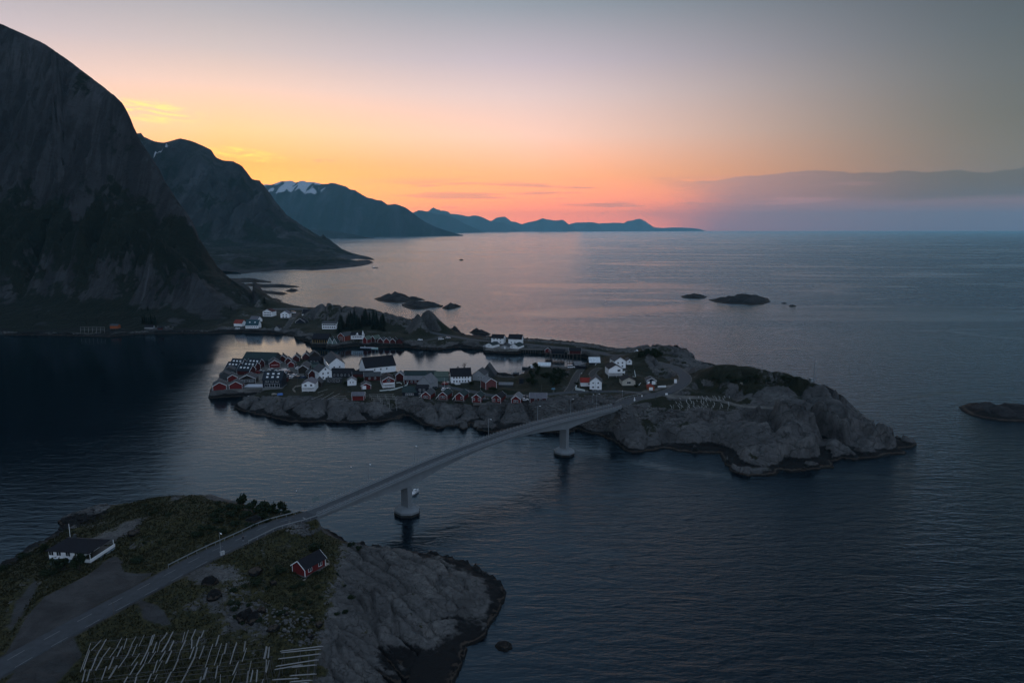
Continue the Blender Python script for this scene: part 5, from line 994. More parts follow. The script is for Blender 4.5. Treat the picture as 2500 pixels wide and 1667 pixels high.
def house(h):
    name, label, cat, u, v, z, fac, L, W, E_, RI, hd, wall, roof, op = h
    c, a = house_frame(h)
    root = thing(name, label, cat, c, a, op.get('group'))
    m_ = MB()                                   # walls with both gables
    x, y = L/2, W/2
    m_.add([(-x,-y,0),(x,-y,0),(x,y,0),(-x,y,0),(-x,-y,E_),(x,-y,E_),(x,y,E_),(-x,y,E_),(-x,0,E_+RI),(x,0,E_+RI)],
           [(0,3,2,1),(0,1,5,4),(2,3,7,6),(1,2,6,9,5),(3,0,4,8,7),(4,5,9,8),(6,7,8,9)])
    m_.build('wall', wall_m(wall), root)
    ov = .35; sl = RI/(W/2); t = .14            # roof: two slabs that meet at the ridge
    r = MB()
    for sg in (-1, 1):
        e = y+ov; ze = E_-ov*sl+.03
        q = [(-x-ov, sg*e, ze), (x+ov, sg*e, ze), (x+ov, 0, E_+RI+.03), (-x-ov, 0, E_+RI+.03)]
        k = len(r.v); r.v += q + [(p[0], p[1], p[2]+t) for p in q]
        fs = [(0,1,2,3),(7,6,5,4),(0,4,5,1),(1,5,6,2),(3,7,4,0),(2,6,7,3)]
        r.f += [tuple(i+k for i in (f if sg < 0 else f[::-1])) for f in fs]
    ro = r.build('roof', roof_m(roof), root)
    MB().bar((-x-ov-.02, 0, E_+RI+.16), (x+ov+.02, 0, E_+RI+.16), .22, .08).build('ridge_cap', roof_m(roof), ro)
    drop = op.get('stilts', 0)
    if not drop:
        MB().box(-x+.05, x-.05, -y+.05, y-.05, -2.2, .02).build('foundation', CONC if op.get('plinth') else STONE, root)
        if op.get('plinth') or op.get('base'):
            hh = 2.0 if op.get('base') else .55
            MB().box(-x-.035, x+.035, -y-.035, y+.035, -.02, hh).build('plinth' if op.get('plinth') else 'basement_wall', wall_m('white') if op.get('base') else CONC, root)
    if op.get('trim'):
        for sx in (-1, 1):                      # barge boards on each gable, corner boards
            for sg in (-1, 1):
                b = MB(); X_ = sx*(x+ov+.03)
                b.bar((X_, sg*(y+ov), E_-ov*sl+.06), (X_, 0, E_+RI+.08), .06, .24)
                b.build('barge_board', TRIM, root)
            for sg in (-1, 1):
                MB().box(sx*x-.07+sx*.02, sx*x+.07+sx*.02, sg*y-.07+sg*.02, sg*y+.07+sg*.02, 0, E_).build('corner_board', TRIM, root)
    for wd in op.get('wins', []):
        fc, n, zc, ww, hh, span = wd[:6]; off = wd[6] if len(wd) > 6 else 0
        ext = (L if fc in 'FB' else W)*span
        for k in range(n):
            s = off + ((k+.5)/n-.5)*ext if n > 1 else off
            add_window(root, fc, s, zc, ww, hh, L, W)
    for dd in op.get('doors', []): add_door(root, dd[0], dd[1], dd[2], dd[3], L, W)
    for k in range(op.get('chim', 0)):
        cx_ = (-.12+.32*k)*L if op['chim'] > 1 else .1*L
        ch = MB().box(cx_-.35, cx_+.35, -.35, .35, E_+RI-.9, E_+RI+1.0).box(cx_-.45, cx_+.45, -.45, .45, E_+RI+1.0, E_+RI+1.12)
        ch.build('chimney', DARK, ro)
    if op.get('sky'):                           # rooflights on the slope that faces the strait
        nr, ncol = op['sky']; th = math.atan(sl)
        for i in range(nr):
            for j in range(ncol):
                tt = (i+.8)/(nr+.6); yy = -(y*(1-tt)); zz = E_+RI*tt+.2; xx = ((j+.5)/ncol-.5)*L*.84
                f = MB().box(-.62, .62, -.55, .55, 0, .08); o = f.build('rooflight', TRIM, ro); o.location = (xx, yy, zz); o.rotation_euler = (th, 0, 0)  # wide white frame face stands in for sky reflected in the glass
                obj('pane', MB().box(-.05, .05, -.5, .5, .08, .095).mesh('pane'), GLASS, o)
    if op.get('stilts'):
        n = max(3, int(L/2.4)+1)
        MB().box(-x, x, -y, y, -.28, .0).build('floor_frame', TIMB, root)
        for k in range(n):
            for sg in (-1, 1):
                px = -x+.15+(L-.3)*k/(n-1)
                g = Matrix.Rotation(a, 3, 'Z') @ Vector((px, sg*(y-.15), 0)) + c
                gz = max(zg(g.x, g.y), -1.2)-c.z-.3
                if gz > -.4: continue
                MB().tube((px, sg*(y-.15), max(gz, -drop-6)), (px, sg*(y-.15), -.28), .13, .12, 6).build('stilt', TIMB, root)
        for sg in (-1, 1): pass
        b = MB(); b.bar((-x+.15, -y+.15, -.4), (-x+.15, y-.15, -min(drop, 2.6)), .09); b.bar((-x+.15, y-.15, -.4), (-x+.15, -y+.15, -min(drop, 2.6)), .09)
        b.build('brace', TIMB, root)
    if op.get('deck') or op.get('porch'):
        MB().box(-x-1.5, -x-.02, -y-1.0, y+.6, -.22, -.06).build('deck', TIMB, root)
        ra = MB()
        for s in np.linspace(-y-1.0, y+.6, 6): ra.bar((-x-1.45, s, -.06), (-x-1.45, s, .85), .07)
        ra.bar((-x-1.45, -y-1.0, .85), (-x-1.45, y+.6, .85), .10, .06); ra.bar((-x-1.45, -y-1.0, .42), (-x-1.45, y+.6, .42), .08, .05)
        ra.build('deck_rail', TIMB, root)
        for sg in (-1, 1):
            MB().tube((-x-1.4, sg*(y+.3), -5), (-x-1.4, sg*(y+.3), -.2), .11).build('stilt', TIMB, root)
    if op.get('porch'):                         # lean-to wing at the left of each stilt cabin
        MB().add([(-x,y,0),(-x+5,y,0),(-x+5,y+1.7,0),(-x,y+1.7,0),(-x,y,E_*.92),(-x+5,y,E_*.92),(-x+5,y+1.7,.35),(-x,y+1.7,.35)], [(0,3,2,1),(4,5,6,7),(0,1,5,4),(1,2,6,5),(2,3,7,6),(3,0,4,7)]).build('lean_to', wall_m('brown'), root)
        MB().bar((-x-.2, y+1.9, .25), (-x-.2, y-.1, E_*.98), .08, .22).build('barge_board', TRIM, root)
    if op.get('balcony'):
        zb = 2.3 if op['balcony'] == 1 else 2.5; dpt = 1.6 if op['balcony'] == 1 else 2.2; wy = y*.92 if op['balcony'] == 1 else y+.9
        MB().box(-x-dpt, -x-.04, -wy, wy, zb-.16, zb).build('balcony_floor', TIMB, root)
        b = MB().box(-x-dpt-.06, -x-dpt, -wy, wy, zb, zb+1.0).box(-x-dpt, -x-.05, -wy-.06, -wy, zb, zb+1.0).box(-x-dpt, -x-.05, wy, wy+.06, zb, zb+1.0)
        b.build('balcony_rail', TRIM, root)
        for s in (-wy+.1, 0, wy-.1): MB().bar((-x-dpt+.1, s, -.4), (-x-dpt+.1, s, zb-.16), .14).build('post', TRIM, root)
    if op.get('sign'):
        s_ = MB().box(-x-.12, -x-.04, -2.4, 2.4, 1.5, 1.95); s_.build('sign_board', mat('faded_sign', (.45,.30,.30), .7), root)
    if op.get('lamps'):                         # small lit lamps under the eaves of the fish hall
        for k in (2.5, 6.0, 8.2, 12.5):
            l_ = MB().box(-x+k-.12, -x+k+.12, y+.05, y+.27, E_-1.0, E_-.75); l_.build('wall_lamp', LAMP, root)
    if op.get('posts'):
        for k in range(op['posts']):
            px = -x+.8+(L-1.6)*k/(op['posts']-1)
            MB().bar((px, -y-1.1, -.3), (px, -y-1.1, 2.5), .2).build('post', mat('yellow_post', (.55,.36,.10), .7), root)
        MB().box(-x, x, -y-1.3, -y, -.35, -.1).build('deck', TIMB, root)
        MB().box(-x, x, -y-1.5, -y-.1, 2.55, 2.7).build('porch_roof', roof_m(roof), root)
    if op.get('gablet'):
        g = MB(); g.add([(-1.6,-y-.12,E_-.3),(1.6,-y-.12,E_-.3),(0,-y-.12,E_+1.9),(-1.6,-.2,E_-.3),(1.6,-.2,E_-.3),(0,-.2,E_+1.9)], [(0,1,2),(3,5,4),(0,2,5,3),(1,4,5,2),(0,3,4,1)])
        go = g.build('gable_front', wall_m('white'), root); add_window(root, 'F', 0, E_+.5, .7, .7, L, W+.26)
    if op.get('spire'):
        sp = MB().box(x-1.0, x+.2, -y-.2, -y+1.0, 0, E_+1.0); sp.build('turret', wall_m('white'), root)
        MB().add([(x-1.1,-y-.3,E_+1.0),(x+.3,-y-.3,E_+1.0),(x+.3,-y+1.1,E_+1.0),(x-1.1,-y+1.1,E_+1.0),(x-.4,-y+.4,E_+4.2)], [(0,3,2,1),(0,1,4),(1,2,4),(2,3,4),(3,0,4)]).build('spire', TRIM, root)
    return root
for h in HOUSES: house(h)

# ------------------------------------------------------------------ timber quay of the dock, the two stone quays and the pile wharf
qr = thing('timber_quay', 'long grey timber faced quay wall under the red corner cabins', 'quay', U(600, 960, 0))
Q = [U(u, v, 4.6) for u, v in ((512.3,952),(560,950.5),(600,949.6),(644,948.4))]
inv = qr.location
wl = MB(); tp = MB(); nb_ = 0
plank = MB().box(-.13, .13, -.06, .06, -4.9, 0).mesh('board'); plank.materials.append(TIMB)
for a_, b_ in zip(Q[:-1], Q[1:]):
    d = (b_-a_); L_ = d.length; d.normalize(); n_ = Vector((d.y, -d.x, 0)); ang = math.atan2(d.y, d.x)
    p0, p1 = a_-inv, b_-inv
    wl.add([p0+n_*.05, p1+n_*.05, p1+n_*.05-Vector((0,0,5.2)), p0+n_*.05-Vector((0,0,5.2)), p0-n_*2, p1-n_*2, p1-n_*2-Vector((0,0,5.2)), p0-n_*2-Vector((0,0,5.2))], [(0,3,2,1),(4,5,6,7),(0,1,5,4)])
    k = 0.0
    while k < L_:
        o = obj('board', plank, None, qr); o.location = p0+d*k+n_*.13+Vector((0,0,-.05-.06*random.random())); o.rotation_euler = (0, 0, ang); k += .62
    for zz in (-.9, -2.6):
        wl.add([p0+n_*.22+Vector((0,0,zz)), p1+n_*.22+Vector((0,0,zz)), p1+n_*.22+Vector((0,0,zz-.28)), p0+n_*.22+Vector((0,0,zz-.28))], [(0,3,2,1)])
    tp.bar(p0+n_*.1+Vector((0,0,.12)), p1+n_*.1+Vector((0,0,.12)), .35, .25)
wl.build('wall', TIMB, qr); tp.build('capping_beam', CONC, qr)
lq = U(512.3, 952, 4.6); lb = U(530, 925, 4.6); d = lb-lq; ang = math.atan2(d.y, d.x)
MB().add([lq-inv, lb-inv, lb-inv-Vector((0,0,5.2)), lq-inv-Vector((0,0,5.2))], [(0,1,2,3)]).build('side_wall', TIMB, qr)
cb = thing('concrete_quay', 'short concrete retaining wall under the blue black house', 'quay', U(666, 950, 4.6), 0)
MB().box(-5.8, 5.8, -1.4, 3, -4.4, .35).build('wall', CONC, cb); MB().box(-6.0, 6.0, -1.55, -1.25, .35, .55).build('capping', CONC, cb)
tr = thing('terrace', 'pale concrete terrace between the red cabins and the blue black house', 'terrace', U(620, 944, 4.6), R(-2))
MB().box(-6.2, 6.4, -2.6, 6.5, -.6, .16).build('slab', mat('pale_concrete', (.46,.48,.52), .8, .25, .06, .6), tr); MB().box(-6.2, 6.4, -2.75, -2.6, -.4, .5).build('kerb', CONC, tr)
fq = thing('concrete_quay', 'pale concrete quay carrying the white boathouses across the harbour', 'quay', U(1222, 856, 0), R(-3))
MB().box(-14.5, 14.5, 0, 9, -2.5, 3.35).build('quay_wall', CONC, fq); MB().box(-14.8, 14.8, -.35, .4, 3.35, 3.6).build('capping', mat('pale_concrete', (.4,.4,.4)), fq)
for k in range(7): MB().tube((-13+k*4.3, -.45, -2.5), (-13+k*4.3, -.45, 3.3), .17).build('fender_post', TIMB, fq)
kq = thing('concrete_quay', 'square concrete quay under the small grey boathouse at the mountain shore', 'quay', U(678, 814, 0), R(0))
MB().box(-5, 5, -1, 7, -2, 3.3).build('quay_wall', CONC, kq)
def wharf(label, p, rz, L_, W_, zt, n):
    r_ = thing('wharf', label, 'wharf', p, rz)
    for k in range(int(W_/.5)):
        MB().box(-L_/2, L_/2, k*.5, k*.5+.47, zt-.12, zt).build('plank', TIMB, r_)
    for k in range(n):
        for yy in (.3, W_-.3):
            x_ = -L_/2+.4+(L_-.8)*k/(n-1); MB().tube((x_, yy, -2.5), (x_, yy, zt-.12), .15).build('pile', TIMB, r_)
    MB().box(-L_/2, L_/2, .1, .4, zt-.5, zt-.13).build('beam', TIMB, r_)
wharf('long timber wharf on piles below the row of dim red boathouses', U(955, 845, 0), R(-2), 27, 3.0, 3.1, 14)
wharf('timber pile wharf between the far concrete quay and the small red boathouse', U(1298, 863, 0), R(-6), 19, 3.5, 3.3, 10)
dk = thing('deck', 'timber deck on posts between the two paired stilt cabins', 'deck', U(1187, 985, 7.1), R(-1))
for k in range(5): MB().box(-7.0, 7.0, -1.2+k*.5, -.73+k*.5, -.12, 0).build('plank', TIMB, dk)
MB().box(-7.0, 7.0, -1.26, -1.2, -.75, .0).build('fascia', TIMB, dk)
for k in range(7): MB().tube((-6.6+k*2.2, -1.0, -5.5), (-6.6+k*2.2, -1.0, -.12), .10).build('post', TIMB, dk)
qf = thing('slipway', 'grey concrete landing slab between the third and fourth stilt cabin', 'slipway', U(1146, 992, 4.6), R(-4))
MB().box(-3.4, 3.4, -1.5, 1.8, -2.5, 0).build('slab', CONC, qf)

# ------------------------------------------------------------------ the bridge
BRC = mat('bridge_concrete', (.155,.170,.180), .85, .25, .10, .25, .15, 2)
PAVE = mat('bridge_asphalt', (.068,.073,.078), .9, .25, .12, .6, .2, 6)
br = thing('road_bridge', 'long pale concrete road bridge arching over the strait on two piers', 'bridge', PIER1)
o_ = PIER1
def bp_(s, off=0, dz=0): return bridge_p(s, off, dz)-o_
HWB = 2.75
def depth(s):                                 # box girder deepens towards each pier
    d = min(abs(s), abs(s-BR_L)); return 1.5+3.0*max(0, 1-d/(BR_L*.5))**2.0
SS = list(np.linspace(BR_S0, BR_S1, 71))
def sweep(prof, name, m_, s_list=SS, parent=br):
    """prof(s) -> list of (off, dz)"""
    b = MB(); rows = [[bp_(s, *q) for q in prof(s)] for s in s_list]; n = len(rows[0])
    for r_ in rows: b.v += [tuple(p) for p in r_]
    for k in range(len(rows)-1):
        for j in range(n): b.f.append((k*n+j, k*n+(j+1)%n, (k+1)*n+(j+1)%n, (k+1)*n+j))
    b.f.append(tuple(range(n))); b.f.append(tuple(range((len(rows)-1)*n+n-1, (len(rows)-1)*n-1, -1)))
    return b.build(name, m_, parent)
sweep(lambda s: [(-HWB-.25,-.05),(-HWB-.25,-.42),(-1.9,-.75),(-1.9,-depth(s)),(1.9,-depth(s)),(1.9,-.75),(HWB+.25,-.42),(HWB+.25,-.05)], 'girder', BRC)
sweep(lambda s: [(-HWB+.15,-.02),(-HWB+.15,-.05),(HWB-.15,-.05),(HWB-.15,-.02)], 'carriageway', PAVE)
for sg in (-1, 1):
    sweep(lambda s: [(sg*HWB-.17,.25),(sg*HWB-.17,-.05),(sg*HWB+.27,-.05),(sg*HWB+.27,.25)] if sg > 0 else [(sg*HWB-.27,.25),(sg*HWB-.27,-.05),(sg*HWB+.17,-.05),(sg*HWB+.17,.25)], 'kerb_beam', BRC)
    for hh, tt in ((.72,.10),(1.22,.07)):
        b = MB()
        for s0, s1 in zip(SS[:-1], SS[1:]): b.bar(bp_(s0, sg*(HWB+.05), hh), bp_(s1, sg*(HWB+.05), hh), .06 if hh > 1 else .08, tt if hh > 1 else .28)
        b.build('guard_rail', METAL, br)
pm = MB().box(-.045, .045, -.06, .06, 0, 1.32).mesh('railing_post'); pm.materials.append(DARK if False else METAL)
ang = math.atan2(BR_DIR.y, BR_DIR.x)
for sg in (-1, 1):
    s = BR_S0+.5
    while s < BR_S1:
        o = obj('railing_post', pm, None, br); o.location = bp_(s, sg*(HWB+.12), .2); o.rotation_euler = (0, 0, ang); s += 2.0
for s in (BR_S0+18, -14, 22, 44, 66, BR_L+14, BR_L+30):   # dark pour joints down the girder face
    MB().add([bp_(s-.04, 1.906, -.8), bp_(s+.04, 1.906, -.8), bp_(s+.04, 1.906, -depth(s)+.1), bp_(s-.04, 1.906, -depth(s)+.1)], [(0,1,2,3)]).build('pour_joint', mat('joint_stain', (.10,.11,.115), .9), br)
WEED = mat('waterline_algae', (.014,.014,.013), .8, .3, .3, 1)
for s in (0.0, BR_L):
    p = bp_(s, 0, 0); top = p.z-depth(s); b = MB()
    def cor(off, al, z_): q_ = bp_(s+al, off); return Vector((q_.x, q_.y, z_))
    wd_, th_ = 1.9, 1.0
    v_ = []
    for z_ in (1.6-0, top+.02): v_ += [cor(-wd_, -th_, z_), cor(wd_, -th_, z_), cor(wd_, th_, z_), cor(-wd_, th_, z_)]
    b.add(v_, [(0,1,5,4),(1,2,6,5),(2,3,7,6),(3,0,4,7),(4,5,6,7)]); b.build('pier_shaft', BRC, br)
    def octo(r0, r1, z_): return [cor(r0*math.cos(t), r1*math.sin(t), z_) for t in [math.pi/8+math.pi/4*k for k in range(8)]]
    f = MB(); v_ = octo(5.0, 4.6, -3)+octo(5.0, 4.6, 1.7)+octo(3.9, 3.5, 2.5)+octo(1.2, 1.0, 2.9)
    f.add(v_, [(8*l+k, 8*l+(k+1)%8, 8*(l+1)+(k+1)%8, 8*(l+1)+k) for l in range(3) for k in range(8)]+[tuple(range(24,32))]); fo = f.build('pier_footing', BRC, br)
    g = MB(); v_ = octo(5.02, 4.62, -3)+octo(5.02, 4.62, .95); g.add(v_, [(k, (k+1)%8, 8+(k+1)%8, 8+k) for k in range(8)]+[tuple(range(8,16))]); g.build('algae_belt', WEED, fo)
for s, lab in ((BR_S0, 'near'), (BR_S1, 'far')):
    b = MB(); sg = 1 if lab == 'near' else -1
    v_ = []
    for z_ in (-9.0, -.5): v_ += [bp_(s-sg*3.0, -HWB, z_), bp_(s-sg*3.0, HWB, z_), bp_(s+sg*1.2, HWB, z_), bp_(s+sg*1.2, -HWB, z_)]
    b.add(v_, [(0,1,5,4),(1,2,6,5),(2,3,7,6),(3,0,4,7),(4,5,6,7)]); b.build('abutment', BRC, br)

# ------------------------------------------------------------------ lamps, poles, signs
def lamp_post(label, p, hgt_, az_, lit=False, arm=1.1, group='lamp posts along the road', cat='street lamp', mat_=None):
    r_ = thing('street_lamp', label, cat, p, az_, group)
    MB().tube((0,0,-.4), (0,0,hgt_), .10, .055, 8).build('pole', mat_ or METAL, r_)
    MB().tube((0,0,hgt_), (arm,0,hgt_+.12), .045, .04).build('arm', mat_ or METAL, r_)
    MB().box(arm-.1, arm+.65, -.13, .13, hgt_+.04, hgt_+.2).build('lamp_head', TRIM, r_)
    return r_
def plamp(label, u, v, vtop, z, az_=0, **k):
    p = hit(u, v) if z is None else U(u, v, z)
    zt = p.z; k_ = -(vtop-833.5)/FPX; zt = H + p.y*(k_*CT-ST)/(CT+k_*ST)
    return lamp_post(label, p, max(2.5, zt-p.z), az_, **k)
for lab, s in (('first lamp post on the bridge, counted from the near shore', -14), ('lamp post on the bridge above the first pier', 6), ('lamp post on the bridge midway between the piers', 44), ('lamp post on the bridge just before the far pier', 74), ('lamp post on the bridge just past the far pier', BR_L+8), ('last lamp post on the bridge near the island end', BR_L+28)):
    lamp_post(lab, bridge_p(s, -HWB-.05, .2), 7.6, ang+math.pi*1.5)
plamp('lamp post on the near road beside the walking person', 540, 1362, 1299, 10.6, R(-50))
plamp('lamp post with a white head on the slope above the bridge end', 1447, 988, 962, 10.0, R(-80))
plamp('lamp post at the wall before the tall gabled white house', 1453, 957, 933, 9.0, R(200))
plamp('thin lamp post left of the road junction', 1519, 981, 953, 11.5, R(-100))
plamp('lamp post by the village road below the red barn', 1173, 959, 943, 8.2, R(-80))
plamp('tall pole behind the house with the red roofed annex', 1414, 948, 912, 8.6, R(20))
def pole(label, u, v, vt, z, r=.11, m_=None, name='utility_pole', cat='pole', cross=False, group=None):
    p = hit(u, v) if z is None else U(u, v, z)
    k_ = -(vt-833.5)/FPX; zt = H + p.y*(k_*CT-ST)/(CT+k_*ST)
    r_ = thing(name, label, cat, p, 0, group)
    MB().tube((0,0,-.5), (0,0,zt-p.z), r, r*.6, 7).build('pole', m_ or TIMB, r_)
    if cross: MB().box(-.9, .9, -.06, .06, zt-p.z-.7, zt-p.z-.55).build('crossarm', m_ or TIMB, r_)
    return r_
pole('tall dark pole standing in the harbour head water', 1382, 894, 872, 3.0)
pole('tall reddish pole before the boathouse on tall piles', 1398, 897, 859, 5.5)
pole('thin white flagpole beside the parked cars in the village', 1085.5, 949, 922, 7.2, .06, TRIM, 'flagpole', 'flagpole')
pole('pale pole rising from the green slope beside the dock village', 786, 945, 926, 6.0)
pole('thin pole near the white sea rail left of the balcony cottage', 727, 942, 912, 5.8)
pole('power pole behind the upper white houses on the rock', 1547, 897, 868, 12.0, cross=True)
pole('power pole beside the beige bungalow', 1545, 918, 897, 11.5)
pole('small pole with a crossarm in front of the long warehouse roof', 1043.5, 932, 906, 5.6, cross=True)
pole('black signal post at the road junction by the bridge end', 1600.5, 974, 964, 13.6, .12, DARK, 'signal_post', 'post')
pole('timber pole on the wooded knoll beside the white barrel roof', 1310, 897, 874, 12.0)
pole('timber pole in the rock garden left of the blue road sign', 1322, 953, 938, 9.2)
pole('white flagpole behind the white bungalow on the near headland', 173, 1325, 1278, 9.4, .10, TRIM, 'flagpole', 'flagpole')
pole('bare wooden post below the near road at the left turnout', 279, 1505, 1469, 10.8, .10)
pole('short bare post on the slope beside the near bridge end', 753, 1307, 1294, 8.0, .09)
ms = pole('tall lattice radio mast on the top of the headland', 1987, 931, 873.5, None, .10, METAL, 'radio_mast', 'mast')
hm = ms.children[0].dimensions.z if ms.children else 12
pmast = ms.location
k_ = -(873.5-833.5)/FPX; hm = H+pmast.y*(k_*CT-ST)/(CT+k_*ST)-pmast.z
lat = MB()
for t in range(3):
    q_ = [Vector((.75*math.cos(t*2.094+k*2.094), .75*math.sin(t*2.094+k*2.094), 0)) for k in (0, 1)]
    lat.tube(q_[0]+Vector((0,0,-.3)), q_[0]*.35+Vector((0,0,hm*.95)), .10, .07, 5)
    for z_ in np.arange(.4, hm*.9, .9):
        f0 = 1-.65*z_/(hm*.95); f1_ = 1-.65*(z_+.9)/(hm*.95); lat.bar(q_[0]*f0+Vector((0,0,z_)), q_[1]*f1_+Vector((0,0,z_+.9)), .06)
lat.build('lattice', METAL, ms)
for z_, rr in ((hm*.86, .35), (hm*.7, .3)): MB().tube((.2,-.35,z_-.5), (.2,-.35,z_+.5), rr*.35).build('antenna', TRIM, ms)
eb = thing('equipment_cabinet', 'pale equipment cabinet at the foot of the radio mast', 'cabinet', hit(1980, 932), .3)
MB().box(-1.0, 1.0, -.8, .8, -.5, 2.0).build('body', CONC, eb); MB().box(-1.1, 1.1, -.9, .9, 2.0, 2.12).build('lid', METAL, eb); MB().box(-.4, .4, -.84, -.8, .1, 1.8).build('door', METAL, eb)
bn = thing('bench', 'pale bench on the grassy ridge left of the radio mast', 'bench', hit(1807, 938), .1)
for k in range(3): MB().box(-1.5, 1.5, -.3+k*.22, -.12+k*.22, .42, .48).build('seat_board', PTIMB, bn)
for s in (-1.1, 1.1): MB().box(s-.08, s+.08, -.28, .3, -.3, .42).build('leg', PTIMB, bn)
MB().box(-1.5, 1.5, .34, .40, .6, .9).build('backrest', PTIMB, bn)
def sign(label, u, v, z, w_, h_, hp, m_, az_=0, legs=2, name='road_sign'):
    p = U(u, v, z) if z is not None else hit(u, v)
    r_ = thing(name, label, 'sign', p, az_)
    for s in ((-w_*.35, w_*.35) if legs == 2 else (0,)): MB().tube((s,0,-.4), (s,0,hp+h_), .05).build('post', METAL, r_)
    MB().box(-w_/2, w_/2, -.09, -.05, hp, hp+h_).build('panel', m_, r_)
    return r_
SBLUE = mat('blue_sign', (.10,.22,.30), .5, .4); SGRN = mat('sign_back', (.13,.17,.17), .6, .4)
sign('blue village road sign on a post in the fork of the village road', 1350.5, 959, 8.3, 1.9, .9, 2.0, SBLUE, 0, 1)
sign('second small blue plate below the larger one at the village fork', 1352.5, 957.5, 8.4, 1.2, .5, 1.6, SBLUE, .2, 1)
sb = sign('back of a large road sign at the near end of the bridge', 723, 1242, None, 2.6, 1.5, 1.6, SGRN, ang)
sb.location = bridge_p(BR_S0+4, -HWB-1.3, 0)
sign('white information boards in the shade of the road bend', 1649, 936, 12.8, 1.6, 2.2, .3, TRIM, -.3)
sign('low white board on the edge of the junction toward the fish racks', 1627, 964, 13.5, 1.3, .9, .1, TRIM, .1)
kw = thing('marker_post', 'white pear shaped marker at the island end of the bridge rail', 'marker', U(1549, 977, 14.2))
MB().tube((0,0,-.2), (0,0,.9), .42, .22, 10).build('body', TRIM, kw); MB().tube((0,0,.9), (0,0,1.5), .14, .24, 10).build('head', TRIM, kw)
sign('small white sign leaning beside the road gate at the junction', 1567, 970, 13.6, .5, .9, .4, TRIM, .2, 1)
pb = thing('electric_cabinet', 'grey steel cabinet at the foot of the lamp post by the person', 'cabinet', U(543.5, 1360, 10.7), R(40))
MB().box(-.55, .55, -.3, .3, -.3, 1.7).build('body', mat('cabinet_grey', (.36,.38,.39), .6, .4), pb); MB().box(-.6, .6, -.35, .35, 1.7, 1.78).build('lid', METAL, pb); MB().box(-.02, .02, -.33, -.3, .1, 1.6).build('door_seam', DARK, pb)
# road barrier rails
def barrier(label, pts, hh=.72, step=3.0, m_=None, name='guard_rail', cat='guard rail', th=.30, pw=.10):
    r_ = thing(name, label, cat, pts[0])
    b = MB(); q0 = pts[0]
    for a_, c_ in zip(pts[:-1], pts[1:]): b.bar(a_-q0+Vector((0,0,hh)), c_-q0+Vector((0,0,hh)), .06, th)
    b.build('rail', m_ or METAL, r_)
    acc = 0; pst = MB().box(-pw/2, pw/2, -pw/2, pw/2, -.5, hh+.1).mesh('post'); pst.materials.append(m_ or METAL)
    for a_, c_ in zip(pts[:-1], pts[1:]):
        L_ = (c_-a_).length; s = -acc % step if acc else 0
        while s < L_:
            o = obj('post', pst, None, r_); o.location = a_+(c_-a_)*(s/L_)-q0; s += step
        acc += L_
    return r_
nr = [p for p in near_road]
def offs(pts, d_):
    out = []
    for k, p in enumerate(pts):
        t = pts[min(k+1, len(pts)-1)]-pts[max(k-1, 0)]; t.z = 0; t.normalize(); out.append(p+Vector((t.y, -t.x, 0))*d_)
    return out
i0 = min(range(len(nr)), key=lambda k: (nr[k]-U(440, 1386, 11.6)).length)
barrier('long steel guard rail on the left side of the near road', offs(nr[i0:], -3.7))
barrier('short steel guard rail joining the bridge on the right of the near road', offs(nr[-12:], 3.7))
mr_ = offs(main_road, -3.4); barrier('guard rail between the bridge end and the road junction', mr_[2:10])
barrier('pale timber rail beside the village road from the junction to the tall house', [U(1510, 955.5, 10.2), U(1545, 960, 11.6), U(1568, 964, 12.9)], .6, 2.0, PTIMB, 'road_rail', 'railing', .18)
barrier('guard rail along the road under the mountain', [p+Vector((0, 3.4, 0)) for p in mountain_road[::2]], .7, 5)
# white garden walls and rails
def gwall(label, pts, h_, m_, t=.22, name='garden_wall', cat='wall'):
    q0 = pts[0]; r_ = thing(name, label, cat, q0)
    for a_, c_ in zip(pts[:-1], pts[1:]):
        b = MB(); b.bar(a_-q0+Vector((0,0,h_/2-.3)), c_-q0+Vector((0,0,h_/2-.3)), t, h_+.6); b.build('panel', m_, r_)
    b = MB()
    for a_, c_ in zip(pts[:-1], pts[1:]): b.bar(a_-q0+Vector((0,0,h_+.04)), c_-q0+Vector((0,0,h_+.04)), t+.1, .09)
    b.build('capping', m_, r_)
PW = mat('white_masonry', (.60,.64,.62), .8, .25, .1, 1)
gwall('long curving pale wall round the lawn of the red and white house', [U(u, v, 6.4) for u, v in ((927,956),(950,953.8),(952,954),(969,950),(985,946),(994,941.5),(995,937.5))], .8, PW)
gwall('short pale curved wall on the lawn beside the red and white house', [U(u, v, 6.5) for u, v in ((968,935.5),(975,935.2),(981,938))], .5, PW)
gwall('pale L shaped rail left of the white balcony cottage', [U(u, v, 6.0) for u, v in ((735,943),(722,945),(714.5,952),(721,957))], .8, PTIMB, .12, 'railing', 'railing')
gwall('white garden wall on the road corner of the tall gabled house', [U(u, v, 8.8) for u, v in ((1428,954.5),(1404.5,949),(1408,943))], .7, PW)
gwall('white retaining wall below the veranda of the black roofed white house', [U(u, v, 10.8) for u, v in ((1510,921.5),(1526,918.5))], .6, PW)
gwall('white garden rail behind the beige bungalow', [U(u, v, 11.4) for u, v in ((1544,921),(1552,922),(1549,906))], .6, PW, .12, 'railing', 'railing')
gwall('pale curved deck rail round the right side of the beige bungalow', [U(u, v, 11.2) for u, v in ((1552,943),(1560,942.5),(1565,938),(1563,931.5))], .9, PW, .10, 'railing', 'railing')
gwall('pale fence beside the house with the white metal roof', [U(u, v, 8.6) for u, v in ((1453,894),(1454,890.5),(1482,890))], .6, PW, .10, 'fence', 'fence')
gwall('white stair ramp at the front corner of the house with two chimneys', [U(u, v, 7.8) for u, v in ((1102,934.5),(1112,938.5),(1124,939))], .9, TRIM, .16, 'ramp_wall', 'wall')

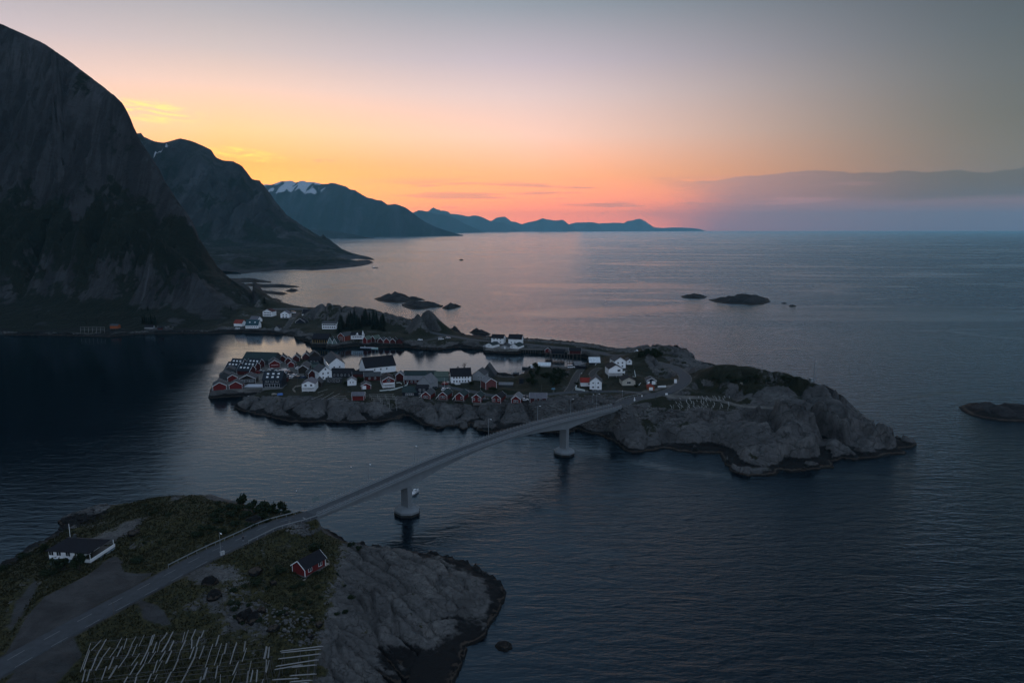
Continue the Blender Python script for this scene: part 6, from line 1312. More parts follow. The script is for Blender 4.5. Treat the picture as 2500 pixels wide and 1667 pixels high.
# ------------------------------------------------------------------ the near red cabin and the white bungalow
cab = house(('red_cabin', 'red cabin with white trim and a black roof on the slope below the near road', 'cabin', 770, 1393, 9.3, 'F', 7.2, 4.7, 2.15, 1.65, 59, 'red', 'black_roof', dict(trim=1, wins=[('F', 2, 1.3, 1.05, 1.15, 1.0)])))
MB().box(3.6, 5.2, -2.3, 2.3, -.35, -.2).build('deck', PTIMB, cab)
for k in (-2.2, 0, 2.2): MB().bar((5.1, k, -1.5), (5.1, k, .75), .09).build('post', PTIMB, cab)
MB().bar((5.1,-2.3,.75), (5.1,2.3,.75), .08).build('deck_rail', PTIMB, cab)
MB().box(-4.3, -3.6, -2.6, 2.4, -.75, -.62).build('deck', PTIMB, cab)
bg = thing('bungalow', 'white bungalow with a dark hipped roof and a white railed terrace on the near headland', 'house', U(160, 1370, 9.3), R(-7))
bg.location += Vector((0, 4.2, 0))
L_, W_, E_ = 9.4, 7.6, 2.4
MB().box(-L_/2, L_/2, -W_/2, W_/2, .5, E_+.5).build('wall', wall_m('white'), bg)
MB().box(-L_/2+.03, L_/2-.03, -W_/2+.03, W_/2-.03, -2, .5).build('foundation', mat('blue_grey_paint', (.20,.27,.31), .8), bg)
x, y, z0_, z1_ = L_/2+.6, W_/2+.6, E_+.5, E_+2.5
rf = MB().add([(-x,-y,z0_),(x+2.6,-y,z0_),(x+2.6,y,z0_),(-x,y,z0_),(-x+3.4,0,z1_),(x-.8,0,z1_),(-x,-y,z0_-.14),(x+2.6,-y,z0_-.14),(x+2.6,y,z0_-.14),(-x,y,z0_-.14)], [(0,1,5,4),(1,2,5),(2,3,4,5),(3,0,4),(6,9,8,7),(0,6,7,1),(1,7,8,2),(2,8,9,3),(3,9,6,0)]).build('roof', roof_m('black_roof'), bg)
MB().box(-.2, .5, .1, .8, z1_-.6, z1_+.9).build('chimney', DARK, rf)
for s in (-3.9, -1.6, 1.2): add_window(bg, 'F', s, 2.0, 1.2, 1.1, L_, W_)
add_window(bg, 'R', -2.6, 2.0, 1.1, 1.1, L_, W_); add_door(bg, 'R', .8, 1.0, 2.1, L_, W_, DARK)
tx0, tx1, ty0, ty1 = L_/2, L_/2+4.0, -W_/2-1.2, W_/2+1.0
MB().box(tx0+.02, tx1, ty0, ty1, -2.2, .42).build('terrace_base', mat('blue_grey_paint', (.2,.27,.31)), bg)
MB().box(tx0+.02, tx1+.1, ty0-.1, ty1, .42, .52).build('terrace_floor', TIMB, bg)
MB().box(tx1, tx1+.08, ty0-.08, ty1, .55, 1.5).box(tx0, tx1, ty0-.08, ty0, .55, 1.5).build('terrace_rail', TRIM, bg)
for yy in (ty0+.3, ty1-.3): MB().bar((tx1-.15, yy, .5), (tx1-.15, yy, E_+.4), .12).build('post', TRIM, bg)

# ------------------------------------------------------------------ fish drying racks
ROUND = MB().tube((0,0,0), (1,0,0), 1, .85, 7).mesh('pole'); ROUND.materials.append(mat('weathered_pole', (.23,.225,.22), .85, .2, .25, 6))
ROUND2 = MB().tube((0,0,0), (1,0,0), 1, .9, 6).mesh('rail'); ROUND2.materials.append(mat('dark_pole', (.075,.072,.070), .9, .2, .2, 3))
def stick(root, name, me, a, b, r):
    o = obj(name, me, None, root); d = b-a; o.location = a-root.location; o.scale = (d.length, r, r)
    o.rotation_euler = d.to_track_quat('X', 'Z').to_euler(); return o
rk = thing('drying_rack', 'large fish drying rack of slanting grey poles at the bottom left of the picture', 'drying rack', hit(420, 1610, NLAND))
ZR = 11.9
RAILS = [(221,1568,498,1540),(219,1588,532,1556),(214,1608,561,1573),(213,1613,580,1577),(207,1637,646,1583.6),(212,1658,666,1601),(230,1664,662,1612),(300,1663,650,1627),(400,1667,650,1637),(540,1672,660,1655),(200,1690,640,1668),(180,1712,640,1690)]
for a_, b_, c_, d_ in RAILS:
    A, B = U(a_, b_, ZR-.12), U(c_, d_, ZR-.12); stick(rk, 'rail', ROUND2, A, B, .055)
    for t in np.arange(.04, 1.0, .19):
        p = A.lerp(B, t); g = zg(p.x, p.y, NLAND)
        if g < p.z-.4: stick(rk, 'prop', ROUND2, Vector((p.x-.7, p.y+.3, g-.2)), p, .05); stick(rk, 'prop', ROUND2, Vector((p.x+.7, p.y-.3, g-.2)), p, .05)
Z4 = '1245,600,1375,460 1365,595,1445,450 1100,890,1240,500 1135,850,1225,590 1120,1030,1160,860 1180,1020,1230,850 1240,870,1310,700 1290,730,1360,590 1305,865,1400,690 1400,690,1500,555 1385,1000,1450,815 1480,860,1550,685 1480,985,1590,800 1500,975,1605,805 1500,695,1610,540 1600,545,1665,425 1595,685,1665,540 1690,580,1735,430 1615,840,1740,660 1735,665,1800,520 1795,525,1860,410 1810,670,1875,510 1900,540,1970,390 1795,800,1910,640 1770,935,1870,765 1690,1045,1740,955 1840,1045,1860,960 1860,940,1970,780 1915,790,2000,625 2000,630,2050,500 2045,505,2085,390 1975,770,2035,620 2060,530,2110,380 2085,630,2135,490 2030,770,2130,610 2015,1045,2065,915 2090,915,2145,740 2130,900,2220,730 2105,1020,2150,925 2150,620,2190,470 2190,475,2280,360 2205,620,2300,470 2295,475,2345,370 2180,740,2260,600 2270,770,2340,610 2260,1045,2335,890'
Z5 = '0,430,40,350 0,580,125,340 70,600,135,460 25,770,105,600 120,880,190,720 185,730,230,590 225,600,290,460 285,465,335,320 255,480,285,345 370,450,430,310 375,570,380,450 350,710,410,550 410,700,455,550 440,540,485,410 500,430,545,320 230,1045,330,860 325,865,415,690 20,1045,95,890 480,710,550,530 565,830,620,660 615,670,670,510 530,1000,585,830 545,990,592,835 705,540,750,390 690,800,745,640 740,645,790,500 760,805,805,640 820,650,855,495 700,980,730,810 900,780,950,620 945,625,995,485 1090,610,1110,470 1070,750,1130,565 930,1045,990,890 940,930,1010,760 1130,1045,1150,880 1160,910,1195,740 1180,1030,1215,860 1260,1025,1275,860 1365,710,1400,540 1375,712,1410,545 1420,700,1435,555 1390,890,1400,720 1400,900,1440,730 770,1045,775,925 490,1045,500,960 1340,1045,1360,990'
for grp, ox in ((Z4, 0), (Z5, 400)):
    for s_ in grp.split():
        a_, b_, c_, d_ = [float(q_)*.1786 for q_ in s_.split(',')]
        A = U(ox+a_, 1480+b_, ZR+.02+random.uniform(0, .12)); B = U(ox+c_, 1480+d_, ZR+.08+random.uniform(0, .2))
        r = random.uniform(.055, .085); stick(rk, 'pole', ROUND, A, B, r)
        if random.random() < .7:                  # poles lie in pairs and bundles
            k = Vector((random.uniform(.11, .17), random.uniform(-.05, .05), random.uniform(-.02, .05)))
            stick(rk, 'pole', ROUND, A+k+(B-A)*random.uniform(-.06, .08), B+k*1.1+(B-A)*random.uniform(-.10, .06), r*.9)
rk2 = thing('drying_rack', 'smaller fish drying rack of long level poles right of the big slanting one', 'drying rack', hit(720, 1620, NLAND))
for s_ in '1590,610,2180,540 1600,630,2150,580 1560,715,2150,645 1530,815,2120,725 1510,860,1900,795 1750,830,2090,795 1720,945,2090,920 1480,1000,1850,980 1720,1030,2030,1005 1500,1080,1980,1040'.split():
    a_, b_, c_, d_ = [float(q_)*.1786 for q_ in s_.split(',')]
    A, B = U(400+a_, 1480+b_, 10.6), U(400+c_, 1480+d_, 10.6)
    stick(rk2, 'pole', ROUND, A, B, .085); stick(rk2, 'pole', ROUND, A+Vector((.3,.14,.03)), B+Vector((-.4,.10,.02)), .065)
for s_ in '1540,1045,1650,620 1780,1030,1870,610 1955,1000,1985,620 2040,1000,2080,600'.split():
    a_, b_, c_, d_ = [float(q_)*.1786 for q_ in s_.split(',')]
    A, B = U(400+a_, 1480+b_, 10.45), U(400+c_, 1480+d_, 10.45); stick(rk2, 'rail', ROUND2, A, B, .06)
    for t in (.05, .35, .65, .95):
        p = A.lerp(B, t); g = zg(p.x, p.y, NLAND); stick(rk2, 'prop', ROUND2, Vector((p.x, p.y, g-.2)), p, .06)
fr = thing('drying_rack', 'pale fish drying rack of many short poles on the headland right of the junction', 'drying rack', U(1715, 985, 10.5))
PALE = MB().tube((0,0,0), (1,0,0), 1, .85, 6).mesh('pole'); PALE.materials.append(mat('pale_pole', (.40,.40,.39), .8, .2, .15, 5))
for k in range(6):
    v = 969+k*4.6; sh = -k*3.0
    A, B = U(1660+sh*1.5, v, 11.9), U(1786+sh*.4, v+1, 11.9); stick(fr, 'rail', ROUND2, A, B, .07)
    for t in np.linspace(.02, .98, 8):
        p = A.lerp(B, t); g = zg(p.x, p.y); stick(fr, 'prop', PALE if k > 3 else ROUND2, Vector((p.x, p.y-.2, min(g, p.z-1.2)-.1)), p, .06)
    for t in np.linspace(.03, .97, 12):
        if random.random() < .25: continue
        p = A.lerp(B, t+random.uniform(-.03, .03)); q_ = Vector((random.uniform(-.5, .7), 2.2, random.uniform(.3, .9))); stick(fr, 'pole', PALE, p-q_*.35, p+q_*.65, .10)
vr = thing('drying_rack', 'thin bare fish rack on the green slope left of the plain red boathouse', 'drying rack', U(800, 968, 6.3))
for (a_, b_, c_, d_) in ((775,958,800,950),(785,975,815,957),(800,975,830,960),(815,968,845,967),(812,972,848,971),(760,975,790,962)):
    A, B = U(a_, b_, 8.4), U(c_, d_, 8.4); stick(vr, 'rail', PALE, A, B, .06)
    for t in (.1, .5, .9): p = A.lerp(B, t); stick(vr, 'prop', ROUND2, Vector((p.x, p.y, zg(p.x, p.y)-.2)), p, .06)
vr2 = thing('drying_rack', 'thin fish rack of level rails on the slope right of the plain red boathouse', 'drying rack', U(930, 975, 6.8))
for k in range(4):
    A, B = U(900+k*4, 963+k*4, 9.0), U(962+k*3, 962+k*4, 9.0); stick(vr2, 'rail', PALE, A, B, .06)
    for t in (.05, .35, .65, .95): p = A.lerp(B, t); stick(vr2, 'prop', PALE, Vector((p.x, p.y, min(zg(p.x, p.y), p.z-1)-.2)), p, .06)
sr = thing('drying_rack', 'dim fish rack along the shore left of the orange boathouse', 'drying rack', U(215, 812, 3))
for k in range(3):
    A, B = U(196, 798+k*4, 6.0), U(255, 798+k*4, 6.0); stick(sr, 'rail', ROUND, A, B, .09)
    for t in np.linspace(0, 1, 7): p = A.lerp(B, t); stick(sr, 'prop', ROUND, Vector((p.x, p.y, 3.2)), p, .09)

# ------------------------------------------------------------------ cars
RUB = mat('tyre_rubber', (.012,.012,.013), .9, .2)
def car_parts(kind):
    L_ = 4.9 if kind == 'van' else 4.3; hh = 2.0 if kind == 'van' else 1.45; x, y = L_/2, .88
    b = MB()
    pr = [(-x,.28),(-x,.75),(-x+.1,.92),(x-.95,.95),(x-.05,.78),(x,.5),(x-.05,.28)] if kind == 'car' else [(-x,.28),(-x,1.0),(x-.8,1.05),(x-.02,.85),(x,.28)]
    n = len(pr)
    b.add([(p, -y, q_) for p, q_ in pr]+[(p, y, q_) for p, q_ in pr], [tuple(range(n)), tuple(range(2*n-1, n-1, -1))]+[(k, n+k, n+(k+1)%n, (k+1)%n) for k in range(n)])
    g = MB(); c0, c1, c2, c3 = (-x+.12, -x+.55, x-2.0, x-1.15) if kind == 'car' else (-x+.02, -x+.1, x-1.35, x-.85)
    zb = .93 if kind == 'car' else 1.02
    g.add([(c0,-y+.05,zb),(c3,-y+.05,zb),(c3,y-.05,zb),(c0,y-.05,zb),(c1,-y+.17,hh-.06),(c2,-y+.17,hh-.06),(c2,y-.17,hh-.06),(c1,y-.17,hh-.06)], [(0,1,5,4),(1,2,6,5),(2,3,7,6),(3,0,4,7),(4,5,6,7)])
    r = MB().add([(c1-.04,-y+.15,hh-.06),(c2+.04,-y+.15,hh-.06),(c2+.04,y-.15,hh-.06),(c1-.04,y-.15,hh-.06),(c1,-y+.2,hh),(c2,-y+.2,hh),(c2,y-.2,hh),(c1,y-.2,hh)], [(0,1,5,4),(1,2,6,5),(2,3,7,6),(3,0,4,7),(4,5,6,7)])
    return b, g, r, L_
CARM = {'white': (.72,.74,.76), 'dark': (.03,.035,.045), 'silver': (.42,.44,.46), 'red': (.25,.02,.02), 'blue': (.05,.09,.16)}
PROTO = {}
def car(label, u, v, z, az_, col, kind='car', group=None):
    key = (col, kind)
    p = U(u, v, z)
    if key not in PROTO:
        b, g, r, L_ = car_parts(kind)
        m_ = mat('car_paint_'+col, CARM[col], .3, .5)
        root = thing('parked_van' if kind == 'van' else 'parked_car', label, kind, p, az_, group)
        b.build('body', m_, root); g.build('windows', GLASS, root); r.build('roof', m_, root)
        wm = MB().tube((0,-.1,0), (0,.1,0), .32, .32, 10).mesh('wheel'); wm.materials.append(RUB)
        for sx in (-1, 1):
            for sy in (-1, 1): o = obj('wheel', wm, None, root); o.location = (sx*L_*.31, sy*.80, .32)
        PROTO[key] = root
    else:
        root = copy_tree(PROTO[key]); root.location = p; root.rotation_euler = (0, 0, az_)
        for k_ in ('label', 'category', 'group'):
            if k_ in root: del root[k_]
        tag(root, label, kind, group)
    root.location.z = z+.03
    return root
GC = 'cars parked on the dock'
for k, (u, v) in enumerate(((691,904.5),(695.5,904.6),(700,905),(689.5,908),(693.5,908.2),(697.5,908.4),(702,908.6),(690.5,911.5),(696,911.8))):
    car('small pale car in the two tight rows of the dock car park', u, v, 4.6, R(70), 'white' if k % 3 else 'silver', group=GC)
car('dark car at the right end of the tight rows in the dock car park', 707.5, 911, 4.6, R(70), 'dark', group=GC)
for u, v, c_, l_ in ((662,904,'white','white car alone behind the restaurant corner of the dock car park'),(669,905.5,'dark','dark car between the white ones near the restaurant'),(676,907.5,'white','white car left of two side by side above the blue black house'),(683,908.2,'white','white car right of two side by side above the blue black house'),(633,909.6,'dark','dark car nearest the skylight cabins'),(639,908,'silver','silver car beside the red gables of the skylight cabins'),(627,911,'red','red car furthest left by the skylight cabins'),(719,917.5,'white','white car standing apart on the right side of the dock car park'),(706,917.6,'silver','silver car below the tight rows of the dock car park'),(710,923,'white','white car by the green bank right of the narrow red shed'),(724,922.5,'dark','left one of three dark cars below the dock car park'),(731.5,922.8,'dark','middle one of three dark cars below the dock car park'),(739,923,'blue','right one of three dark cars below the dock car park'),(721,895,'dark','dark car beside the small red garage'),(727.5,900,'white','white car at the gable of the dark brown longhouse'),(682,886,'silver','silver car beside the leftmost boathouse behind the car park')):
    car(l_, u, v, 4.6, R(random.choice((68, 72, 160))), c_, group=GC)
GV = 'cars parked in the village'
for u, v, z, c_, kd, az_, l_ in ((1097,937,7.0,'silver','car',15,'pale car at the left corner of the house with two chimneys'),(1087,939,7.0,'red','car',10,'dark red car beside the white flagpole'),(1083,952,7.3,'white','car',80,'white topped car parked left of two behind the second stilt cabin'),(1094,952,7.3,'silver','car',80,'silver car parked right of two behind the second stilt cabin'),(1063,949,7.2,'dark','car',60,'dark car at the right corner of the pale grey boathouse'),(1185,977,7.4,'dark','car',10,'dark car between the two stilt cabins of the shared deck'),(1281,971.5,7.8,'dark','car',5,'dark car left of the long red cabin, the farther of two'),(1281,977.5,7.6,'white','car',8,'white car left of the long red cabin, the nearer of two'),(1394.5,898,6.5,'white','van',5,'white camper van at the harbour head'),(1026,831,4.7,'white','car',12,'white car on the lane at the right end of the pile wharf'),(1077,829.5,5.1,'white','van',10,'white van on the lane below the tall rock'),(1094,826,5.3,'silver','car',12,'silver car just behind the white van below the tall rock'),(717,764.5,7.8,'white','van',5,'white van on the road above the slip road'),(580,803,4.0,'white','car',4,'white car in front of the red tiled house at the mountain foot')):
    car(l_, u, v, z, R(az_), c_, kd, GV)

# ------------------------------------------------------------------ boats
def boat(label, p, az_, L_, kind='open', hull=(.7,.72,.74), name='motor_boat'):
    r_ = thing(name, label, 'boat', p, az_)
    n = 11; b = MB(); dr = .30*L_**.5*.5
    for k in range(n):
        t = k/(n-1); w_ = L_*.16*(math.sin(math.pi*min(1, .28+t*.72))**.7 if t < .98 else .04); zt = .34*L_**.5*(.75+.6*t*t); X_ = (t-.5)*L_
        b.v += [(X_, -w_, zt), (X_+.02*L_*t, -w_*.7, -.12), (X_, 0, -.30), (X_+.02*L_*t, w_*.7, -.12), (X_, w_, zt)]
    for k in range(n-1):
        for j in range(4): b.f.append((k*5+j, (k+1)*5+j, (k+1)*5+j+1, k*5+j+1))
    b.f += [(0,1,2,3,4)]
    hm_ = mat('hull_%d' % int(hull[0]*1000), hull, .5, .4)
    b.build('hull', hm_, r_)
    d = MB()
    for k in range(n):
        t = k/(n-1); w_ = L_*.16*(math.sin(math.pi*min(1, .28+t*.72))**.7 if t < .98 else .04)*.94; d.v += [((t-.5)*L_, -w_, .34*L_**.5*.62), ((t-.5)*L_, w_, .34*L_**.5*.62)]
    d.f = [(2*k, 2*k+2, 2*k+3, 2*k+1) for k in range(n-1)]
    d.build('deck', TIMB if kind == 'fishing' else TRIM, r_)
    z_ = .34*L_**.5*.62
    if kind == 'cabin':
        MB().add([(-.05*L_,-.1*L_,z_),(.25*L_,-.08*L_,z_),(.25*L_,.08*L_,z_),(-.05*L_,.1*L_,z_),(-.03*L_,-.09*L_,z_+1.1),(.12*L_,-.07*L_,z_+1.1),(.12*L_,.07*L_,z_+1.1),(-.03*L_,.09*L_,z_+1.1)], [(0,1,5,4),(1,2,6,5),(2,3,7,6),(3,0,4,7),(4,5,6,7)]).build('cabin', TRIM, r_)
        MB().box(-.02*L_, .10*L_, -.093*L_, .093*L_, z_+.5, z_+.95).build('window', GLASS, r_)
    if kind == 'fishing':
        MB().box(-.32*L_, -.08*L_, -.10*L_, .10*L_, z_, z_+2.4).box(-.33*L_, -.05*L_, -.11*L_, .11*L_, z_+2.4, z_+2.55).build('wheelhouse', TRIM, r_)
        MB().box(-.07*L_, -.06*L_, -.08*L_, .08*L_, z_+1.4, z_+2.1).build('window', GLASS, r_)
        for X_, h_ in ((-.2, 7.5), (.22, 5.5)):
            ms_ = MB().tube((X_*L_,0,z_), (X_*L_,0,z_+h_*L_/12), .09, .05).build('mast', TIMB, r_)
            MB().bar((X_*L_,-.9,z_+h_*L_/12*.75), (X_*L_,.9,z_+h_*L_/12*.75), .06).build('spreader', TIMB, ms_)
        MB().bar((-.2*L_,0,z_+1.6), (.05*L_,0,z_+4.2), .09).build('boom', TIMB, r_)
    return r_
boat('dark hulled fishing boat with two masts moored by the wooded knoll', U(1293, 901, 0), R(170), 11, 'fishing', (.03,.04,.055), 'fishing_boat')
boat('distant fishing boat under way off the far headland', U(916, 654.5, 0), R(10), 15, 'fishing', (.04,.045,.05), 'fishing_boat')
boat('white cabin boat passing behind the near bridge pier', U(1012, 1204, 0), R(62), 5.6, 'cabin')
boat('white boat moored at the left end of the floating pontoon', U(891, 846.5, 0), R(-4), 7, 'cabin')
boat('pale green boat moored at the right end of the floating pontoon', U(915, 851.5, 0), R(0), 5.5, 'open', (.42,.58,.55))
boat('white boat stored on the grass beside the small orange garage', hit(1616, 945), R(4), 4.6, 'open', (.66,.68,.68))
boat('pale rowing boat pulled up on the rock below the timber quay', U(615, 969, 1.2), R(-6), 5.0, 'open', (.34,.33,.30), 'rowing_boat')
pt = thing('pontoon', 'narrow pale floating pontoon below the red boathouses', 'pontoon', U(902, 849, 0), R(-4))
for k in range(8): MB().box(-8+k*2, -8+k*2+1.94, -.8, .8, -.2, .45).build('float', mat('pale_concrete', (.4,.4,.4)), pt)
gw = MB(); gw.bar((-6.5, 7.5, 3.1), (-4, .6, .6), 1.0, .14); gw.build('gangway', METAL, pt)
tp_ = thing('tarpaulin', 'blue tarpaulin over stacked gear on the rock below the blue black house', 'tarpaulin', hit(684, 964), .1)
MB().add([(-1.6,-1,-.4),(1.6,-1,-.4),(1.7,1,-.4),(-1.6,1,-.4),(-1.3,-.7,1.0),(1.4,-.6,1.2),(1.3,.7,1.1),(-1.4,.8,.9)], [(0,1,5,4),(1,2,6,5),(2,3,7,6),(3,0,4,7),(4,5,6,7)]).build('sheet', mat('blue_plastic', (.05,.14,.38), .5, .4), tp_)
cr_ = thing('crate_pile', 'pile of pale crates left of the blue tarpaulin', 'crates', hit(672, 963), 0)
for k in range(7): q_ = Vector((random.uniform(-1.6,1.6), random.uniform(-1,1), 0)); MB().box(q_.x-.5, q_.x+.5, q_.y-.35, q_.y+.35, -.2, .5+.3*random.random()).build('crate', PTIMB, cr_)
for u, v, l_ in ((724, 1198, 'small white buoy floating left of the bridge near its shore end'), (857, 1140, 'small white buoy floating farther out left of the bridge')):
    r_ = thing('buoy', l_, 'buoy', U(u, v, 0)); MB().tube((0,0,-.2), (0,0,.35), .32, .12, 8).build('body', TRIM, r_); MB().tube((0,0,.35), (0,0,.7), .03, .03, 5).build('rod', DARK, r_)
for k, (u, v) in enumerate(((1067, 846), (1080, 846.5))):
    r_ = thing('mooring_block', 'weathered concrete mooring block on the north harbour shore, %s of two' % ('left', 'right')[k], 'mooring block', U(u, v+1, 0))
    MB().box(-.9, .9, -.9, .9, -1.5, 3.2).build('body', CONC, r_); MB().box(-1.0, 1.0, -1.0, 1.0, 3.2, 3.4).build('cap', CONC, r_)

# ------------------------------------------------------------------ the person on the near road
def person(label, p, az_):
    r_ = thing('person', label, 'person', p, az_)
    J = [(0,0,.93),(0,.01,1.12),(0,.01,1.38),(0,.02,1.50),(0,.03,1.60),(0,.02,1.74),(-.18,.01,1.40),(-.25,-.02,1.13),(-.22,.06,.90),(.18,.01,1.40),(.25,.0,1.13),(.21,.10,.90),(-.09,0,.90),(-.11,.08,.50),(-.11,.02,.09),(-.11,.16,.03),(.09,0,.90),(.11,-.04,.50),(.11,-.14,.10),(.11,0,.03),(-.21,.09,.80),(.20,.13,.80)]
    Ed = [(0,1),(1,2),(2,3),(3,4),(4,5),(2,6),(6,7),(7,8),(8,20),(2,9),(9,10),(10,11),(11,21),(0,12),(12,13),(13,14),(14,15),(0,16),(16,17),(17,18),(18,19)]
    Rr = [.15,.15,.17,.06,.095,.075,.075,.05,.036,.075,.05,.036,.10,.065,.045,.04,.10,.065,.045,.04,.035,.035]
    me = bpy.data.meshes.new('body'); me.from_pydata(J, Ed, []); o = obj('body', me, None, r_)
    sk = o.modifiers.new('skin', 'SKIN'); sv = me.skin_vertices[0].data
    for v_, q_ in zip(sv, Rr): v_.radius = (q_, q_*.85)
    sv[0].use_root = True
    sb_ = o.modifiers.new('sub', 'SUBSURF'); sb_.levels = 1; sb_.render_levels = 2
    pm_ = bpy.data.materials.new('person_skin_and_clothes'); pm_.use_nodes = True; q = NT(pm_.node_tree); bb = pm_.node_tree.nodes['Principled BSDF']
    sx_ = q.n('ShaderNodeSeparateXYZ'); q.put(sx_.inputs[0], q.n('ShaderNodeTexCoord').outputs['Object']); z_ = sx_.outputs[2]
    c_ = q.mix(q.m('GREATER_THAN', z_, .48), (.42,.44,.46), (.012,.013,.018)); c_ = q.mix(q.m('GREATER_THAN', z_, 1.51), c_, (.36,.22,.16)); c_ = q.mix(q.m('LESS_THAN', z_, .10), c_, (.02,.02,.02))
    q.put(bb.inputs['Base Color'], c_); me.materials.append(pm_)
    hd = bmesh.new(); bmesh.ops.create_uvsphere(hd, u_segments=10, v_segments=7, radius=.115); bmesh.ops.delete(hd, geom=[v_ for v_ in hd.verts if v_.co.z < -.01 or (v_.co.y > .06 and v_.co.z < .05)], context='VERTS')
    me = bpy.data.meshes.new('hair'); hd.to_mesh(me); hd.free(); ho = obj('hair', me, mat('dark_hair', (.02,.015,.012), .8), r_); ho.location = (0, .01, 1.70)
    return r_
ri = min(range(len(nr)), key=lambda k: abs(PX(nr[k])[0]-590))
person('lone person in a black jacket standing on the near road', offs(nr, 1.4)[ri]+Vector((0,0,.01)), ang+math.pi)

# ------------------------------------------------------------------ plants
def leaf_mat(name, a, b):
    m_ = bpy.data.materials.new(name); m_.use_nodes = True; q = NT(m_.node_tree); bb = m_.node_tree.nodes['Principled BSDF']
    q.put(bb.inputs['Base Color'], q.mix(q.noise(q.n('ShaderNodeTexCoord').outputs['Object'], 1.6, 2), a, b)); bb.inputs['Roughness'].default_value = .8; bb.inputs['Specular IOR Level'].default_value = .15
    return m_
LEAF = leaf_mat('bush_leaves', (.007,.014,.006), (.018,.027,.010)); SPR = leaf_mat('spruce_needles', (.003,.006,.004), (.007,.011,.007)); HEATH = leaf_mat('heath_leaves', (.011,.014,.006), (.042,.037,.016))
BARK = mat('bark', (.045,.038,.032), .9, .2, .3, 4)
def bush_mesh(seed, w_=1.0, h_=1.0, n=260, s=.22):
    g = random.Random(seed); b = MB(); lob = [(g.uniform(-.55,.55)*w_, g.uniform(-.55,.55)*w_, g.uniform(.35,.8)*h_, g.uniform(.28,.5)) for _ in range(6)]
    for _ in range(n):
        lx, ly, lz, lr = g.choice(lob); d = Vector((g.gauss(0,1), g.gauss(0,1), g.gauss(0,1))).normalized()*lr*g.uniform(.55, 1.08)
        c_ = Vector((lx+d.x*w_, ly+d.y*w_, max(.02, lz+d.z*h_*.8))); u_ = Vector((g.gauss(0,1), g.gauss(0,1), g.gauss(0,.6))).normalized(); v_ = u_.cross(Vector((g.gauss(0,1), g.gauss(0,1), g.gauss(0,1)))).normalized()
        q_ = s*g.uniform(.6, 1.3); b.add([c_-u_*q_, c_+v_*q_*.6, c_+u_*q_, c_-v_*q_*.6], [(0,1,2,3)])
    return b.mesh('crown')
BM = [bush_mesh(k, 1, 1, 420, .15) for k in range(5)]
for m_ in BM: m_.materials.append(LEAF)
def stem_mesh(seed):
    g = random.Random(seed); b = MB()
    for _ in range(4): t = Vector((g.uniform(-.45,.45), g.uniform(-.45,.45), g.uniform(.5,.8))); b.tube((g.uniform(-.06,.06), g.uniform(-.06,.06), -.1), t, .05, .015, 5)
    return b.mesh('stem')
SM = [stem_mesh(k) for k in range(3)]
for m_ in SM: m_.materials.append(BARK)
bi = 0
def bush(label, p, r, h_, group, name='bush', cat='bush'):
    global bi; bi += 1
    root = thing(name, label, cat, p, random.uniform(0, 6.28), group)
    o = obj('crown', BM[bi % 5], None, root); o.scale = (r, r, h_)
    s = obj('stem', SM[bi % 3], None, root); s.scale = (r, r, h_)
    return root
def nbush(label, u, v, r, h_, group='bushes on the near headland', land=None): return bush(label, hit(u, v, land or NLAND)-Vector((0,0,.1)), r, h_, group)
nbush('rounded dark bush at the bridge head, nearest the bridge', 692, 1250, 2.1, 3.8)
nbush('narrower bush just left of the rounded one at the bridge head', 669, 1249, 1.5, 3.0)
nbush('wide bush in the middle of the row before the bridge', 645, 1247, 2.6, 3.2)
nbush('tall bush at the left end of the row before the bridge, against the water', 592, 1235, 2.3, 3.6)
nbush('small bush between the tall and the wide one before the bridge', 619, 1239, 1.6, 2.6)
for u, v, r, h_ in ((560,1262,2.4,1.7),(600,1262,2.4,1.8),(640,1266,2.2,1.7),(530,1275,2.3,1.5),(570,1285,2.0,1.4),(610,1285,1.8,1.3),(672,1254,2.0,1.9),(655,1250,2.2,2.0),(632,1252,2.4,2.0),(606,1245,2.3,2.0),(583,1244,2.2,1.8),(700,1256,1.5,1.6),(560,1240,2.0,1.3),(540,1250,2.2,1.2),(520,1262,2.0,1.2),(500,1292,2.2,1.4),(545,1300,1.8,1.2),(480,1308,2.0,1.3),(655,1272,1.6,1.2)):
    nbush('low dark bush in the thicket left of the near road', u, v, r, h_, 'bushes of the roadside thicket')
nbush('large dark bush in front of the white bungalow', 155, 1389, 3.2, 3.0); nbush('tall dark tree at the right front corner of the white bungalow', 194, 1392, 1.9, 4.4)
nbush('bush on the left side of the white bungalow', 107, 1348, 1.7, 2.6); nbush('low bush left of the bungalow by the shore', 60, 1362, 2.2, 1.7); nbush('bush at the left edge above the shore', 12, 1392, 2.0, 1.6)
nbush('bush right of the bungalow drive beside the road', 330, 1372, 2.6, 1.3); nbush('dark bush left of the bungalow drive', 120, 1402, 2.4, 1.4)
nbush('pale green bush on the ridge against the water right of the red cabin', 857, 1336, 1.3, 1.8); nbush('lower bush right of the pale green one on the ridge', 876, 1341, 1.2, 1.1)
nbush('spreading bush on the slope above the red cabin', 770, 1342, 2.6, 1.8); nbush('dark bush on the slope left of the red cabin', 690, 1400, 2.6, 1.5); nbush('dark bush under the rock outcrop left of the red cabin', 620, 1425, 2.4, 1.3)
for k in range(34):
    u, v = random.uniform(560, 860), random.uniform(1400, 1530)
    if u > 800 and v < 1390: continue
    nbush('low ragged shrub on the rough slope below the red cabin', u, v, random.uniform(.6,1.5), random.uniform(.4,.9), 'shrubs on the rough slope')
for k in range(26):
    u, v = random.uniform(330, 560), random.uniform(1222, 1330)
    nbush('low ragged shrub on the grassy hill left of the near road', u, v, random.uniform(.6,1.4), random.uniform(.35,.8), 'shrubs on the grassy hill')
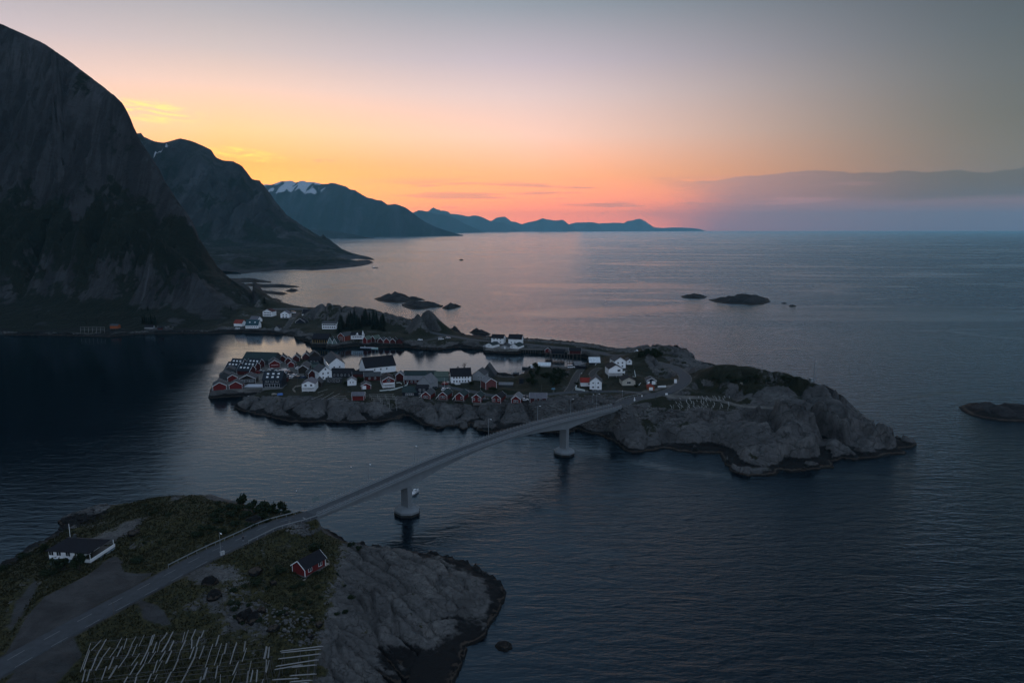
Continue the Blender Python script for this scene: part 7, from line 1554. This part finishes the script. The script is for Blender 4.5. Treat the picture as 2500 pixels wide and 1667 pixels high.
for k in range(30):
    u, v = random.uniform(1286, 1388), random.uniform(890, 946)
    if 1312 < u < 1346 and v < 900: continue
    bush('dense green bush on the wooded knoll in the middle of the island', hit(u, v)-Vector((0,0,.2)), random.uniform(1.4,2.6), random.uniform(1.8,3.4), 'bushes on the wooded knoll')
for u, v, r, h_, l_ in ((1172,928,2.6,3.0,'bush in front of the pale grey gabled house'),(1187,935,3.0,3.4,'big dark bush between the pale grey house and the red barn'),(1204,953,2.6,2.2,'bush at the foot of the weathered red barn'),(1150,938,2.0,1.8,'bush at the right corner of the house with two chimneys'),(1452,888,2.2,2.8,'bush in front of the white metal roof'),(1846,926,2.4,2.6,'single bush standing up on the headland ridge'),(800,925,2.0,2.2,'bush at the right corner of the white two storey dock house'),(846,940,2.2,2.4,'dark bush left of the small square white house'),(880,932,2.8,3.2,'dark tree behind the red garage'),(1553,945,1.8,1.6,'bush in front of the beige bungalow'),(1410,940,2.0,1.6,'hedge left of the red roofed annex'),(1440,955,1.4,1.2,'bush before the tall gabled white house')):
    bush(l_, hit(u, v)-Vector((0,0,.1)), r, h_, 'bushes in the village')
for u, v in ((1572,868),(1580,862),(1588,866),(1596,862),(1604,866),(1612,871),(1566,872),(1592,872),(1600,876)):
    bush('dark scrubby tree in the clump on the knoll behind the upper houses', hit(u, v)-Vector((0,0,.2)), 2.6, random.uniform(3.0,4.6), 'trees in the clump behind the upper houses', 'scrub_tree', 'tree')
for k in range(22):
    u = random.uniform(1740, 1960); v = 921+random.uniform(0, 16)
    bush('low green scrub along the top of the headland ridge', hit(u, v)-Vector((0,0,.2)), random.uniform(1.2,2.6), random.uniform(.7,1.4), 'scrub on the headland ridge')
def spruce_mesh(seed):
    g = random.Random(seed); b = MB()
    for k in range(11):
        t = k/10; z_ = .10+.88*t; rr = .26*(1-t)**.85+.015; n = 10-int(4*t)
        for j in range(n):
            a_ = 2*math.pi*(j+g.uniform(-.3,.3))/n; r2_ = rr*g.uniform(.7,1.15); w_ = rr*.42
            e = Vector((math.cos(a_)*r2_, math.sin(a_)*r2_, z_-.07*g.uniform(.6,1.4))); s = Vector((-math.sin(a_), math.cos(a_), 0))*w_
            b.add([(0,0,z_+.05), e*.55+s+Vector((0,0,z_*.45)), e, e*.55-s+Vector((0,0,z_*.45))], [(0,1,2,3)])
    return b.mesh('crown')
SPM = [spruce_mesh(k) for k in range(4)]
for m_ in SPM: m_.materials.append(SPR)
TRM = MB().tube((0,0,-.06), (0,0,.5), .022, .012, 6).mesh('trunk'); TRM.materials.append(BARK)
def spruce(label, p, h_, group):
    global bi; bi += 1
    root = thing('spruce_tree', label, 'tree', p, random.uniform(0, 6), group)
    for nm_, me in (('crown', SPM[bi % 4]), ('trunk', TRM)): o = obj(nm_, me, None, root); o.scale = (h_*1.15, h_*1.15, h_)
for k in range(46):
    t = random.random(); u = 826+112*t; v = 812-22*random.random()-8*math.sin(t*3)
    if 853 < u < 890 and v > 806: v = 804
    spruce('dark spruce in the grove behind the harbour point houses', hit(u, v)-Vector((0,0,.3)), random.uniform(8.0,14.0), 'spruces in the harbour grove')
spruce('single dark spruce on the mountain toe above the reefs', hit(646, 741)-Vector((0,0,.3)), 9, 'spruces by the mountain')
for k in range(7): spruce('dark spruce in the clump on the shore under the mountain', hit(348+5.2*k, 789+random.uniform(-3,3))-Vector((0,0,.3)), random.uniform(7,11), 'spruces by the mountain')
for k in range(16):
    spruce('dark tree on the lower slope below the cliff', hit(random.uniform(40, 620), random.uniform(752, 792))-Vector((0,0,.3)), random.uniform(3,6), 'trees at the cliff foot')
bt = thing('bare_tree', 'bare branching tree behind the house with two chimneys', 'tree', U(1133, 904, 6)); b = MB(); g = random.Random(3)
b.tube((0,0,-.5), (0,0,2.5), .2, .13); tw = MB()
for k in range(16):
    a_ = g.uniform(0, 6.28); e = Vector((math.cos(a_)*g.uniform(.8,2.2), math.sin(a_)*1.5, g.uniform(3.6,5.6))); tw.tube((0,0,g.uniform(1.5,2.4)), e, .06, .02, 4)
    for j in range(3): tw.tube(e*.7, e+Vector((g.uniform(-.7,.7), g.uniform(-.7,.7), g.uniform(-.2,.8))), .025, .01, 3)
b.build('trunk', BARK, bt); tw.build('branches', BARK, bt)

# ------------------------------------------------------------------ loose rock
STN = rock_material('boulder_rock', (.095,.094,.093), (.012,.015,.008), (.022,.02,.012), scale=.5, bumpd=.2, tidal=True)
def stone(g, flat=.75):
    bm_ = bmesh.new(); bmesh.ops.create_icosphere(bm_, subdivisions=1, radius=1)
    for v_ in bm_.verts: v_.co *= g.uniform(.66, 1.15); v_.co.z *= flat
    out = ([tuple(v_.co) for v_ in bm_.verts], [tuple(v_.index for v_ in f.verts) for f in bm_.faces]); bm_.free(); return out
STONES = [stone(random.Random(k)) for k in range(9)]
def boulder(label, u, v, r, h_=.8):
    bm_ = bmesh.new(); bmesh.ops.create_icosphere(bm_, subdivisions=4, radius=1); sd_ = random.uniform(0, 50)
    P_ = np.array([v_.co for v_ in bm_.verts]); n = 1+.26*fbm(P_[:,0]*1.2+sd_, P_[:,1]*1.2+P_[:,2]*.9, 4)-.10*np.abs(fbm(P_[:,0]*3+sd_, P_[:,1]*3-P_[:,2]*2, 3))
    for v_, k in zip(bm_.verts, n): v_.co = Vector((v_.co.x*k*r, v_.co.y*k*r*.8, max(-.3, v_.co.z)*k*r*h_))
    me = bpy.data.meshes.new('boulder'); bm_.to_mesh(me); bm_.free(); me.polygons.foreach_set('use_smooth', [True]*len(me.polygons))
    o = obj('boulder', me, STN); o.location = hit(u, v, NLAND)-Vector((0,0,.1)); o.rotation_euler = (0,0,random.uniform(0,6)); tag(o, label, 'boulder', 'boulders on the near headland')
for a_ in (('pale tall boulder at the top of the outcrop left of the red cabin', 515, 1425, 2.0, 1.2),('grey boulder low on the outcrop left of the red cabin', 522, 1456, 2.2, .8),('left boulder of the pair on the rough slope', 597, 1506, 2.3, .9),('right boulder of the pair on the rough slope', 618, 1512, 2.0, .8),('flat pale boulder right of the pair on the rough slope', 668, 1535, 1.5, .6),('lone flat boulder above the smaller drying rack', 757, 1554, 1.1, .5),('long pale slab left of the red cabin', 624, 1394, 2.3, .35),('pale boulder in front of the red cabin', 668, 1424, 1.0, .9),('boulder at the lower edge of the rough slope', 640, 1490, 1.3, .7),('small boulder at the start of the smooth rock flank', 778, 1525, 1.2, .6),('low boulder beside the bush thicket before the bridge', 622, 1272, 2.6, .7),('small boulder near the bottom of the rough slope', 700, 1500, .9, .7),('weathered boulder on the hill above the bungalow', 330, 1300, 2.4, .4)): boulder(*a_)
def rubble(name, poly, n, r0, r1, land=None, zadd=0.0, m_=None, lift=.1):
    g = random.Random(n); V_ = []; F_ = []; us = [p[0] for p in poly]; vs_ = [p[1] for p in poly]; k = 0; tries = 0
    while k < n and tries < n*12:
        tries += 1; u, v = g.uniform(min(us), max(us)), g.uniform(min(vs_), max(vs_))
        if poly_sdf(np.array([u]), np.array([v]), poly)[0] < 0: continue
        p = UV_hit(u, v, land)
        if p is None: continue
        sv, sf = STONES[k % 9]; r = g.uniform(r0, r1)*g.uniform(.7, 1.25); ca, sa = math.cos(k*1.7), math.sin(k*1.7); o = len(V_)
        V_ += [(p[0]+r*(x*ca-y*sa), p[1]+r*(x*sa+y*ca), p[2]+r*z*.9+lift*r) for x, y, z in sv]; F_ += [tuple(i+o for i in f) for f in sf]; k += 1
    me = bpy.data.meshes.new(name); me.from_pydata(V_, [], F_); me.update()
    return tag(obj(name, me, m_ or STN), kind='stuff')
def UV_hit(u, v, land=None):
    """faster ground hit: iterate between the sight line and the ground height"""
    z = 4.0
    for _ in range(14):
        p = U(u, v, z); z2_ = zg(p.x, p.y, land); z = z*.5+max(z2_, -1)*.5
    return (p.x, p.y, zg(p.x, p.y, land)) if z2_ > -1.5 else None
rubble('boulder_shore', [(1618,872),(1690,878),(1740,892),(1806,914),(1840,924),(1800,922),(1740,912),(1690,905),(1660,893),(1640,885)], 1100, .8, 1.7)
rubble('boulder_shore', [(1180,824),(1277,828),(1335,832.5),(1400,838),(1462,846),(1510,853),(1556,852),(1556,862),(1510,860),(1462,852),(1400,843),(1335,837),(1277,832),(1180,828)], 900, .6, 1.3)
rubble('boulder_slope', [(1400,1000),(1450,985),(1520,985),(1640,1000),(1720,1012),(1690,1030),(1625,1028),(1550,1022),(1490,1030),(1440,1050),(1405,1052)], 900, .45, 1.1)
rubble('boulder_slope', [(965,968),(1034,968),(1034,985),(1000,992),(965,985)], 420, .4, .8)
rubble('boulder_slope', [(1200,975),(1330,985),(1400,972),(1490,962),(1500,975),(1400,1000),(1330,1010),(1210,1005)], 600, .4, .9)
rubble('shingle', [(1205,908),(1225,911),(1258,917),(1255,923),(1225,921),(1205,918)], 350, .3, .6)
rubble('boulder_shore', [(146,1272),(175,1256),(204,1246),(240,1233),(268,1232),(262,1244),(225,1262),(190,1286),(150,1300)], 420, .45, 1.1, NLAND)
rubble('boulder_slope', [(700,1268),(742,1276),(770,1300),(745,1310),(700,1300)], 160, .3, .7, NLAND)
rubble('boulder_slope', [(560,1440),(660,1470),(760,1500),(790,1560),(740,1580),(660,1545),(570,1500)], 260, .2, .6, NLAND)
rubble('boulder_shore', [(0,815),(200,818),(384,812),(560,810),(640,812),(700,818),(700,812),(560,806),(384,808),(200,813),(0,810)], 500, .6, 1.3)
rubble('boulder_shore', [(700,820),(742,832),(770,843),(870,843),(990,846),(1060,852),(1120,848),(1180,850),(1180,846),(1060,846),(990,842),(870,838),(770,838),(742,828)], 420, .5, 1.1)

# ------------------------------------------------------------------ rough grass on the near headland
def tufts(name, n, seed, m_):
    g = np.random.default_rng(seed); X_ = g.uniform(NX[0], NX[-1], n*6); Y_ = g.uniform(NY[0], NY[-1], n*6)
    i = np.clip(np.searchsorted(NX, X_), 0, len(NX)-1); j = np.clip(np.searchsorted(NY, Y_), 0, len(NY)-1)
    ok = (gr2[j, i]+g.normal(0, .15, len(X_)) > .52) & (grav2[j, i] < .25) & (z2[j, i] > 2.0) & (X_ > -150)
    d_, _ = line_dist(X_, Y_, near_road); ok &= d_ > 4.3
    X_, Y_, i, j = X_[ok][:n], Y_[ok][:n], i[ok][:n], j[ok][:n]; Z_ = z2[j, i]-.06; n = len(X_)
    hh = g.uniform(.14, .5, n)*(.6+.8*gr2[j, i]); V_ = []; 
    a_ = g.uniform(0, 6.28, n); ww = g.uniform(.10, .28, n); co = np.zeros((n, 6, 3))
    for k in range(2):
        c_, s_ = np.cos(a_+k*1.57), np.sin(a_+k*1.57)
        co[:, 3*k] = np.stack([X_-c_*ww, Y_-s_*ww, Z_], 1); co[:, 3*k+1] = np.stack([X_+c_*ww, Y_+s_*ww, Z_], 1); co[:, 3*k+2] = np.stack([X_+g.normal(0,.14,n), Y_+g.normal(0,.14,n), Z_+hh], 1)
    me = bpy.data.meshes.new(name); me.vertices.add(n*6); me.vertices.foreach_set('co', co.ravel().astype(np.float32))
    me.loops.add(n*6); me.loops.foreach_set('vertex_index', np.arange(n*6, dtype=np.int32)); me.polygons.add(n*2); me.polygons.foreach_set('loop_start', np.arange(0, n*6, 3, dtype=np.int32)); me.update(calc_edges=True)
    return tag(obj(name, me, m_), kind='stuff')
tufts('rough_grass', 42000, 4, HEATH)
